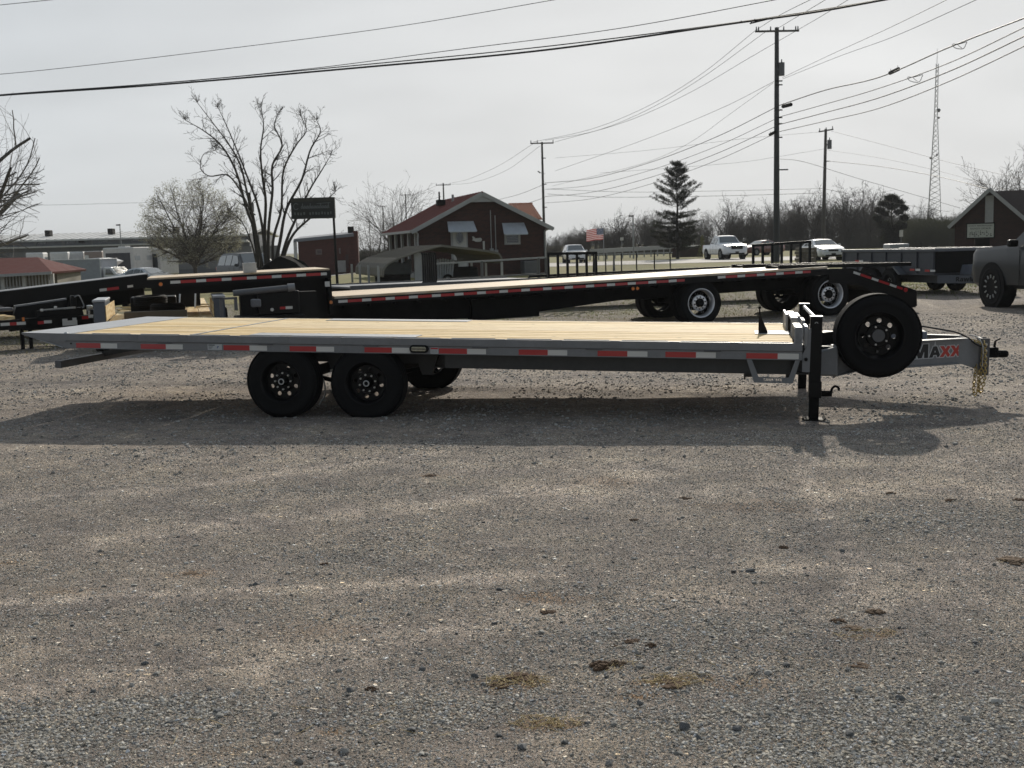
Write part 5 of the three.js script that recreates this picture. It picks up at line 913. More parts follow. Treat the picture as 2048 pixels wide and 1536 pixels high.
{ // red-roofed shed at the left edge
  const T = thing('red_roof_shed', 'small shed with red roof and pale picket railing at the left edge', 'shed'), c = P(0, 580, 40), B = () => new MB(); T.position.set(c.x, -0.1, c.z); T.rotation.y = 0.12;
  const s = 56, X = XX(40, c.x, 560), Y = YY(40, -0.1, 40), rr = paint([0.115, 0.034, 0.031], 0.85, { specularIntensity: 0.25 });
  B().slab([V(X(-120), Y(551), 0.35), V(X(106), Y(545.5), 0.35), V(X(34), Y(515), -2.6), V(X(-120), Y(515), -2.6)], 0.08).build('roof', rr, T);
  B().slab([V(X(106), Y(545.5), 0.35), V(X(100), Y(545), -5), V(X(34), Y(515), -2.6)], 0.08).build('roof_hip', rr, T);
  B().bar(V(X(-120), Y(553), 0.36), V(X(106), Y(547.5), 0.36), 0.06, 0.1).build('fascia', trimW, T);
  B().span(X(-120), X(92), 0, Y(549), -4.6, -1.2).build('wall', paint([0.22, 0.2, 0.16], 0.8), T);
  for (let i = 0; i < 26; i++) { const p = 100 - i * 6.2, b = B(); b.span(X(p) - 0.022, X(p) + 0.022, 0.05, Y(550), 0.0, 0.05); b.build('picket', trimW, T); }
  for (const p of [6, 47, 101]) B().span(X(p) - 0.06, X(p) + 0.06, 0, Y(549), -0.02, 0.1).build('porch_post', M.offWhite, T);
  B().span(X(-120), X(102), Y(575), Y(573), 0.0, 0.05).build('rail', trimW, T);
}
{ // small flat-roofed brick building
  const T = thing('brick_shop', 'small red brick building with sloping flat roof behind the pole sign', 'building'), c = P(598, 530, 90), B = () => new MB(); T.position.set(c.x, -0.1, c.z); T.rotation.y = 0.12;
  const s = 24.9, X = (p) => (p - 598) / s, Y = YY(90, -0.1, 650);
  B().ext([[0, -0.6], [X(713), -0.6], [X(713), Y(470)], [0, Y(478)]], 6, new THREE.Matrix4().makeTranslation(0, 0, -6)).build('wall', brickRed, T);
  B().slab([V(-0.3, Y(476.5), 0.25), V(X(708), Y(468), 0.25), V(X(704), Y(462), -6), V(-0.1, Y(470), -6)], 0.25).build('roof', paint([0.2, 0.21, 0.24], 0.6), T);
  B().span(X(707), X(716), 0, Y(463), -6, 0.12).build('end_wall', brickRed, T); B().rbox(X(702), Y(462), -2, 0.5, 0.7, 0.5, 0.05).build('roof_unit', M.blackMatt, T);
  B().span(-0.35, -0.1, 0, Y(479), -0.3, 0.1).build('corner_post', M.offWhite, T);
  for (const [a, b, cc, d] of [[632, 644, 509, 498], [678, 681, 508, 497]]) { const f = sub('window', T); new MB().span(X(a), X(b), Y(cc), Y(d), 0.0, 0.05).build('window_frame', paint([0.2, 0.15, 0.14], 0.7), f); new MB().span(X(a) + 0.12, X(b) - 0.05, Y(cc) + 0.1, Y(d) - 0.1, 0.05, 0.07).build('window_pane', paint([0.1, 0.07, 0.07], 0.4), f); }
  B().span(X(690), X(696), 0.3, Y(510), 0.0, 0.04).build('door', paint([0.05, 0.015, 0.015], 0.6), T); B().span(X(673), X(690), 0.0, Y(522), 0.0, 0.3).build('planter', M.concrete, T);
}
{ // church with a front gable, and its sign board
  const T = thing('brick_church', 'red brick church with gabled front and brown roof at the right edge', 'church'), c = P(1909, 500, 66), B = () => new MB(); T.position.set(c.x, -0.05, c.z); T.rotation.y = -0.42;
  const s = 34.2, X = (p) => (p - 1909) / s * 0.93, Y = YY(65, -0.05, 1970), rf = paint([0.06, 0.046, 0.042], 0.95, { specularIntensity: 0.3 }), L = X(2046), mid = X(1976), pk = Y(380), ev = Y(441);
  B().ext([[0, 0], [L, 0], [L, ev], [mid, pk], [0, ev]], 0.25, new THREE.Matrix4().makeTranslation(0, 0, -0.25)).build('wall', brickDark, T);
  B().span(0, 0.25, 0, ev, -7, -0.25).span(L - 0.25, L + 9, 0, ev, -7.2, -3.2).build('wall', brickDark, T);
  for (const sd of [-1, 1]) { const xe = sd < 0 ? -0.35 : L + 0.35, ye = ev - 0.3; const q = [V(xe, ye, 0.35), V(mid, pk + 0.08, 0.35), V(mid, pk + 0.08, -7.2), V(xe, ye, -7.2)]; B().slab(sd < 0 ? q : q.reverse(), 0.12).build('roof', rf, T); B().bar(V(xe, ye - 0.05, 0.4), V(mid, pk + 0.03, 0.4), 0.06, 0.2).build('gable_trim', trimW, T); }
  B().slab([V(mid - 0.2, pk + 0.1, -5.2), V(L - 0.4, ev + 0.15, -2.4), V(L + 10, ev + 0.15, -2.4), V(L + 10, pk + 0.1, -5.2)], 0.12).build('main_roof', rf, T);
  B().span(X(1968), X(1984), Y(448), Y(391), 0.0, 0.1).build('siding_panel', trimW, T); for (let i = 0; i < 5; i++) B().span(X(1968.5) + i * 0.1, X(1968.5) + i * 0.1 + 0.03, Y(448), Y(391), 0.1, 0.12).build('siding_batten', trimW, T);
  B().span(X(1984), X(1988), Y(470), Y(393), -0.02, 0.05).build('brick_pier', brickDark, T); B().cyl(V(L + 0.1, 0, 0.1), V(L + 0.1, ev - 0.4, 0.1), 0.06, 0.06, 8).build('downspout', M.offWhite, T);
  const S = thing('church_sign', 'pale lettered sign board on dark posts in front of the brick church', 'sign', at(1960, 58), -0.35), s2 = 38.6, w = 51 / s2 * 0.95, y0 = YY(58, 0, 1960)(473), h = YY(58, 0, 1960)(446) - y0;
  const cv = document.createElement('canvas'); cv.width = 512; cv.height = 272; const k = cv.getContext('2d'); k.fillStyle = '#a9aca8'; k.fillRect(0, 0, 512, 272); k.fillStyle = '#2c2e2f'; k.textAlign = 'center'; k.font = 'bold 46px serif'; k.fillText('UNITY MISSIONARY', 256, 52, 470); k.font = 'bold 46px serif'; k.fillText('BAPTIST CHURCH', 256, 108, 400);
  const rr = rng(3); for (let i = 0; i < 4; i++) for (let j = 0; j < (i < 2 ? 9 : 11); j++) if (rr() < 0.72) k.fillRect(40 + j * 40 + rr() * 10, 134 + i * 32, 8 + rr() * 22, 20); const tx = new THREE.CanvasTexture(cv); tx.colorSpace = THREE.SRGBColorSpace;
  new MB().span(-w / 2 - 0.06, w / 2 + 0.06, y0 - 0.06, y0 + h + 0.06, -0.16, 0).build('sign_case', M.blackMatt, S); const pl = new THREE.PlaneGeometry(w, h); pl.translate(0, y0 + h / 2, 0.006); meshOf('sign_face', pl, mat(0xffffff, 0.5, { map: tx }), S);
  new MB().span(-0.25, 0.45, -0.1, y0 - 0.06, -0.2, 0.02).build('sign_base', M.blackMatt, S);
}
{ // dark canopy, pole sign, stone pillar, low wall, rails and fences
  const T = thing('black_canopy', 'low black peaked canopy in front of the bare many-stemmed tree', 'canopy', at(560, 58), 0), B = () => new MB(), s = 38.6;
  const c = B(); for (const z of [0, -2.4]) c.ext([[-1.05, 0.9], [-1.1, 1.15], [-0.75, 1.5], [0, 1.86], [0.7, 1.58], [1.1, 1.2], [1.2, 0.95], [0.5, 1.15], [0, 1.24], [-0.5, 1.1]].map(([x, y]) => [x, y - 0.55]), 0.06, new THREE.Matrix4().makeTranslation(0, 0, z)); c.slab([V(-1.1, 0.6, 0.06), V(0, 1.31, 0.06), V(0, 1.31, -2.4), V(-1.1, 0.6, -2.4)], 0.04).slab([V(0, 1.31, 0.06), V(1.15, 0.62, 0.06), V(1.15, 0.62, -2.4), V(0, 1.31, -2.4)], 0.04); c.build('canopy_cloth', M.dull, T); T.scale.set(1.1, 1.22, 1);
  for (const x of [-1.05, 1.1]) for (const z of [0, -2.3]) B().cyl(V(x, 0, z), V(x, 0.6, z), 0.03, 0.03, 8).build('canopy_leg', M.black, T);
  const S = thing('pole_sign', 'green sign board with worn lettering on one steel post', 'sign', at(671, 56), 0), q = 40, base = (py) => (548 - py) / q;
  const cv = document.createElement('canvas'); cv.width = 512; cv.height = 250; const k = cv.getContext('2d'); k.fillStyle = '#141918'; k.fillRect(0, 0, 512, 250); k.fillStyle = '#2b2a22'; k.fillRect(0, 0, 512, 40); k.strokeStyle = '#5b6062'; k.lineWidth = 9; k.beginPath(); k.ellipse(55, 100, 30, 38, 0, 0.6, 5.6); k.stroke();
  const rr = rng(8); for (let i = 0; i < 11; i++) { const x = 125 + i * 31, t = [0, 3, 7, 10].includes(i) ? 62 : 92; k.beginPath(); k.ellipse(x, 112, 9, 15, 0.4, 0, 5.2); k.stroke(); k.beginPath(); k.moveTo(x + 10, t); k.quadraticCurveTo(x + 4, 110, x + 20, 126); k.stroke(); } k.lineWidth = 6; k.beginPath(); k.moveTo(300, 70); k.lineTo(470, 60); k.stroke(); k.fillStyle = '#565c5b'; for (let i = 0; i < 13; i++) { const x = 30 + i * 36; if (i !== 4) k.fillRect(x, 172 + (i % 3) * 3, 14 + rr() * 12, 34); }
  const tx = new THREE.CanvasTexture(cv); tx.colorSpace = THREE.SRGBColorSpace;
  const x0 = (587 - 671) / q, x1 = (673.5 - 671) / q, y0 = base(417), y1 = base(376); new MB().span(x0, x1, y0, y1, -0.2, 0).build('sign_case', paint([0.03, 0.035, 0.03], 0.6), S); const pg = new THREE.PlaneGeometry(x1 - x0 - 0.06, y1 - y0 - 0.06); pg.translate((x0 + x1) / 2, (y0 + y1) / 2, 0.006); meshOf('sign_face', pg, mat(0xffffff, 0.6, { map: tx }), S); new MB().cyl(V(0, 0, -0.1), V(-0.04, y1 - 0.1, -0.1), 0.07, 0.055, 12).build('sign_post', M.blackMatt, S);
  const pil = thing('stone_pillar', 'squat brown stone pillar beside the road in front of the white sedan', 'pillar', at(1611, 62), 0.2), sm = [0.16, 0.2, 0.24].map((g, i) => mat([g, g * 0.85, g * 0.68], 0.95, { map: grime, uv: 1 })), r = rng(4); for (let j = 0; j < 6; j++) for (let i = 0; i < 4; i++) new MB().rbox(-0.33 + i * 0.22 + (j % 2 ? 0.04 : -0.02), 0.09 + j * 0.185, 0, 0.2 + 0.02 * r(), 0.17, 0.8 + 0.06 * r(), 0.03).build('stone', sm[(r() * 3) | 0], pil);
  const low = thing('low_wall', 'low dark wall with white coping beyond the road, behind the conifer', 'wall', at(1372, 113), 0.1); new MB().span(-1.4, 1.7, 0, 0.95, -0.3, 0).build('wall', brickDark, low); new MB().bar(V(-1.5, 0.98, -0.15), V(1.75, 1.13, -0.15), 0.4, 0.12).build('coping', M.white, low);
  const shrub = thing('green_shrub', 'small yellow-green conical shrub left of the white pickup truck', 'shrub', at(1405, 110), 0), sb = new MB(), lr = rng(15); for (let i = 0; i < 900; i++) { const y = 0.1 + 2.0 * lr(), rr2 = (0.5 * (1 - y / 2.3) + 0.05) * Math.sqrt(lr()), a = lr() * 6.3, p = V(Math.cos(a) * rr2, y, Math.sin(a) * rr2), d = V(lr() - 0.5, lr() - 0.2, lr() - 0.5).multiplyScalar(0.16); sb.face(p, p.clone().add(d), p.clone().add(V(d.z, d.x * 0.4, -d.y))); } sb.build('foliage', mat([0.14, 0.14, 0.03], 0.9, { side: THREE.DoubleSide }), shrub); new MB().cyl(V(0, 0, 0), V(0, 0.6, 0), 0.04, 0.03, 6).build('stem', M.woodPole, shrub);
  const gr = thing('guard_rail', 'long pale guard rail rising to the right beyond the road', 'guard rail'), ga = P(1180, 503, 108), gb = P(1352, 493.5, 132), n = 12; { const b = new MB(); b.bar(ga, gb, 0.1, 0.42); b.build('rail', M.galv, gr); for (let i = 0; i <= n; i++) { const p = ga.clone().lerp(gb, i / n); new MB().span(p.x - 0.06, p.x + 0.06, 0.01, p.y, p.z - 0.15, p.z - 0.05).build('rail_post', M.galv, gr); } }
  // chain-link fence beyond the trailers, posts and rails
  const fa = P(1188, 551, 51), fb = P(1345, 547, 53), F2 = thing('chain_link_fence', 'chain-link fence with thin posts beyond the black rail trailer', 'fence'), m = new MB(); const ty = (t) => lerp(P(1188, 509, 51).y, P(1345, 505, 53).y, t), xyz = (t, y) => V(lerp(fa.x, fb.x, t), y, lerp(fa.z, fb.z, t));
  new MB().bar(xyz(0, ty(0)), xyz(1, ty(1)), 0.045, 0.045).build('top_rail', M.galv, F2); for (const px of [1188, 1211, 1227, 1242, 1272, 1308, 1340]) { const t = (px - 1188) / 157, lean = px === 1340 ? 0.12 : 0; new MB().cyl(xyz(t + lean * 0.06, -0.1), xyz(t, ty(t) + 0.03), px === 1227 || px === 1188 ? 0.075 : 0.03, 0.03, 8).build('fence_post', px === 1227 ? M.greyPaintDark : M.blackMatt, F2); }
  for (let i = 0; i < 46; i++) for (const sd of [-1, 1]) { const t0 = i / 45, t1 = t0 + sd * 0.36; const a = clamp(t1, 0, 1), ya = lerp(ty(0), 0, (a - t0) / (t1 - t0)); if (Math.abs(a - t0) < 0.01) continue; m.bar(xyz(t0, ty(t0)), xyz(a, Math.max(0, ya)), 0.003, 0.003); } const mm = m.build('fence_wire', M.galv, F2); mm.userData.kind = 'stuff';
  const ha = P(866, 528, 44), hb = P(1092, 515, 46), hl0 = P(866, 560, 44), hl1 = P(1092, 547, 46), G2 = thing('pipe_fence', 'grey two-rail pipe fence in front of the carport and brick house', 'fence'); new MB().bar(ha, hb, 0.07, 0.07).build('top_rail', M.galv, G2); new MB().bar(hl0, hl1, 0.06, 0.06).build('bottom_rail', M.greyPaintDark, G2); for (const t of [0, 0.42, 0.93, 1]) { const p = ha.clone().lerp(hb, t); new MB().cyl(V(p.x, -0.1, p.z), p, 0.06, 0.06, 10).build('fence_post', M.greyPaintDark, G2); }
  // flag
  const fp = at(1207.5, 100), FL = thing('flag_pole', 'flagpole flying a striped flag above the road', 'flagpole', fp, 0), k2 = 22.4; new MB().cyl(V(0, 0, 0), V(0, 3.15, 0), 0.035, 0.025, 8).build('pole', M.galv, FL);
  const fc = document.createElement('canvas'); fc.width = 260; fc.height = 130; const f2 = fc.getContext('2d'); for (let i = 0; i < 13; i++) { f2.fillStyle = i % 2 ? '#d8c8c6' : '#a8403f'; f2.fillRect(0, i * 10, 260, 10); } f2.fillStyle = '#39455f'; f2.fillRect(0, 0, 104, 70); f2.fillStyle = '#cfd2d8'; for (let i = 0; i < 9; i++) for (let j = 0; j < (i % 2 ? 5 : 6); j++) { f2.beginPath(); f2.arc(10 + j * 17 + (i % 2 ? 8 : 0), 7 + i * 7, 2.4, 0, 7); f2.fill(); }
  const ft = new THREE.CanvasTexture(fc); ft.colorSpace = THREE.SRGBColorSpace; const fg = new THREE.PlaneGeometry(1.55, 1.0, 14, 6), fpz = fg.attributes.position; fg.translate(0.775, -0.5, 0); for (let i = 0; i < fpz.count; i++) { const x = fpz.getX(i); fpz.setXYZ(i, -x * 0.98, fpz.getY(i) - 0.14 * (x / 1.55) - 0.02 * Math.sin(x * 6), 0.1 * Math.sin(x * 5)); } fg.computeVertexNormals(); const fm = meshOf('flag', fg, mat(0xffffff, 0.8, { map: ft, side: THREE.DoubleSide, transmission: 0.35 }), FL); fm.position.set(0, 2.95, 0.02);
  // small road signs and a lamp post
  for (const [px, py, Z, w2, h2, label] of [[1244, 478, 118, 0.34, 0.3, 'small pale road sign beyond the fence, left of the lamp post'], [1802, 467, 105, 0.34, 0.6, 'small white road sign above the dump trailer'], [1387, 478, 122, 0.5, 0.36, 'pale road sign right of the conifer trunk']]) { const p = at(px, Z), S3 = thing('road_sign', label, 'road sign', p, 0), y = P(px, py, Z).y - p.y; new MB().rbox(0, y, 0, w2, h2, 0.03, 0.01).build('sign_plate', M.offWhite, S3); new MB().cyl(V(0, 0, -0.03), V(0, y, -0.03), 0.03, 0.03, 8).build('sign_post', M.galv, S3); }
  const lb = thing('white_van', 'white box van roof showing behind the grey dump trailer', 'van', at(1792, 60), -0.1); new MB().rbox(0, 0.95, 0, 1.0, 0.5, 1.6, 0.06).build('body', paint([0.3, 0.32, 0.36], 0.4), lb); new MB().span(-0.45, 0.45, 0, 0.72, -0.7, 0.7).build('base', M.blackMatt, lb);
}
// ------------------------------------------------------------------ cars and trucks
const PROFILES = {
  sedan: { L: 4.9, H: 1.44, W: 1.84, belt: 0.66, clear: 0.16, R: 0.33, ax: [0.2, 0.79], top: [[0, 0.5], [0.012, 0.62], [0.05, 0.685], [0.17, 0.705], [0.30, 0.945], [0.38, 0.99], [0.46, 1], [0.55, 0.975], [0.70, 0.70], [0.74, 0.685], [0.92, 0.60], [0.975, 0.54], [1, 0.4]], ws: [0.555, 0.695], rw: [0.175, 0.3], sw: [[0.27, 0.40], [0.415, 0.52], [0.535, 0.65]] },
  pickup: { L: 5.9, H: 1.93, W: 2.05, belt: 0.63, clear: 0.2, R: 0.41, ax: [0.215, 0.8], top: [[0, 0.5], [0.006, 0.615], [0.36, 0.625], [0.366, 0.66], [0.392, 0.95], [0.43, 0.995], [0.52, 1], [0.6, 0.98], [0.70, 0.665], [0.73, 0.65], [0.93, 0.615], [0.98, 0.575], [1, 0.4]], ws: [0.605, 0.695], rw: [0.367, 0.391], sw: [[0.4, 0.495], [0.51, 0.62]] },
  suv: { L: 4.7, H: 1.7, W: 1.9, belt: 0.62, clear: 0.18, R: 0.36, ax: [0.2, 0.8], top: [[0, 0.45], [0.012, 0.62], [0.04, 0.75], [0.09, 0.95], [0.15, 0.99], [0.4, 1], [0.55, 0.98], [0.7, 0.66], [0.74, 0.645], [0.93, 0.58], [0.98, 0.53], [1, 0.4]], ws: [0.555, 0.69], rw: [0.04, 0.088], sw: [[0.1, 0.26], [0.275, 0.42], [0.435, 0.6]] },
};
function vehicle(name, label, kind, paintMat, pos, heading, cat = 'car', group) {
  const p = PROFILES[kind], T = thing(name, label, cat, pos, heading, group), { L, H, W, belt } = p;
  const topAt = (u) => { const t = p.top; for (let i = 0; i + 1 < t.length; i++) if (u <= t[i + 1][0]) { const k = (u - t[i][0]) / (t[i + 1][0] - t[i][0]); return lerp(t[i][1], t[i + 1][1], k) * H; } return t.at(-1)[1] * H; };
  const plan = (u) => W / 2 * (1 - 0.20 * smooth(0.9, 1, u) ** 1.5 - 0.12 * smooth(0.08, 0, u)), X = (u) => (u - 0.5) * L;
  const rows = (u) => { const t = topAt(u), w = plan(u), yb = H * p.clear + 0.06 * H * smooth(0.93, 1, u) + 0.05 * H * smooth(0.07, 0, u), be = Math.min(t - 0.05, belt * H), k = clamp((t - be) / (H * (1 - belt)), 0, 1), wt = lerp(w * 0.94, w * 0.74, k); return [[0, yb], [w * 0.86, yb], [w * 0.97, yb + 0.08], [w, lerp(yb, be, 0.5)], [w * 0.985, be - 0.05], [w * 0.95, be], [wt * 1.0, lerp(be, t, 0.85)], [wt * 0.9, t - 0.005], [wt * 0.5, t + 0.012], [0, t + 0.018]]; };
  const us = []; for (let i = 0; i <= 60; i++) us.push(i / 60); for (const [u] of p.top) us.push(u, Math.min(1, u + 0.004)); us.sort((a, b) => a - b);
  const pos_ = [], idx = [], n = 19;
  for (const u of us) { const r = rows(u), ring = [...r.map(([z, y]) => [z, y]), ...r.slice(0, -1).reverse().map(([z, y]) => [-z, y])]; for (const [z, y] of ring) pos_.push(X(u), y, z); }
  for (let j = 0; j + 1 < us.length; j++) for (let i = 0; i < n; i++) { const a = j * n + i, b = j * n + (i + 1) % n; idx.push(a, a + n, b, b, a + n, b + n); }
  const c0 = pos_.length / 3; pos_.push(X(0), H * 0.4, 0, X(1), H * 0.4, 0); for (let i = 0; i < n; i++) { idx.push(c0, i, (i + 1) % n); const o = (us.length - 1) * n; idx.push(c0 + 1, o + (i + 1) % n, o + i); }
  let g = new THREE.BufferGeometry(); g.setAttribute('position', new THREE.Float32BufferAttribute(pos_, 3)); g.setIndex(idx); g = toCreasedNormals(g, 0.6);
  meshOf('body', g, paintMat, T);
  const patch = (nm, f, mt, a = 8, b = 6) => { const q = [], ix = []; for (let j = 0; j <= b; j++) for (let i = 0; i <= a; i++) q.push(...f(i / a, j / b)); for (let j = 0; j < b; j++) for (let i = 0; i < a; i++) { const k = j * (a + 1) + i; ix.push(k, k + 1, k + a + 1, k + 1, k + a + 2, k + a + 1); } const gg = new THREE.BufferGeometry(); gg.setAttribute('position', new THREE.Float32BufferAttribute(q, 3)); gg.setIndex(ix); gg.computeVertexNormals(); return meshOf(nm, gg, mt, T); };
  const glass = M.glassSide;
  for (const [nm, [a, b]] of [['windscreen', p.ws], ['rear_window', p.rw]]) patch(nm, (s, t) => { const u = lerp(a + 0.006, b - 0.004, t), r = rows(u), w = r[7][0] * 0.97, k = s * 2 - 1; return [X(u), topAt(u) + 0.026 - 0.006 * k * k, k * w]; }, glass);
  for (const sd of [-1, 1]) for (const [a, b] of p.sw) patch('side_window', (s, t) => { const u0 = lerp(a, b, s), r = rows(u0), lim = clamp((topAt(u0) - belt * H) / (H * (1 - belt)) * 0.86, 0.12, 0.86), k = lerp(0.08, lim, t), A = r[5], B2 = r[7], y = lerp(A[1], B2[1], k), z = lerp(A[0], lerp(r[6][0], B2[0], 0.1), k); return [X(u0), y, sd * (z + 0.012)]; }, glass);
  const B = () => new MB();
  for (const u of p.ax) for (const sd of [-1, 1]) {
    const w = plan(u), x = X(u);
    B().cyl(V(x, p.R + 0.02, sd * (w - 0.28)), V(x, p.R + 0.02, sd * (w + 0.006)), p.R + 0.07, p.R + 0.07, 28).build('wheel_arch', M.rubber, T);
    const wh = sub('wheel', T, V(x, p.R, sd * (w + 0.016))); if (sd < 0) wh.rotation.y = Math.PI;
    meshOf('tyre', tyreGeo(p.R, 0.24, p.R * 0.66, 32), M.rubber, wh);
    const rm = new MB().lathe([[p.R * 0.67, -0.005], [p.R * 0.63, 0.0], [p.R * 0.6, -0.03], [p.R * 0.58, -0.09], [0.02, -0.09]], 32, new THREE.Matrix4().makeRotationX(Math.PI / 2)); rm.build('rim', M.blackMatt, wh);
    const sp = new MB(), ds = new MB(); for (let i = 0; i < 12; i++) { const a = i * Math.PI / 6, c = Math.cos(a), s = Math.sin(a); ds.bar(V(c * 0.05, s * 0.05, -0.03), V(c * p.R * 0.6, s * p.R * 0.6, -0.022), 0.035, 0.03); sp.bar(V(c * p.R * 0.43, s * p.R * 0.43, -0.012), V(c * p.R * 0.6, s * p.R * 0.6, -0.008), 0.03, 0.03); } ds.cyl(V(0, 0, -0.05), V(0, 0, -0.005), 0.055, 0.045, 16).build('spokes', paintMat === M.carGrey ? M.blackMatt : M.carSilver, wh); sp.build('spoke_tips', M.carSilver, wh);
  }
  const yh = topAt(0.965) - (kind === 'pickup' ? 0.15 : 0.1), wf = plan(0.985);
  for (const sd of [-1, 1]) {
    B().rbox(X(0.972), yh, sd * wf * 0.80, 0.16, kind === 'pickup' ? 0.17 : 0.11, wf * 0.34, 0.04, 0, sd * -0.35).build('headlamp', M.lampGlass, T);
    B().rbox(X(0.012), H * 0.55, sd * plan(0.02) * 0.86, 0.1, 0.2, plan(0) * 0.26, 0.03).build('tail_lamp', M.red, T);
    B().rbox(X(p.ws[1] - 0.045), belt * H + 0.07, sd * (plan(0.6) * 0.97 + 0.11), 0.12, 0.14, 0.2, 0.04).build('mirror', kind === 'pickup' && paintMat === M.carGrey ? M.black : paintMat, T);
    for (const u of kind === 'pickup' ? [0.395, 0.505, 0.63] : [0.41, 0.53, 0.66]) B().box(X(u), H * 0.42, sd * (plan(u) * 1.0 - 0.002), 0.012, H * 0.36, 0.006).build('door_seam', M.blackMatt, T);
  }
  B().rbox(X(0.994), yh - (kind === 'pickup' ? 0.02 : 0.02), 0, 0.09, kind === 'pickup' ? 0.3 : 0.12, wf * (kind === 'pickup' ? 1.15 : 0.9), 0.03).build('grille', M.blackMatt, T);
  B().rbox(X(0.99), H * 0.24, 0, 0.14, H * 0.06, wf * 1.5, 0.03).build('lower_grille', M.blackMatt, T);
  B().rbox(X(1.0), H * 0.3, 0, 0.03, 0.11, 0.3, 0.006).build('licence_plate', M.blackMatt, T);
  return T;
}
M.glassSide = mat([0.05, 0.065, 0.07], 0.04, { clearcoat: 1, clearcoatRoughness: 0.02, side: THREE.DoubleSide });
M.lampGlass = mat([0.6, 0.6, 0.6], 0.08, { clearcoat: 1, metalness: 0.3 });
const roadAt = (px, Z) => at(px, Z, 0.022);
vehicle('pickup_truck', 'white pickup truck driving on the road, just right of the conifer', 'pickup', M.carWhite, roadAt(1449, 94), turnTo(0.16, 0.987), 'pickup truck');
const sedan = vehicle('sedan_car', 'white sedan driving on the road just right of the tall power pole', 'sedan', M.carWhite, roadAt(1643, 79), turnTo(0.06, 0.998), 'car');
vehicle('suv_car', 'white sport utility vehicle on the road beyond the brick house', 'suv', M.carWhite, roadAt(1149, 96.5), turnTo(0.08, 0.997), 'car').scale.setScalar(0.9);
vehicle('red_car', 'red car partly seen beyond the road, left of the tall power pole', 'sedan', mat([0.14, 0.02, 0.015], 0.4, { clearcoat: 1 }), at(1522, 112, 0.02), turnTo(-0.85, 0.5), 'car');
{ const w = P(1991, 600, 25.8), h = V(-0.11, 0, -0.994); const t = vehicle('parked_pickup', 'dark grey pickup truck parked at the right edge on the gravel', 'pickup', M.carGrey, onGround(w.x - h.x * 1.92 + 1.09 * 0.994, w.z - h.z * 1.92 - 1.09 * 0.11), turnTo(h.x, h.z), 'pickup truck'); t.scale.setScalar(1.13); }
vehicle('silver_car', 'silver car parked beyond the trailers, right of the white box truck', 'sedan', M.carSilver, at(292, 74), turnTo(0.9, 0.45), 'car');
vehicle('grey_suv', 'grey sport utility vehicle parked behind the bare many-stemmed tree', 'suv', mat([0.02, 0.023, 0.027], 0.5, { clearcoat: 0.2 }), at(500, 66), turnTo(0.6, 0.8), 'car').scale.setScalar(1.2);
{ // box truck
  const T = thing('box_truck', 'white box truck parked behind the red-roofed shed', 'truck', at(178, 78), turnTo(0.985, 0.17)), B = () => new MB(), s = 28.7;
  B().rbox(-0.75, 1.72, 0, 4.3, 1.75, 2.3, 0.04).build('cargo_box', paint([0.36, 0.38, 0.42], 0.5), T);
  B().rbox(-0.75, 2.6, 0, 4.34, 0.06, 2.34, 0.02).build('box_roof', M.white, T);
  for (const x of [-2.9, 1.4]) B().rbox(x, 1.72, 1.15, 0.08, 1.76, 0.06, 0.01).build('box_corner_trim', M.carSilver, T);
  const cab = B(); cab.ext([[1.45, 0.5], [1.45, 1.75], [1.6, 1.9], [2.05, 1.88], [2.45, 1.32], [3.1, 1.12], [3.25, 0.95], [3.28, 0.5]], 1.9, new THREE.Matrix4().makeTranslation(0, 0, -0.95), 0.06); cab.build('cab', M.carWhite, T);
  for (const z of [-0.956, 0.956]) B().ext([[1.62, 1.25], [1.68, 1.72], [1.98, 1.72], [2.28, 1.25]], 0.012, new THREE.Matrix4().makeTranslation(0, 0, z - 0.006)).build('side_window', M.glassSide, T);
  B().slab([V(2.1, 1.87, 0.8), V(2.1, 1.87, -0.8), V(2.46, 1.36, -0.8), V(2.46, 1.36, 0.8)].reverse(), 0.012).build('windscreen', M.glassSide, T);
  for (const z of [-1.05, 1.05]) B().rbox(2.35, 1.45, z, 0.1, 0.28, 0.14, 0.03).build('mirror', M.carWhite, T);
  for (const z of [-0.7, 0.7]) B().rbox(3.28, 0.85, z, 0.06, 0.16, 0.26, 0.03).build('headlamp', M.lampGlass, T);
  B().span(-2.9, 1.4, 0.55, 0.84, -0.5, 0.5).build('frame', M.blackMatt, T);
  B().rbox(3.3, 0.55, 0, 0.14, 0.2, 1.9, 0.03).build('bumper', M.blackMatt, T);
  T.scale.set(1, 0.8, 1);
  for (const x of [-1.9, 2.65]) for (const sd of [-1, 1]) { const w = sub('wheel', T, V(x, 0.4, sd * 1.0)); if (sd < 0) w.rotation.y = Math.PI; meshOf('tyre', tyreGeo(0.4, 0.25, 0.22, 28), M.rubber, w); steelRim(0.22).build('rim', M.offWhite, w); }
}
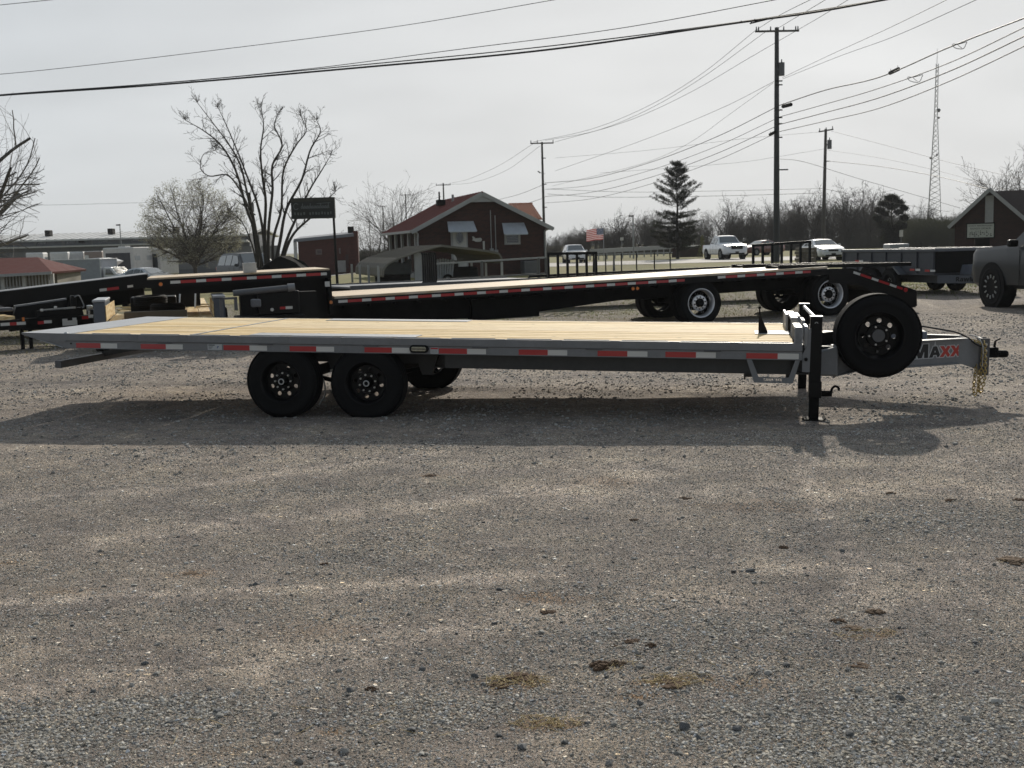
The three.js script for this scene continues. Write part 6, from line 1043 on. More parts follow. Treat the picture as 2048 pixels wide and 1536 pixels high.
{ // motorhomes and cargo trailers parked in front of the warehouse
  const rv = (label, px, Z, w, h, l, turn, front, panel) => {
    const T = thing('camper_trailer', label, 'camper', at(px, Z), turn), B = () => new MB();
    B().rbox(0, 0.5 + h / 2, 0, l, h, w, 0.12, 0, 0, 0, 3).build('body', M.offWhite, T);
    B().rbox(0, 0.5 + h * 0.45, w / 2, l * 0.8, h * 0.72, 0.03, 0.01).build('side_panel', panel, T); B().rbox(l / 2, 0.5 + h * 0.5, 0, 0.03, h * 0.6, w * 0.7, 0.01).build('front_panel', front, T);
    for (const z of [-0.3, 0.3]) B().rbox(l / 2 + 0.02, 0.5 + h * 0.62, z * w, 0.03, h * 0.16, w * 0.26, 0.01).build('front_window', M.carSilver, T);
    B().rbox(-l * 0.1, 0.53 + h, 0, 0.8, 0.2, 0.7, 0.05).build('roof_unit', M.offWhite, T);
    for (const x of [-0.4, 0.4]) for (const sd of [-1, 1]) { const wh = sub('wheel', T, V(x, 0.36, sd * (w / 2 - 0.02))); if (sd < 0) wh.rotation.y = Math.PI; meshOf('tyre', tyreGeo(0.36, 0.22, 0.2, 24), M.rubber, wh); steelRim(0.2).build('rim', M.offWhite, wh); }
    B().span(l / 2, l / 2 + 1.1, 0.4, 0.5, -0.06, 0.06).span(l / 2 + 0.9, l / 2 + 1, 0, 0.45, -0.05, 0.05).build('drawbar', M.black, T);
  };
  rv('camper with dark side panel parked left in front of the warehouse', 255, 100, 2.5, 2.5, 3.4, turnTo(0.92, 0.39), M.offWhite, paint([0.035, 0.035, 0.042], 0.6));
  rv('camper with blue-black side panel parked left of the budding tree', 309, 102, 2.5, 2.3, 3.2, turnTo(0.93, 0.37), M.offWhite, paint([0.012, 0.018, 0.026], 0.6));
  const cargo = [[73, 106, 1.5, 'white cargo trailer in front of the warehouse, leftmost of the row above the box truck'], [121, 108, 1.6, 'white cargo trailer in front of the warehouse, second of the row above the box truck'], [154, 110, 1.45, 'white cargo trailer in front of the warehouse, third of the row above the box truck'], [189, 108, 1.6, 'brown and white cargo trailer in front of the warehouse, rightmost of the row']];
  cargo.forEach(([px, Z, w, label], i) => {
    const T = thing('cargo_trailer', label, 'trailer', at(px, Z), turnTo(0.25, 0.97), 'cargo trailers parked by the warehouse'), B = () => new MB(), h = 2.25;
    B().rbox(0, 0.5 + h / 2, 0, 3, h, w, 0.08, 0, 0, 0, 3).build('body', i === 3 ? paint([0.3, 0.24, 0.22], 0.5) : M.white, T);
    B().rbox(1.5, 0.5 + h * 0.45, w * 0.36, 0.04, h * 0.8, w * 0.2, 0.01).build('corner_panel', M.white, T); B().rbox(0, 0.52 + h, 0, 2.9, 0.06, w * 0.96, 0.02).build('roof', M.white, T);
    for (const sd of [-1, 1]) { const wh = sub('wheel', T, V(0, 0.36, sd * (w / 2 - 0.02))); if (sd < 0) wh.rotation.y = Math.PI; meshOf('tyre', tyreGeo(0.36, 0.22, 0.2, 24), M.rubber, wh); steelRim(0.2).build('rim', M.offWhite, wh); }
    B().span(1.5, 2.6, 0.4, 0.5, -0.05, 0.05).span(2.4, 2.5, 0, 0.45, -0.05, 0.05).build('drawbar', M.black, T);
  });
  const boat = thing('covered_boat', 'pale covered boat on a trailer just above the white box truck', 'boat', at(180, 92), turnTo(0.97, 0.2)), b = new MB();
  b.ext([[-2.2, 1.5], [-2.1, 1.95], [0, 2.1], [1.2, 2.15], [1.9, 2.05], [2.5, 1.85], [2.0, 1.55]], 1.7, new THREE.Matrix4().makeTranslation(0, 0, -0.85), 0.1); b.build('cover', M.white, boat);
  new MB().ext([[-2.1, 1.05], [-2.2, 1.5], [2.05, 1.55], [1.5, 1.1]], 1.5, new THREE.Matrix4().makeTranslation(0, 0, -0.75), 0.1).build('hull', M.offWhite, boat);
  new MB().span(-1.8, 2.6, 0.6, 0.72, -0.5, 0.5).span(-0.9, -0.6, 0.7, 1.1, -0.5, 0.5).span(0.9, 1.1, 0.7, 1.15, -0.4, 0.4).span(2.3, 2.4, 0, 0.6, -0.05, 0.05).build('boat_trailer', M.galv, boat);
  for (const sd of [-1, 1]) { const wh = sub('wheel', boat, V(-0.3, 0.33, sd * 0.85)); meshOf('tyre', tyreGeo(0.33, 0.2, 0.19, 24), M.rubber, wh); }
}
// ------------------------------------------------------------------ trees
class Segs {
  constructor() { this.p = []; this.n = []; this.count = 0; }
  add(a, b, r1, r2, k = 3) {
    const d = b.clone().sub(a).normalize(), s = Math.abs(d.y) < 0.9 ? V(0, 1, 0).cross(d).normalize() : V(1, 0, 0).cross(d).normalize(), t = d.clone().cross(s);
    const ring = (c, r, o) => { const q = []; for (let i = 0; i < k; i++) { const an = (i / k) * 6.2832 + o, n = s.clone().multiplyScalar(Math.cos(an)).addScaledVector(t, Math.sin(an)); q.push([c.clone().addScaledVector(n, r), n]); } return q; };
    const A = ring(a, r1, 0), B = ring(b, r2, 0);
    for (let i = 0; i < k; i++) { const j = (i + 1) % k; for (const [v, n] of [A[i], A[j], B[i], A[j], B[j], B[i]]) { this.p.push(v.x, v.y, v.z); this.n.push(n.x, n.y, n.z); } }
    this.count++;
  }
  build(name, m, parent) { const g = new THREE.BufferGeometry(); g.setAttribute('position', new THREE.Float32BufferAttribute(this.p, 3)); g.setAttribute('normal', new THREE.Float32BufferAttribute(this.n, 3)); g.setAttribute('uv', new THREE.Float32BufferAttribute(new Float32Array(this.p.length / 3 * 2), 2)); return meshOf(name, g, m, parent); }
}
const bark = mat([0.055, 0.048, 0.04], 0.95), barkGrey = mat([0.085, 0.076, 0.066], 0.95), twigM = mat([0.075, 0.062, 0.05], 0.95);
// grow a limb: path of short segments that wander, sending out side limbs
function limb(o, a, dir, len, r, depth, S) {
  const { R } = o, n = Math.max(2, Math.round(len / (o.step * (0.6 + depth * 0.25)))), sl = len / n; let p = a.clone(), d = dir.clone().normalize(), rr = r;
  for (let i = 0; i < n; i++) {
    d.add(V(R() - 0.5, R() - 0.5, R() - 0.5).multiplyScalar(o.wander)).addScaledVector(UP, o.up * (depth <= 1 ? 0.5 : 1)).normalize();
    const q = p.clone().addScaledVector(d, sl); if (o.dome && ((q.x / o.dome[1]) ** 2 + (q.z / o.dome[1]) ** 2 + ((q.y - o.dome[0]) / o.dome[2]) ** 2 > 1 + 0.12 * (R() - 0.5))) break;
    const r2 = Math.max(o.rmin, r * (1 - (0.78 * (i + 1)) / n));
    (depth >= o.trunkDepth ? S.trunk : S.crown).add(p, q, rr, r2, rr > 0.05 ? 6 : rr > 0.02 ? 4 : 3);
    if (depth > 0 && (i > 0 || depth < o.depth)) for (let c = 0; c < o.kids[depth]; c++) if (R() < o.dens) {
      const ax = V(R() - 0.5, R() - 0.5, R() - 0.5).cross(d).normalize(), ang = (o.ang[0] + R() * (o.ang[1] - o.ang[0])) * rad;
      limb(o, p.clone().lerp(q, R()), d.clone().applyAxisAngle(ax, ang), len * (o.shrink[0] + R() * o.shrink[1]) * (1 - 0.35 * i / n), Math.max(o.rmin, rr * 0.5), depth - 1, S);
    }
    p = q; rr = r2;
  }
  S.tips.push(p);
}
const newS = () => ({ trunk: new Segs(), crown: new Segs(), tips: [] });
function bareTree(name, label, pos, h, o, group) {
  const T = thing(name, label, 'tree', pos, 0, group), S = newS(), R = rng(o.seed), oo = { R, step: 0.35, wander: 0.28, up: 0.03, rmin: 0.006, kids: [0, 1, 2, 2, 2], dens: 0.75, ang: [25, 60], shrink: [0.35, 0.35], trunkDepth: 3, depth: 4, ...o };
  S.trunk.add(V(0, -0.1, 0), V(0, h * o.fork, 0), o.r, o.r * 0.8, 8);
  for (let i = 0; i < o.stems; i++) { const a = (i / o.stems) * 6.283 + R() * 0.7, t = (o.spread[0] + R() * (o.spread[1] - o.spread[0])) * rad; limb(oo, V(Math.cos(a) * o.r * 0.4, h * o.fork * (0.75 + 0.25 * R()), Math.sin(a) * o.r * 0.4), V(Math.sin(t) * Math.cos(a), Math.cos(t), Math.sin(t) * Math.sin(a)), h * (1 - o.fork) * (o.len ?? 0.85) * (0.85 + 0.25 * R()), o.r * 0.55, 3, S); }
  S.trunk.build('trunk', o.bark ?? bark, T); S.crown.build('crown', o.twig ?? twigM, T);
  return [T, S, R];
}
{ // the many-stemmed bare tree: its main stems where the photograph shows them
  const Z = 60, b = at(538, Z), T = thing('bare_tree', 'tall bare tree with many stems fanning out from its base, left of the pole sign', 'tree', b, 0), S = newS(), R = rng(12);
  const o = { R, step: 0.3, wander: 0.26, up: 0.05, rmin: 0.0075, kids: [0, 1, 2, 2], dens: 0.7, ang: [20, 55], shrink: [0.32, 0.4], trunkDepth: 9, depth: 3 };
  const stems = [[[518, 535], [509, 470], [497, 420], [470, 340], [440, 290], [405, 262], [370, 240]], [[525, 535], [516, 470], [508, 430], [497, 385], [480, 330], [455, 285], [428, 250], [395, 205]], [[530, 535], [524, 450], [510, 400], [498, 365], [476, 300], [450, 245], [438, 215]], [[534, 535], [530, 470], [528, 400], [523, 350], [519, 300], [530, 250], [521, 215]], [[538, 535], [536, 460], [543, 380], [545, 330], [562, 290], [548, 250], [560, 225]], [[545, 535], [548, 480], [560, 420], [568, 340], [590, 290], [610, 260], [598, 232]], [[550, 535], [558, 480], [575, 420], [600, 360], [622, 300], [640, 262], [632, 240]], [[556, 535], [572, 480], [600, 420], [620, 380], [645, 340], [665, 310]], [[558, 535], [585, 470], [625, 430], [650, 400], [672, 385]], [[512, 535], [498, 480], [480, 440], [462, 425]], [[497, 420], [480, 378], [455, 350], [415, 352], [402, 335], [410, 308], [428, 300]]];
  stems.forEach((st, k) => {
    const zo = (R() - 0.5) * 3.2, pts = st.map(([x, y], i) => { const q = P(x + (R() - 0.5) * 7, y, Z + zo * Math.min(1, i / 4) + (R() - 0.5) * 0.3); return q.sub(b); }), c = new THREE.CatmullRomCurve3(pts), n = 26, r0 = k < 9 ? 0.105 - 0.008 * (k % 3) : 0.055;
    let p = c.getPoint(0);
    for (let i = 1; i <= n; i++) { const q = c.getPoint(i / n), f = (u) => Math.max(0.012, r0 * (1 - 0.86 * u)); S.trunk.add(p, q, f((i - 1) / n), f(i / n), 7);
      if (i > 7 && R() < 0.62 + i * 0.012) { const d = q.clone().sub(p).normalize(), ax = V(R() - 0.5, R() - 0.5, R() - 0.5).cross(d).normalize(); limb(o, q, d.applyAxisAngle(ax, (25 + 35 * R()) * rad), 0.55 + 0.75 * R() * (1 - 0.3 * i / n), f(i / n) * 0.55, 2, S); }
      p = q; }
    for (let j = 0; j < 7; j++) limb(o, p, V(R() - 0.5, R() * 0.9 + 0.1, R() - 0.5), 0.22 + 0.28 * R(), 0.010, 2, S);
  });
  S.trunk.build('trunk', bark, T); S.crown.build('crown', mat([0.05, 0.043, 0.036], 0.95), T);
}
{ // budding round-crowned tree
  const b = at(388, 84), [T, S, R] = bareTree('budding_tree', 'round-crowned tree with pale spring buds, left of the many-stemmed bare tree', b, 7.9, { seed: 21, dome: [4.55, 3.95, 3.3], r: 0.17, fork: 0.2, stems: 12, spread: [4, 78], len: 0.95, step: 0.42, kids: [0, 1, 2, 2], dens: 0.64, ang: [24, 60], rmin: 0.009, up: 0.004, bark });
  const g = new THREE.BufferGeometry(), p = [], nn = []; const cr = V(0, 3.6, 0);
  for (const t of S.tips) if (Math.hypot(t.x / 3.95, t.z / 3.95, (t.y - 4.55) / 3.3) > 0.55) for (let i = 0; i < 7; i++) { const c = t.clone().add(V(R() - 0.5, R() - 0.5, R() - 0.5).multiplyScalar(0.42)), d = V(R() - 0.5, R() - 0.5, R() - 0.5).normalize().multiplyScalar(0.085), e = V(R() - 0.5, R() - 0.5, R() - 0.5).normalize().multiplyScalar(0.075), n = d.clone().cross(e).normalize(); for (const q of [c, c.clone().add(d), c.clone().add(e)]) { p.push(q.x, q.y, q.z); nn.push(n.x, n.y, n.z); } }
  g.setAttribute('position', new THREE.Float32BufferAttribute(p, 3)); g.setAttribute('normal', new THREE.Float32BufferAttribute(nn, 3)); g.setAttribute('uv', new THREE.Float32BufferAttribute(new Float32Array(p.length / 3 * 2), 2));
  const bd = meshOf('buds', g, mat([0.3, 0.29, 0.2], 0.9, { side: THREE.DoubleSide, transmission: 0.5 }), T);
}
bareTree('bare_tree', 'bare tree whose branches reach in at the left edge above the shed', at(-110, 46), 11.5, { dome: [5.4, 4.0, 5.0], seed: 33, r: 0.24, fork: 0.14, stems: 11, spread: [6, 74], len: 0.95, up: 0.0, step: 0.36, kids: [0, 1, 2, 2], dens: 0.45, rmin: 0.005, twig: mat([0.19, 0.175, 0.165], 0.95), bark: barkGrey });
bareTree('bare_tree', 'bare tree behind the left slope of the brick house roof', at(798, 100), 6.9, { seed: 44, r: 0.13, fork: 0.12, stems: 8, spread: [5, 42], len: 0.92, step: 0.45, kids: [0, 1, 2, 2], dens: 0.6, rmin: 0.008, twig: barkGrey, bark: barkGrey });
bareTree('bare_tree', 'smaller bare tree left of the brick house, above the low hedge', at(748, 104), 5.2, { seed: 45, r: 0.1, fork: 0.1, stems: 7, spread: [5, 45], len: 0.92, step: 0.45, kids: [0, 1, 2, 2], dens: 0.55, rmin: 0.008, twig: barkGrey, bark: barkGrey });
bareTree('bare_tree', 'bare tree behind the church roof, nearer its peak', at(2000, 84), 5.3, { seed: 46, r: 0.16, fork: 0.2, stems: 7, spread: [5, 45], len: 0.95, step: 0.4, kids: [0, 1, 2, 2], dens: 0.6, rmin: 0.009, twig: twigM });
bareTree('bare_tree', 'bare tree behind the church roof at the right edge', at(2046, 82), 6.2, { seed: 47, r: 0.16, fork: 0.2, stems: 7, spread: [5, 40], len: 0.95, step: 0.4, kids: [0, 1, 2, 2], dens: 0.6, rmin: 0.009, twig: twigM });
const needle = mat([0.036, 0.046, 0.02], 0.9, { side: THREE.DoubleSide });
class Needles { constructor(seed) { this.p = []; this.n = []; this.R = rng(seed); }
  tuft(c, d, r, k, l) { const { R } = this; for (let i = 0; i < k; i++) { const o = c.clone().add(V(R() - 0.5, (R() - 0.5) * 0.7, R() - 0.5).multiplyScalar(2 * r)), a = V(R() - 0.5, R() - 0.35, R() - 0.5).normalize().addScaledVector(d, 0.9).normalize().multiplyScalar(l * (0.6 + 0.8 * R())), w = V(R() - 0.5, R() - 0.5, R() - 0.5).normalize().multiplyScalar(l * 0.16), n = a.clone().cross(w).normalize(); for (const q of [o.clone().sub(w), o.clone().add(w), o.clone().add(a)]) { this.p.push(q.x, q.y, q.z); this.n.push(n.x, n.y, n.z); } } }
  build(name, m, T) { const g = new THREE.BufferGeometry(); g.setAttribute('position', new THREE.Float32BufferAttribute(this.p, 3)); g.setAttribute('normal', new THREE.Float32BufferAttribute(this.n, 3)); g.setAttribute('uv', new THREE.Float32BufferAttribute(new Float32Array(this.p.length / 3 * 2), 2)); return meshOf(name, g, m, T); } }
{ // open conifer beside the road
  const Z = 104, b = at(1355, Z), T = thing('conifer_tree', 'open-branched dark conifer standing beyond the road right of the flag', 'tree', b, 0), S = new Segs(), K = new Needles(51), R = K.R, h = P(1353, 325, Z).y - b.y;
  let p = V(0, -0.1, 0); for (let i = 1; i <= 14; i++) { const q = V(0.05 * Math.sin(i), (i / 14) * h, 0.05 * Math.cos(i * 1.3)); S.add(p, q, 0.17 * (1 - (i - 1) / 15), 0.17 * (1 - i / 15), 7); p = q; }
  const n = 84;
  for (let i = 0; i < n; i++) {
    const t = 0.1 + 0.88 * ((Math.floor(i / 5) * 5 + 4.2 * R()) / n), y = t * h, a = i * 1.257 + Math.floor(i / 5) * 0.6 + 0.4 * R(), reach = (t > 0.55 ? 2.5 * Math.pow((1.02 - t) / 0.47, 0.75) : 2.45 - 0.3 * (0.55 - t)) * (0.62 + 0.5 * R()), rise = t > 0.5 ? 0.35 : 0.05, d = V(Math.cos(a), rise - 0.1, Math.sin(a)).normalize();
    let q = V(0, y, 0), r = 0.04 * (1.1 - t); const m = 8;
    for (let j = 1; j <= m; j++) { const e = q.clone().addScaledVector(d, reach / m); d.addScaledVector(UP, 0.035).normalize(); S.add(q, e, r, r * 0.85, 4); r *= 0.85; if (j > 1 || t < 0.5) { K.tuft(e.clone().addScaledVector(UP, -0.03), d, 0.13 + 0.06 * R(), t > 0.45 ? 30 : 34, 0.16); if (R() < 0.8) { const sd = d.clone().applyAxisAngle(UP, R() < 0.5 ? 0.8 : -0.8), f = e.clone().addScaledVector(sd, 0.34); S.add(e, f, 0.01, 0.006, 3); K.tuft(f, sd, 0.14, 26, 0.15); } } q = e; }
  }
  K.tuft(V(0, h, 0), UP, 0.1, 30, 0.2);
  S.build('trunk', mat([0.03, 0.026, 0.022], 0.95), T); K.build('crown', needle, T);
}
{ // round dense pine above the woods
  const Z = 128, b = at(1783, Z), T = thing('round_pine', 'dark round-topped pine rising above the bare woods left of the church', 'tree', b, 0), S = new Segs(), K = new Needles(52), R = K.R, s = F / Z, h = P(1783, 387, Z).y - b.y;
  let p = V(0, 0, 0); for (let i = 1; i <= 8; i++) { const q = V(0.08 * Math.sin(i * 2), i / 8 * h * 0.9, 0); S.add(p, q, 0.2 * (1 - (i - 1) / 10), 0.2 * (1 - i / 10), 7); p = q; }
  for (const [x, y, rx, ry, k] of [[1783, 398, 15, 9, 420], [1768, 408, 11, 7, 260], [1798, 407, 12, 8, 300], [1784, 415, 12, 6, 260], [1808, 417, 9, 6, 200], [1760, 421, 10, 6, 220], [1797, 425, 10, 5, 180], [1770, 428, 9, 5, 160], [1755, 437, 8, 6, 160], [1808, 436, 9, 7, 220], [1768, 450, 14, 8, 360], [1800, 452, 15, 8, 360], [1784, 464, 20, 9, 500], [1782, 478, 22, 10, 500]]) for (let i = 0; i < k; i++) { const a = R() * 6.3, e = R() * 2 - 1, q = Math.cbrt(R()), c = P(x + rx * q * Math.cos(a) * Math.sqrt(1 - e * e), y + ry * q * e, Z + (R() - 0.5) * 2 * rx / s * Math.sqrt(1 - e * e)).sub(b); K.tuft(c, UP, 0.16, 4, 0.22); }
  for (let i = 0; i < 26; i++) { const y = h * (0.4 + 0.5 * R()), a = R() * 6.3; S.add(V(0, y, 0), V(Math.cos(a) * 1.4, y + 0.5, Math.sin(a) * 1.4), 0.05, 0.02, 4); }
  S.build('trunk', bark, T); K.build('crown', mat([0.028, 0.036, 0.018], 0.9, { side: THREE.DoubleSide }), T);
}
{ // winter woods along the skyline: a few crowns that stand out, the rest one mass
  const protos = [61, 62, 63, 64].map((seed, i) => { const R = rng(seed), S = newS(), o = { R, step: 0.5, wander: 0.3, up: 0.035, rmin: 0.013, kids: [0, 1, 2, 2], dens: 0.62, ang: [22, 58], shrink: [0.35, 0.35], trunkDepth: 3, depth: 4 }, h = 7.5; S.trunk.add(V(0, -0.2, 0), V(0, h * 0.2, 0), 0.16, 0.13, 6); const st = 4 + (i % 3) * 2; for (let k = 0; k < st; k++) { const a = k / st * 6.283 + R(), t = (5 + R() * (i % 2 ? 48 : 28)) * rad; limb(o, V(0, h * 0.2 * (0.8 + 0.2 * R()), 0), V(Math.sin(t) * Math.cos(a), Math.cos(t), Math.sin(t) * Math.sin(a)), h * 0.68 * (0.85 + 0.3 * R()), 0.085, 3, S); } return S; });
  const wm = [mat([0.05, 0.042, 0.036], 0.95), mat([0.062, 0.054, 0.046], 0.95)];
  const own = [[1448, 154, 6.5, 1, 'rounded bare tree on the skyline above the white pickup truck'], [1522, 158, 6.6, 3, 'bare tree on the skyline left of the tall power pole'], [1598, 160, 7.4, 0, 'bare tree on the skyline between the two power poles'], [1632, 150, 6.8, 2, 'bare tree on the skyline just left of the second power pole'], [1692, 156, 7.6, 1, 'bare tree on the skyline right of the second power pole'], [1738, 150, 7.8, 0, 'bare tree on the skyline left of the round pine'], [1850, 148, 5.8, 3, 'bare tree on the skyline in front of the lattice mast'], [1240, 158, 5.3, 2, 'bare tree on the skyline above the flag']];
  own.forEach(([px, Z, h, k, label]) => { const T = thing('bare_tree', label, 'tree', at(px, Z), px * 0.7); T.scale.setScalar(h / 7.0); protos[k].trunk.build('trunk', wm[0], T); protos[k].crown.build('crown', wm[0], T); });
  const geos = protos.map((S) => { const g = new THREE.BufferGeometry(); g.setAttribute('position', new THREE.Float32BufferAttribute([...S.trunk.p, ...S.crown.p], 3)); g.setAttribute('normal', new THREE.Float32BufferAttribute([...S.trunk.n, ...S.crown.n], 3)); return g; });
  const W = new THREE.Group(); W.name = 'woodland'; tag(W, 'leafless winter woods along the skyline beyond the road', 'woods', null, 'stuff'); scene.add(W);
  const r = rng(70), lists = [[], [], [], []], top = (px) => px < 1200 ? lerp(2.6, 4.0, (px - 1090) / 110) : px < 1320 ? lerp(4.3, 5.3, (px - 1200) / 120) : px < 1560 ? 5.6 : px < 1760 ? lerp(6.2, 7.0, (px - 1560) / 200) : px < 1840 ? 5.2 : lerp(5.4, 4.6, (px - 1840) / 80);
  for (let i = 0; i < 250; i++) { const px = i < 210 ? 1086 + 870 * r() : -60 + 800 * r(), Z = i < 210 ? 150 + 26 * r() : 215 + 30 * r(), h = (i < 210 ? top(px) : 3.4) * (0.5 + 0.45 * r()) * (Z / 155), p = at(px, Z), s = h / 7.0; lists[(r() * 4) | 0].push(new THREE.Matrix4().compose(p, new THREE.Quaternion().setFromAxisAngle(UP, r() * 6.3), V(s * (0.8 + 0.3 * r()), s, s * (0.8 + 0.3 * r())))); }
  lists.forEach((l, k) => { const im = new THREE.InstancedMesh(geos[k], wm[k % 2], l.length); l.forEach((m, j) => im.setMatrixAt(j, m)); im.name = 'winter_trees'; im.userData.kind = 'stuff'; W.add(im); });
  const brush = new Segs(); for (let i = 0; i < 15000; i++) { const px = 1080 + 880 * r(), Z = 146 + 30 * r(), p = at(px, Z), h = (0.8 + 2.0 * r() * r()) * (0.8 + 0.5 * fbm(px * 0.03, 2, 3)) * clamp(top(px) / 5, 0.6, 1.2), t = V((r() - 0.5) * 1.0, h, (r() - 0.5) * 1.0); brush.add(p, p.clone().add(t), 0.035, 0.012, 3); }
  const bm = brush.build('undergrowth', mat([0.045, 0.04, 0.03], 0.95), W); bm.userData.kind = 'stuff';
  const olive = new Segs(); for (let i = 0; i < 3500; i++) { const px = 1810 + 110 * r(), Z = 138 + 8 * r(), p = at(px, Z), h = 1.2 + 2.6 * r(), t = V((r() - 0.5) * 1.2, h, (r() - 0.5)); olive.add(p, p.clone().add(t), 0.03, 0.012, 3); } const om = olive.build('olive_brush', mat([0.075, 0.075, 0.04], 0.95), W); om.userData.kind = 'stuff';
  const hedge = thing('low_hedge', 'dark low hedge between the brick shop and the brick house', 'hedge', at(735, 112), 0), hs = new Segs(), hr = rng(71); for (let i = 0; i < 3000; i++) { const x = (hr() - 0.5) * 6.5, p = V(x, 0, (hr() - 0.5) * 2), t = V((hr() - 0.5) * 0.7, 0.8 + 1.3 * hr(), (hr() - 0.5) * 0.7); hs.add(p, p.clone().add(t), 0.02, 0.01, 3); } hs.build('hedge_stems', mat([0.05, 0.052, 0.035], 0.95), hedge);
}
// ------------------------------------------------------------------ power poles, wires, mast
function powerPole(label, px, pyTop, Z, o) {
  const b = at(px, Z), T = thing('power_pole', label, 'power pole', b, 0), h = P(px, pyTop, Z).y - b.y, B = () => new MB(), lean = o.lean ?? 0;
  B().cyl(V(-lean, -0.2, 0), V(0, h, 0), o.r ?? 0.17, (o.r ?? 0.17) * 0.62, 14).build('pole', o.mat ?? M.woodPole, T);
  for (const [y, w, turn, tilt] of o.arms ?? []) { const d = V(Math.cos(turn), tilt ?? 0, -Math.sin(turn)).multiplyScalar(w / 2), c = V(0, h - y, 0.1); B().bar(c.clone().sub(d), c.clone().add(d), 0.1, 0.12).build('crossarm', M.woodPole, T); for (const k of o.ins ?? [-0.95, -0.85, -0.3, 0.3, 0.85, 0.95]) { const q = c.clone().addScaledVector(d, k); B().cyl(q.clone().add(V(0, 0.05, 0)), q.clone().add(V(0, 0.3, 0)), 0.05, 0.035, 8).build('insulator', M.greyPaintDark, T); } }
  if (o.can) { const [x, y, ch, cr] = o.can; const g = sub('transformer', T, V(x, h - y, 0.1)); new MB().cyl(V(0, -ch, 0), V(0, 0, 0), cr, cr, 16).build('transformer_can', M.greyPaintDark, g); new MB().cyl(V(0, 0, 0), V(0, 0.22, 0), 0.05, 0.035, 8).build('bushing', M.greyPaintDark, g); new MB().span(-x, 0, -ch * 0.6, -ch * 0.45, -0.05, 0.05).build('bracket', M.greyPaintDark, g); }
  for (const y of o.bolts ?? []) B().bar(V(-0.1, h - y, 0.12), V(0.35, h - y, 0.12), 0.07, 0.08).build('cable_bracket', M.blackMatt, T);
  return [T, h];
}
const poleA = powerPole('tall power pole with transformer standing before the road, the nearest of the poles', 1553, 55, 77, { r: 0.22, mat: paint([0.05, 0.054, 0.058], 0.85), arms: [[0.25, 2.95, 0.05]], can: [0.3, 2.3, 0.85, 0.2], bolts: [3.5, 3.75, 5.4, 5.9, 6.3, 7.2] });
new MB().span(0.1, 0.75, -0.04, 0.04, 0.06, 0.14).build('lamp_arm', M.blackMatt, poleA[0]).position.y = poleA[1] - 9.35;
powerPole('wooden power pole with transformer beyond the road, second from the right-hand pole', 1650, 258, 104, { r: 0.19, lean: 0.2, mat: M.woodPole, arms: [[0.15, 1.6, 0.4, 0.15]], ins: [-0.9, 0, 0.9], can: [0.32, 1.0, 0.8, 0.2], bolts: [2.9] });
powerPole('power pole with street lamp standing behind the brick house', 1089, 284, 115, { r: 0.16, arms: [[0.12, 2.35, 0.05]], ins: [-0.95, -0.4, 0.95], bolts: [1.6, 4.2, 6.5] });
powerPole('far power pole seen over the left slope of the brick house roof', 891, 366, 178, { r: 0.17, arms: [[0.3, 2.3, 0.05]], ins: [-0.95, 0, 0.95] });
powerPole('thin far power pole among the bare trees, nearest the brick house roof', 815, 388, 235, { r: 0.17, arms: [[0.2, 2.2, 0.05]], ins: [-0.95, 0.95] });
powerPole('thin far power pole among the bare trees, middle of three left of the house', 769, 411, 290, { r: 0.17, arms: [[0.2, 2.2, 0.05]], ins: [-0.95, 0.95] });
powerPole('thin far power pole left of the brick house, leftmost of three', 741, 432, 360, { r: 0.17, arms: [[0.2, 2.2, 0.05]], ins: [-0.95, 0.95] });
powerPole('leaning dark pole with a can on it among the stems of the bare tree', 503, 385, 62, { r: 0.16, lean: -0.55, mat: M.blackMatt, can: [0.12, 0.6, 0.45, 0.17], bolts: [1.2] });
const lampPost = (label, px, py, Z, r = 0.09) => { const b = at(px, Z), T = thing('lamp_post', label, 'lamp post', b, 0), h = P(px, py, Z).y - b.y; new MB().cyl(V(0, 0, 0), V(0, h, 0), r, r * 0.7, 10).build('post', M.galv, T); new MB().rbox(-0.18, h - 0.1, 0, 0.5, 0.14, 0.2, 0.04).build('lamp_head', M.blackMatt, T); };
lampPost('slim lamp post beyond the road, between the flag and the conifer', 1267, 430, 112); lampPost('thin lamp post in front of the warehouse roof', 243, 448, 128, 0.07); 
{ const T = thing('street_lamp_arm', 'small street lamp hanging on the pole behind the brick house', 'street lamp', P(1078, 344, 114.6), 0); new MB().rbox(0, 0, 0, 0.32, 0.12, 0.18, 0.04, 0, 0, -0.6).build('lamp_head', M.greyPaintDark, T); new MB().bar(V(0.12, -0.08, 0), V(0.62, -0.2, -0.1), 0.04, 0.04).build('lamp_bracket', M.galv, T); }
// wires
function wire(label, pts, r, name = 'power_line', m = M.cable) { const q = pts.map(([x, y, Z]) => P(x, y, Z)), b = new MB(); b.tube(q, r, 60, 5); return b.top(name, m, label, name === 'power_line' ? 'wire' : 'cable'); }
const A = 77, C = 115, D = 178;
wire('power wire from the tall pole to the pole behind the house, topmost', [[1512, 60, A], [1400, 150, 86], [1290, 215, 96], [1180, 259, 106], [1067, 284, C]], 0.016);
wire('power wire from the tall pole to the pole behind the house, second from top', [[1536, 60, A], [1400, 158, 86], [1290, 222, 96], [1190, 262, 106], [1090, 281, C]], 0.016);
wire('power wire from the tall pole to the pole behind the house, third from top', [[1595, 60, A], [1500, 115, 83], [1380, 185, 91], [1260, 240, 100], [1110, 284, C]], 0.016);
wire('thin wire from the pole behind the house to the far pole, upper', [[1067, 287, C], [1000, 330, 135], [940, 357, 155], [904, 366, D]], 0.016);
wire('thin wire from the pole behind the house to the far pole, lower', [[1080, 292, C], [1010, 342, 135], [940, 366, 155], [880, 368, D]], 0.016);
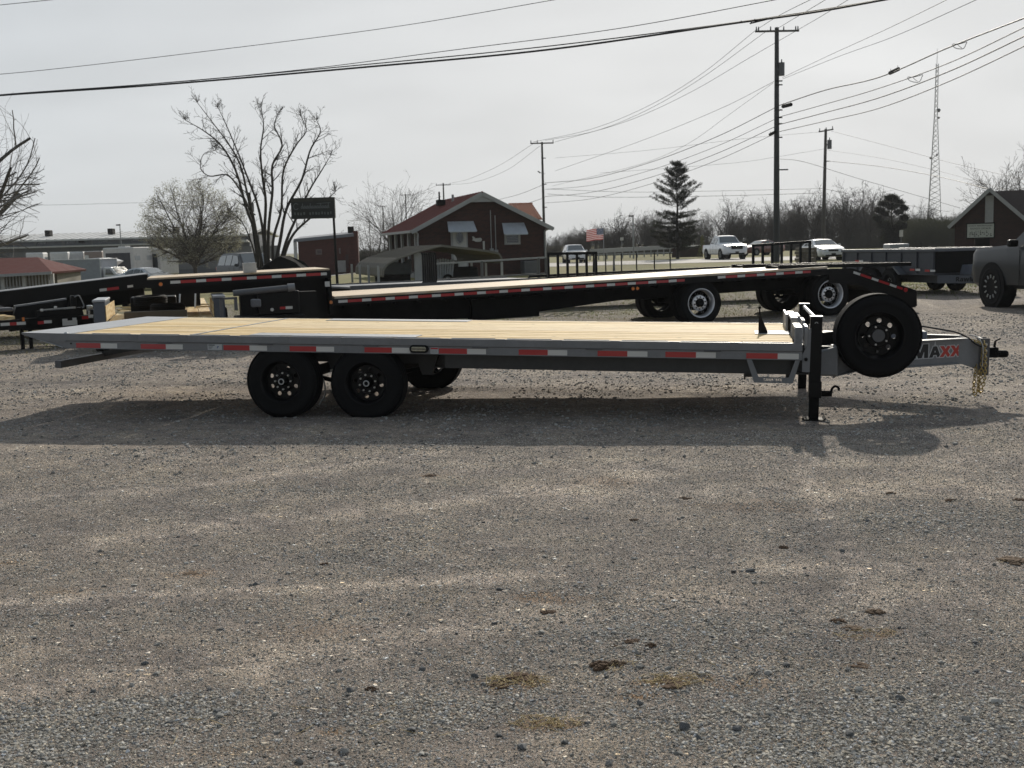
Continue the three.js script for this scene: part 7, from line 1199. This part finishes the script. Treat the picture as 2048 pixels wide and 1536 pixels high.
wire('thin wire from the far pole down to the poles left of the house', [[878, 369, D], [850, 381, 200], [824, 390, 235], [775, 412, 290]], 0.02);
wire('power wire from the top of the tall pole towards the upper right, leftmost', [[1512, 60, A], [1560, 30, 64], [1640, -10, 50]], 0.015);
wire('power wire from the top of the tall pole towards the upper right, middle', [[1553, 58, A], [1600, 30, 66], [1670, -12, 52]], 0.015);
wire('power wire from the top of the tall pole towards the upper right, rightmost', [[1595, 60, A], [1640, 34, 66], [1715, -12, 52]], 0.015);
wire('service wire from the transformer to the upper right edge, upper', [[1565, 155, A], [1660, 110, 62], [1780, 55, 50], [1905, -6, 42]], 0.012);
wire('service wire from the transformer to the upper right edge, lower', [[1565, 158, A], [1680, 112, 62], [1800, 68, 50], [1965, -6, 42]], 0.012);
wire('thin wire from the transformer down to the left, upper', [[1548, 163, A], [1450, 213, 86], [1300, 275, 98], [1110, 342, C]], 0.015);
wire('thin wire from the transformer down to the left, lower', [[1546, 166, A], [1460, 228, 86], [1380, 285, 92], [1300, 322, 98], [1105, 372, C]], 0.012);
const tele = [[212, 366, 142, 92, 36, 0.03], [235, 379, 176, 123, 52, 0.022], [250, 393, 195, 140, 70, 0.026], [264, 406, 216, 160, 90, 0.022]], tn4 = ['topmost of four', 'second of four', 'third of four', 'lowest of four'];
tele.forEach(([y0, yl, y1, y2, yr, r], i) => { wire('telephone cable from the tall pole to the right edge, ' + tn4[i], [[1555, y0, A], [1650, y0 - (y0 - y1) * 0.45, 68], [1760, y1 + (i ? 0 : 12), 60], [1900, y2 + 2, 52], [2075, yr - 10, 44]], r, 'telephone_cable'); wire('telephone cable from the tall pole to the pole behind the house, ' + tn4[i], [[1553, y0 + 2, A], [1440, lerp(y0, yl, 0.38), 84], [1300, lerp(y0, yl, 0.72) + 2, 96], [1180, lerp(y0, yl, 0.93) + 2, 107], [1090, yl, C]], r * 0.8, 'telephone_cable'); });
wire('telephone cable from the pole behind the house dipping behind its roof, upper', [[1090, 368, C], [1040, 388, 125], [985, 402, 140]], 0.02, 'telephone_cable'); wire('telephone cable from the pole behind the house dipping behind its roof, lower', [[1090, 395, C], [1050, 408, 125], [1000, 420, 140]], 0.02, 'telephone_cable');
wire('level telephone cable crossing behind the poles, upper', [[1095, 378, C], [1250, 384, 112], [1430, 382, 108], [1645, 377, 104]], 0.016, 'telephone_cable'); wire('level telephone cable crossing behind the poles, lower', [[1095, 388, C], [1200, 394, 112], [1430, 392, 108], [1645, 386, 104]], 0.02, 'telephone_cable');
wire('wire from the second power pole to the church, top', [[1662, 262, 104], [1780, 293, 95], [1900, 325, 86], [2060, 362, 75]], 0.012); wire('wire from the second power pole to the church, middle', [[1655, 322, 104], [1760, 333, 96], [1870, 352, 86], [1985, 380, 70]], 0.02); wire('wire from the second power pole to the church, lower', [[1655, 300, 104], [1770, 318, 95], [1900, 348, 86], [2010, 380, 76]], 0.01);
wire('low wire from the second power pole running down to the right', [[1560, 318, A], [1600, 322, 80], [1720, 358, 88], [1920, 416, 96]], 0.015); wire('low wire from the second power pole into the woods', [[1650, 378, 104], [1720, 392, 108], [1800, 408, 112], [1900, 424, 118]], 0.014);
wire('faint wire left of the second power pole, upper', [[1640, 264, 104], [1500, 276, 110], [1300, 300, 118], [1110, 316, 125]], 0.012); wire('faint wire left of the second power pole, lower', [[1648, 298, 104], [1500, 322, 104], [1420, 330, 104], [1200, 346, 110]], 0.010);
wire('faint low wire at the far left above the warehouse roof', [[-40, 411, 120], [100, 410, 120], [300, 405, 120], [480, 402, 120]], 0.014);
// near cables high across the yard
wire('thick black cable strung across the top left of the view', [[-90, 200, 29], [0, 191, 28], [300, 171, 27], [700, 137, 25.5], [1100, 99, 24], [1480, 45, 23], [1620, 26, 22.5], [1800, -6, 22]], 0.021, 'overhead_cable'); wire('second cable lashed beside the thick black cable', [[-90, 199, 29], [0, 189.5, 28], [300, 168, 27], [700, 132, 25.5], [1100, 92, 24], [1520, 38, 23], [1700, 10, 22.5], [1800, -8, 22]], 0.012, 'overhead_cable');
wire('thin wire just above the thick black cable', [[380, 162, 27], [640, 135, 26], [900, 101, 25], [1250, 55, 24], [1570, -4, 23]], 0.008, 'overhead_cable'); wire('faint thin wire across the upper left sky', [[-40, 152, 40], [80, 141, 40], [400, 104, 38], [800, 52, 36], [1130, -4, 34]], 0.010, 'overhead_cable'); wire('faint wire at the very top left corner', [[-40, 14, 30], [40, 6, 30], [140, -4, 30]], 0.008, 'overhead_cable');
const fit = (label, px, py, px2, py2, Z, r) => { const a = P(px, py, Z), b = P(px2, py2, Z * 0.985), T = thing('cable_splice', label, 'splice case', a, 0), d = b.clone().sub(a); new MB().cyl(V(0, 0, 0), d, r, r, 12).build('splice_case', M.blackMatt, T); for (const k of [0.08, 0.92]) new MB().cyl(d.clone().multiplyScalar(k).add(V(0, r * 0.6, 0)), d.clone().multiplyScalar(k).add(V(0, r * 1.9, 0)), 0.012, 0.012, 6).build('hanger', M.blackMatt, T); };
fit('black splice case on the topmost telephone cable, right of the tall pole', 1566, 213, 1582, 209, 76, 0.12); fit('black splice case on the telephone cable nearer the right edge', 1780, 146, 1797, 138, 59, 0.1); fit('dark clamp on the thick cable above the tall power pole', 1480, 45, 1512, 41, 23, 0.016); fit('second dark clamp on the thick cable above the tall power pole', 1500, 47, 1536, 38, 22.9, 0.014); fit('dark coupling low on the left side of the tall pole', 1540, 269, 1550, 264, 76.8, 0.1);
const loop = (label, px, py, Z, s, cable) => { const c = P(px, py, Z), T = thing('cable_loop', label, 'cable loop', c, 0), b = new MB(), q = (x, y) => V(x * s, y * s, 0); b.add(new THREE.TubeGeometry(new THREE.CatmullRomCurve3([q(-1, 0.0), q(-0.7, -0.35), q(0, -0.55), q(0.6, -0.5), q(0.95, 0.15), q(1.05, 0.4), q(0.4, 0.25), q(-0.3, 0.12), q(-1, 0.12)], true), 60, 0.016, 5, true)); b.tube([q(-0.3, 0.1), q(0, -0.2), q(0.35, -0.45)], 0.012, 12, 5); b.build('loop', M.cable, T); };
loop('coil of spare cable hanging on the upper telephone cable near the right edge', 1919, 90, 50, 0.3); loop('coil of spare cable hanging on the third telephone cable', 1830, 156, 56, 0.36);
{ // lattice radio mast
  const Z = 250, b = at(1863, Z), T = thing('radio_mast', 'slender lattice radio mast with small dishes rising behind the woods', 'mast', b, 0), y = (py) => P(1866, py, Z).y - b.y, legs = new MB(), br = new MB(), h0 = y(500), h1 = y(230), h2 = y(128), top = y(97), w0 = 2.1, w1 = 0.42, mm = mat([0.3, 0.3, 0.3], 0.6);
  const W = (h) => h < h1 ? lerp(w0, w1, (h - 0) / h1) : lerp(w1, 0.3, (h - h1) / (h2 - h1)), c3 = (h, k) => { const a = k * 2.0944 + 0.4; return V(Math.cos(a) * W(h) + 0.45 * (h / h2), h, Math.sin(a) * W(h)); };
  const n = 34; for (let i = 0; i < n; i++) { const a = h2 * Math.pow(i / n, 0.92), c = h2 * Math.pow((i + 1) / n, 0.92); for (let k = 0; k < 3; k++) { legs.cyl(c3(a, k), c3(c, k), 0.075, 0.07, 5, true); br.cyl(c3(a, k), c3(c, (k + 1) % 3), 0.04, 0.04, 4, true).cyl(c3(a, (k + 1) % 3), c3(c, k), 0.04, 0.04, 4, true); } }
  legs.build('mast_legs', mm, T); br.build('mast_bracing', mm, T); new MB().cyl(V(0.45, h2, 0), V(0.5, top, 0), 0.06, 0.03, 6).build('aerial', mm, T); for (const [py, r] of [[221, 0.42], [236, 0.26]]) new MB().cyl(V(0.95, y(py), 0.2), V(1.0, y(py), 0.55), r, r * 0.6, 16).build('dish', M.greyPaintDark, T);
  for (const [py, x] of [[310, 0.7], [316, -0.7]]) new MB().rbox(x, y(py), 0.3, 0.35, 0.5, 0.3, 0.05).build('antenna_box', M.greyPaintDark, T);
}
renderer.render(scene, camera);
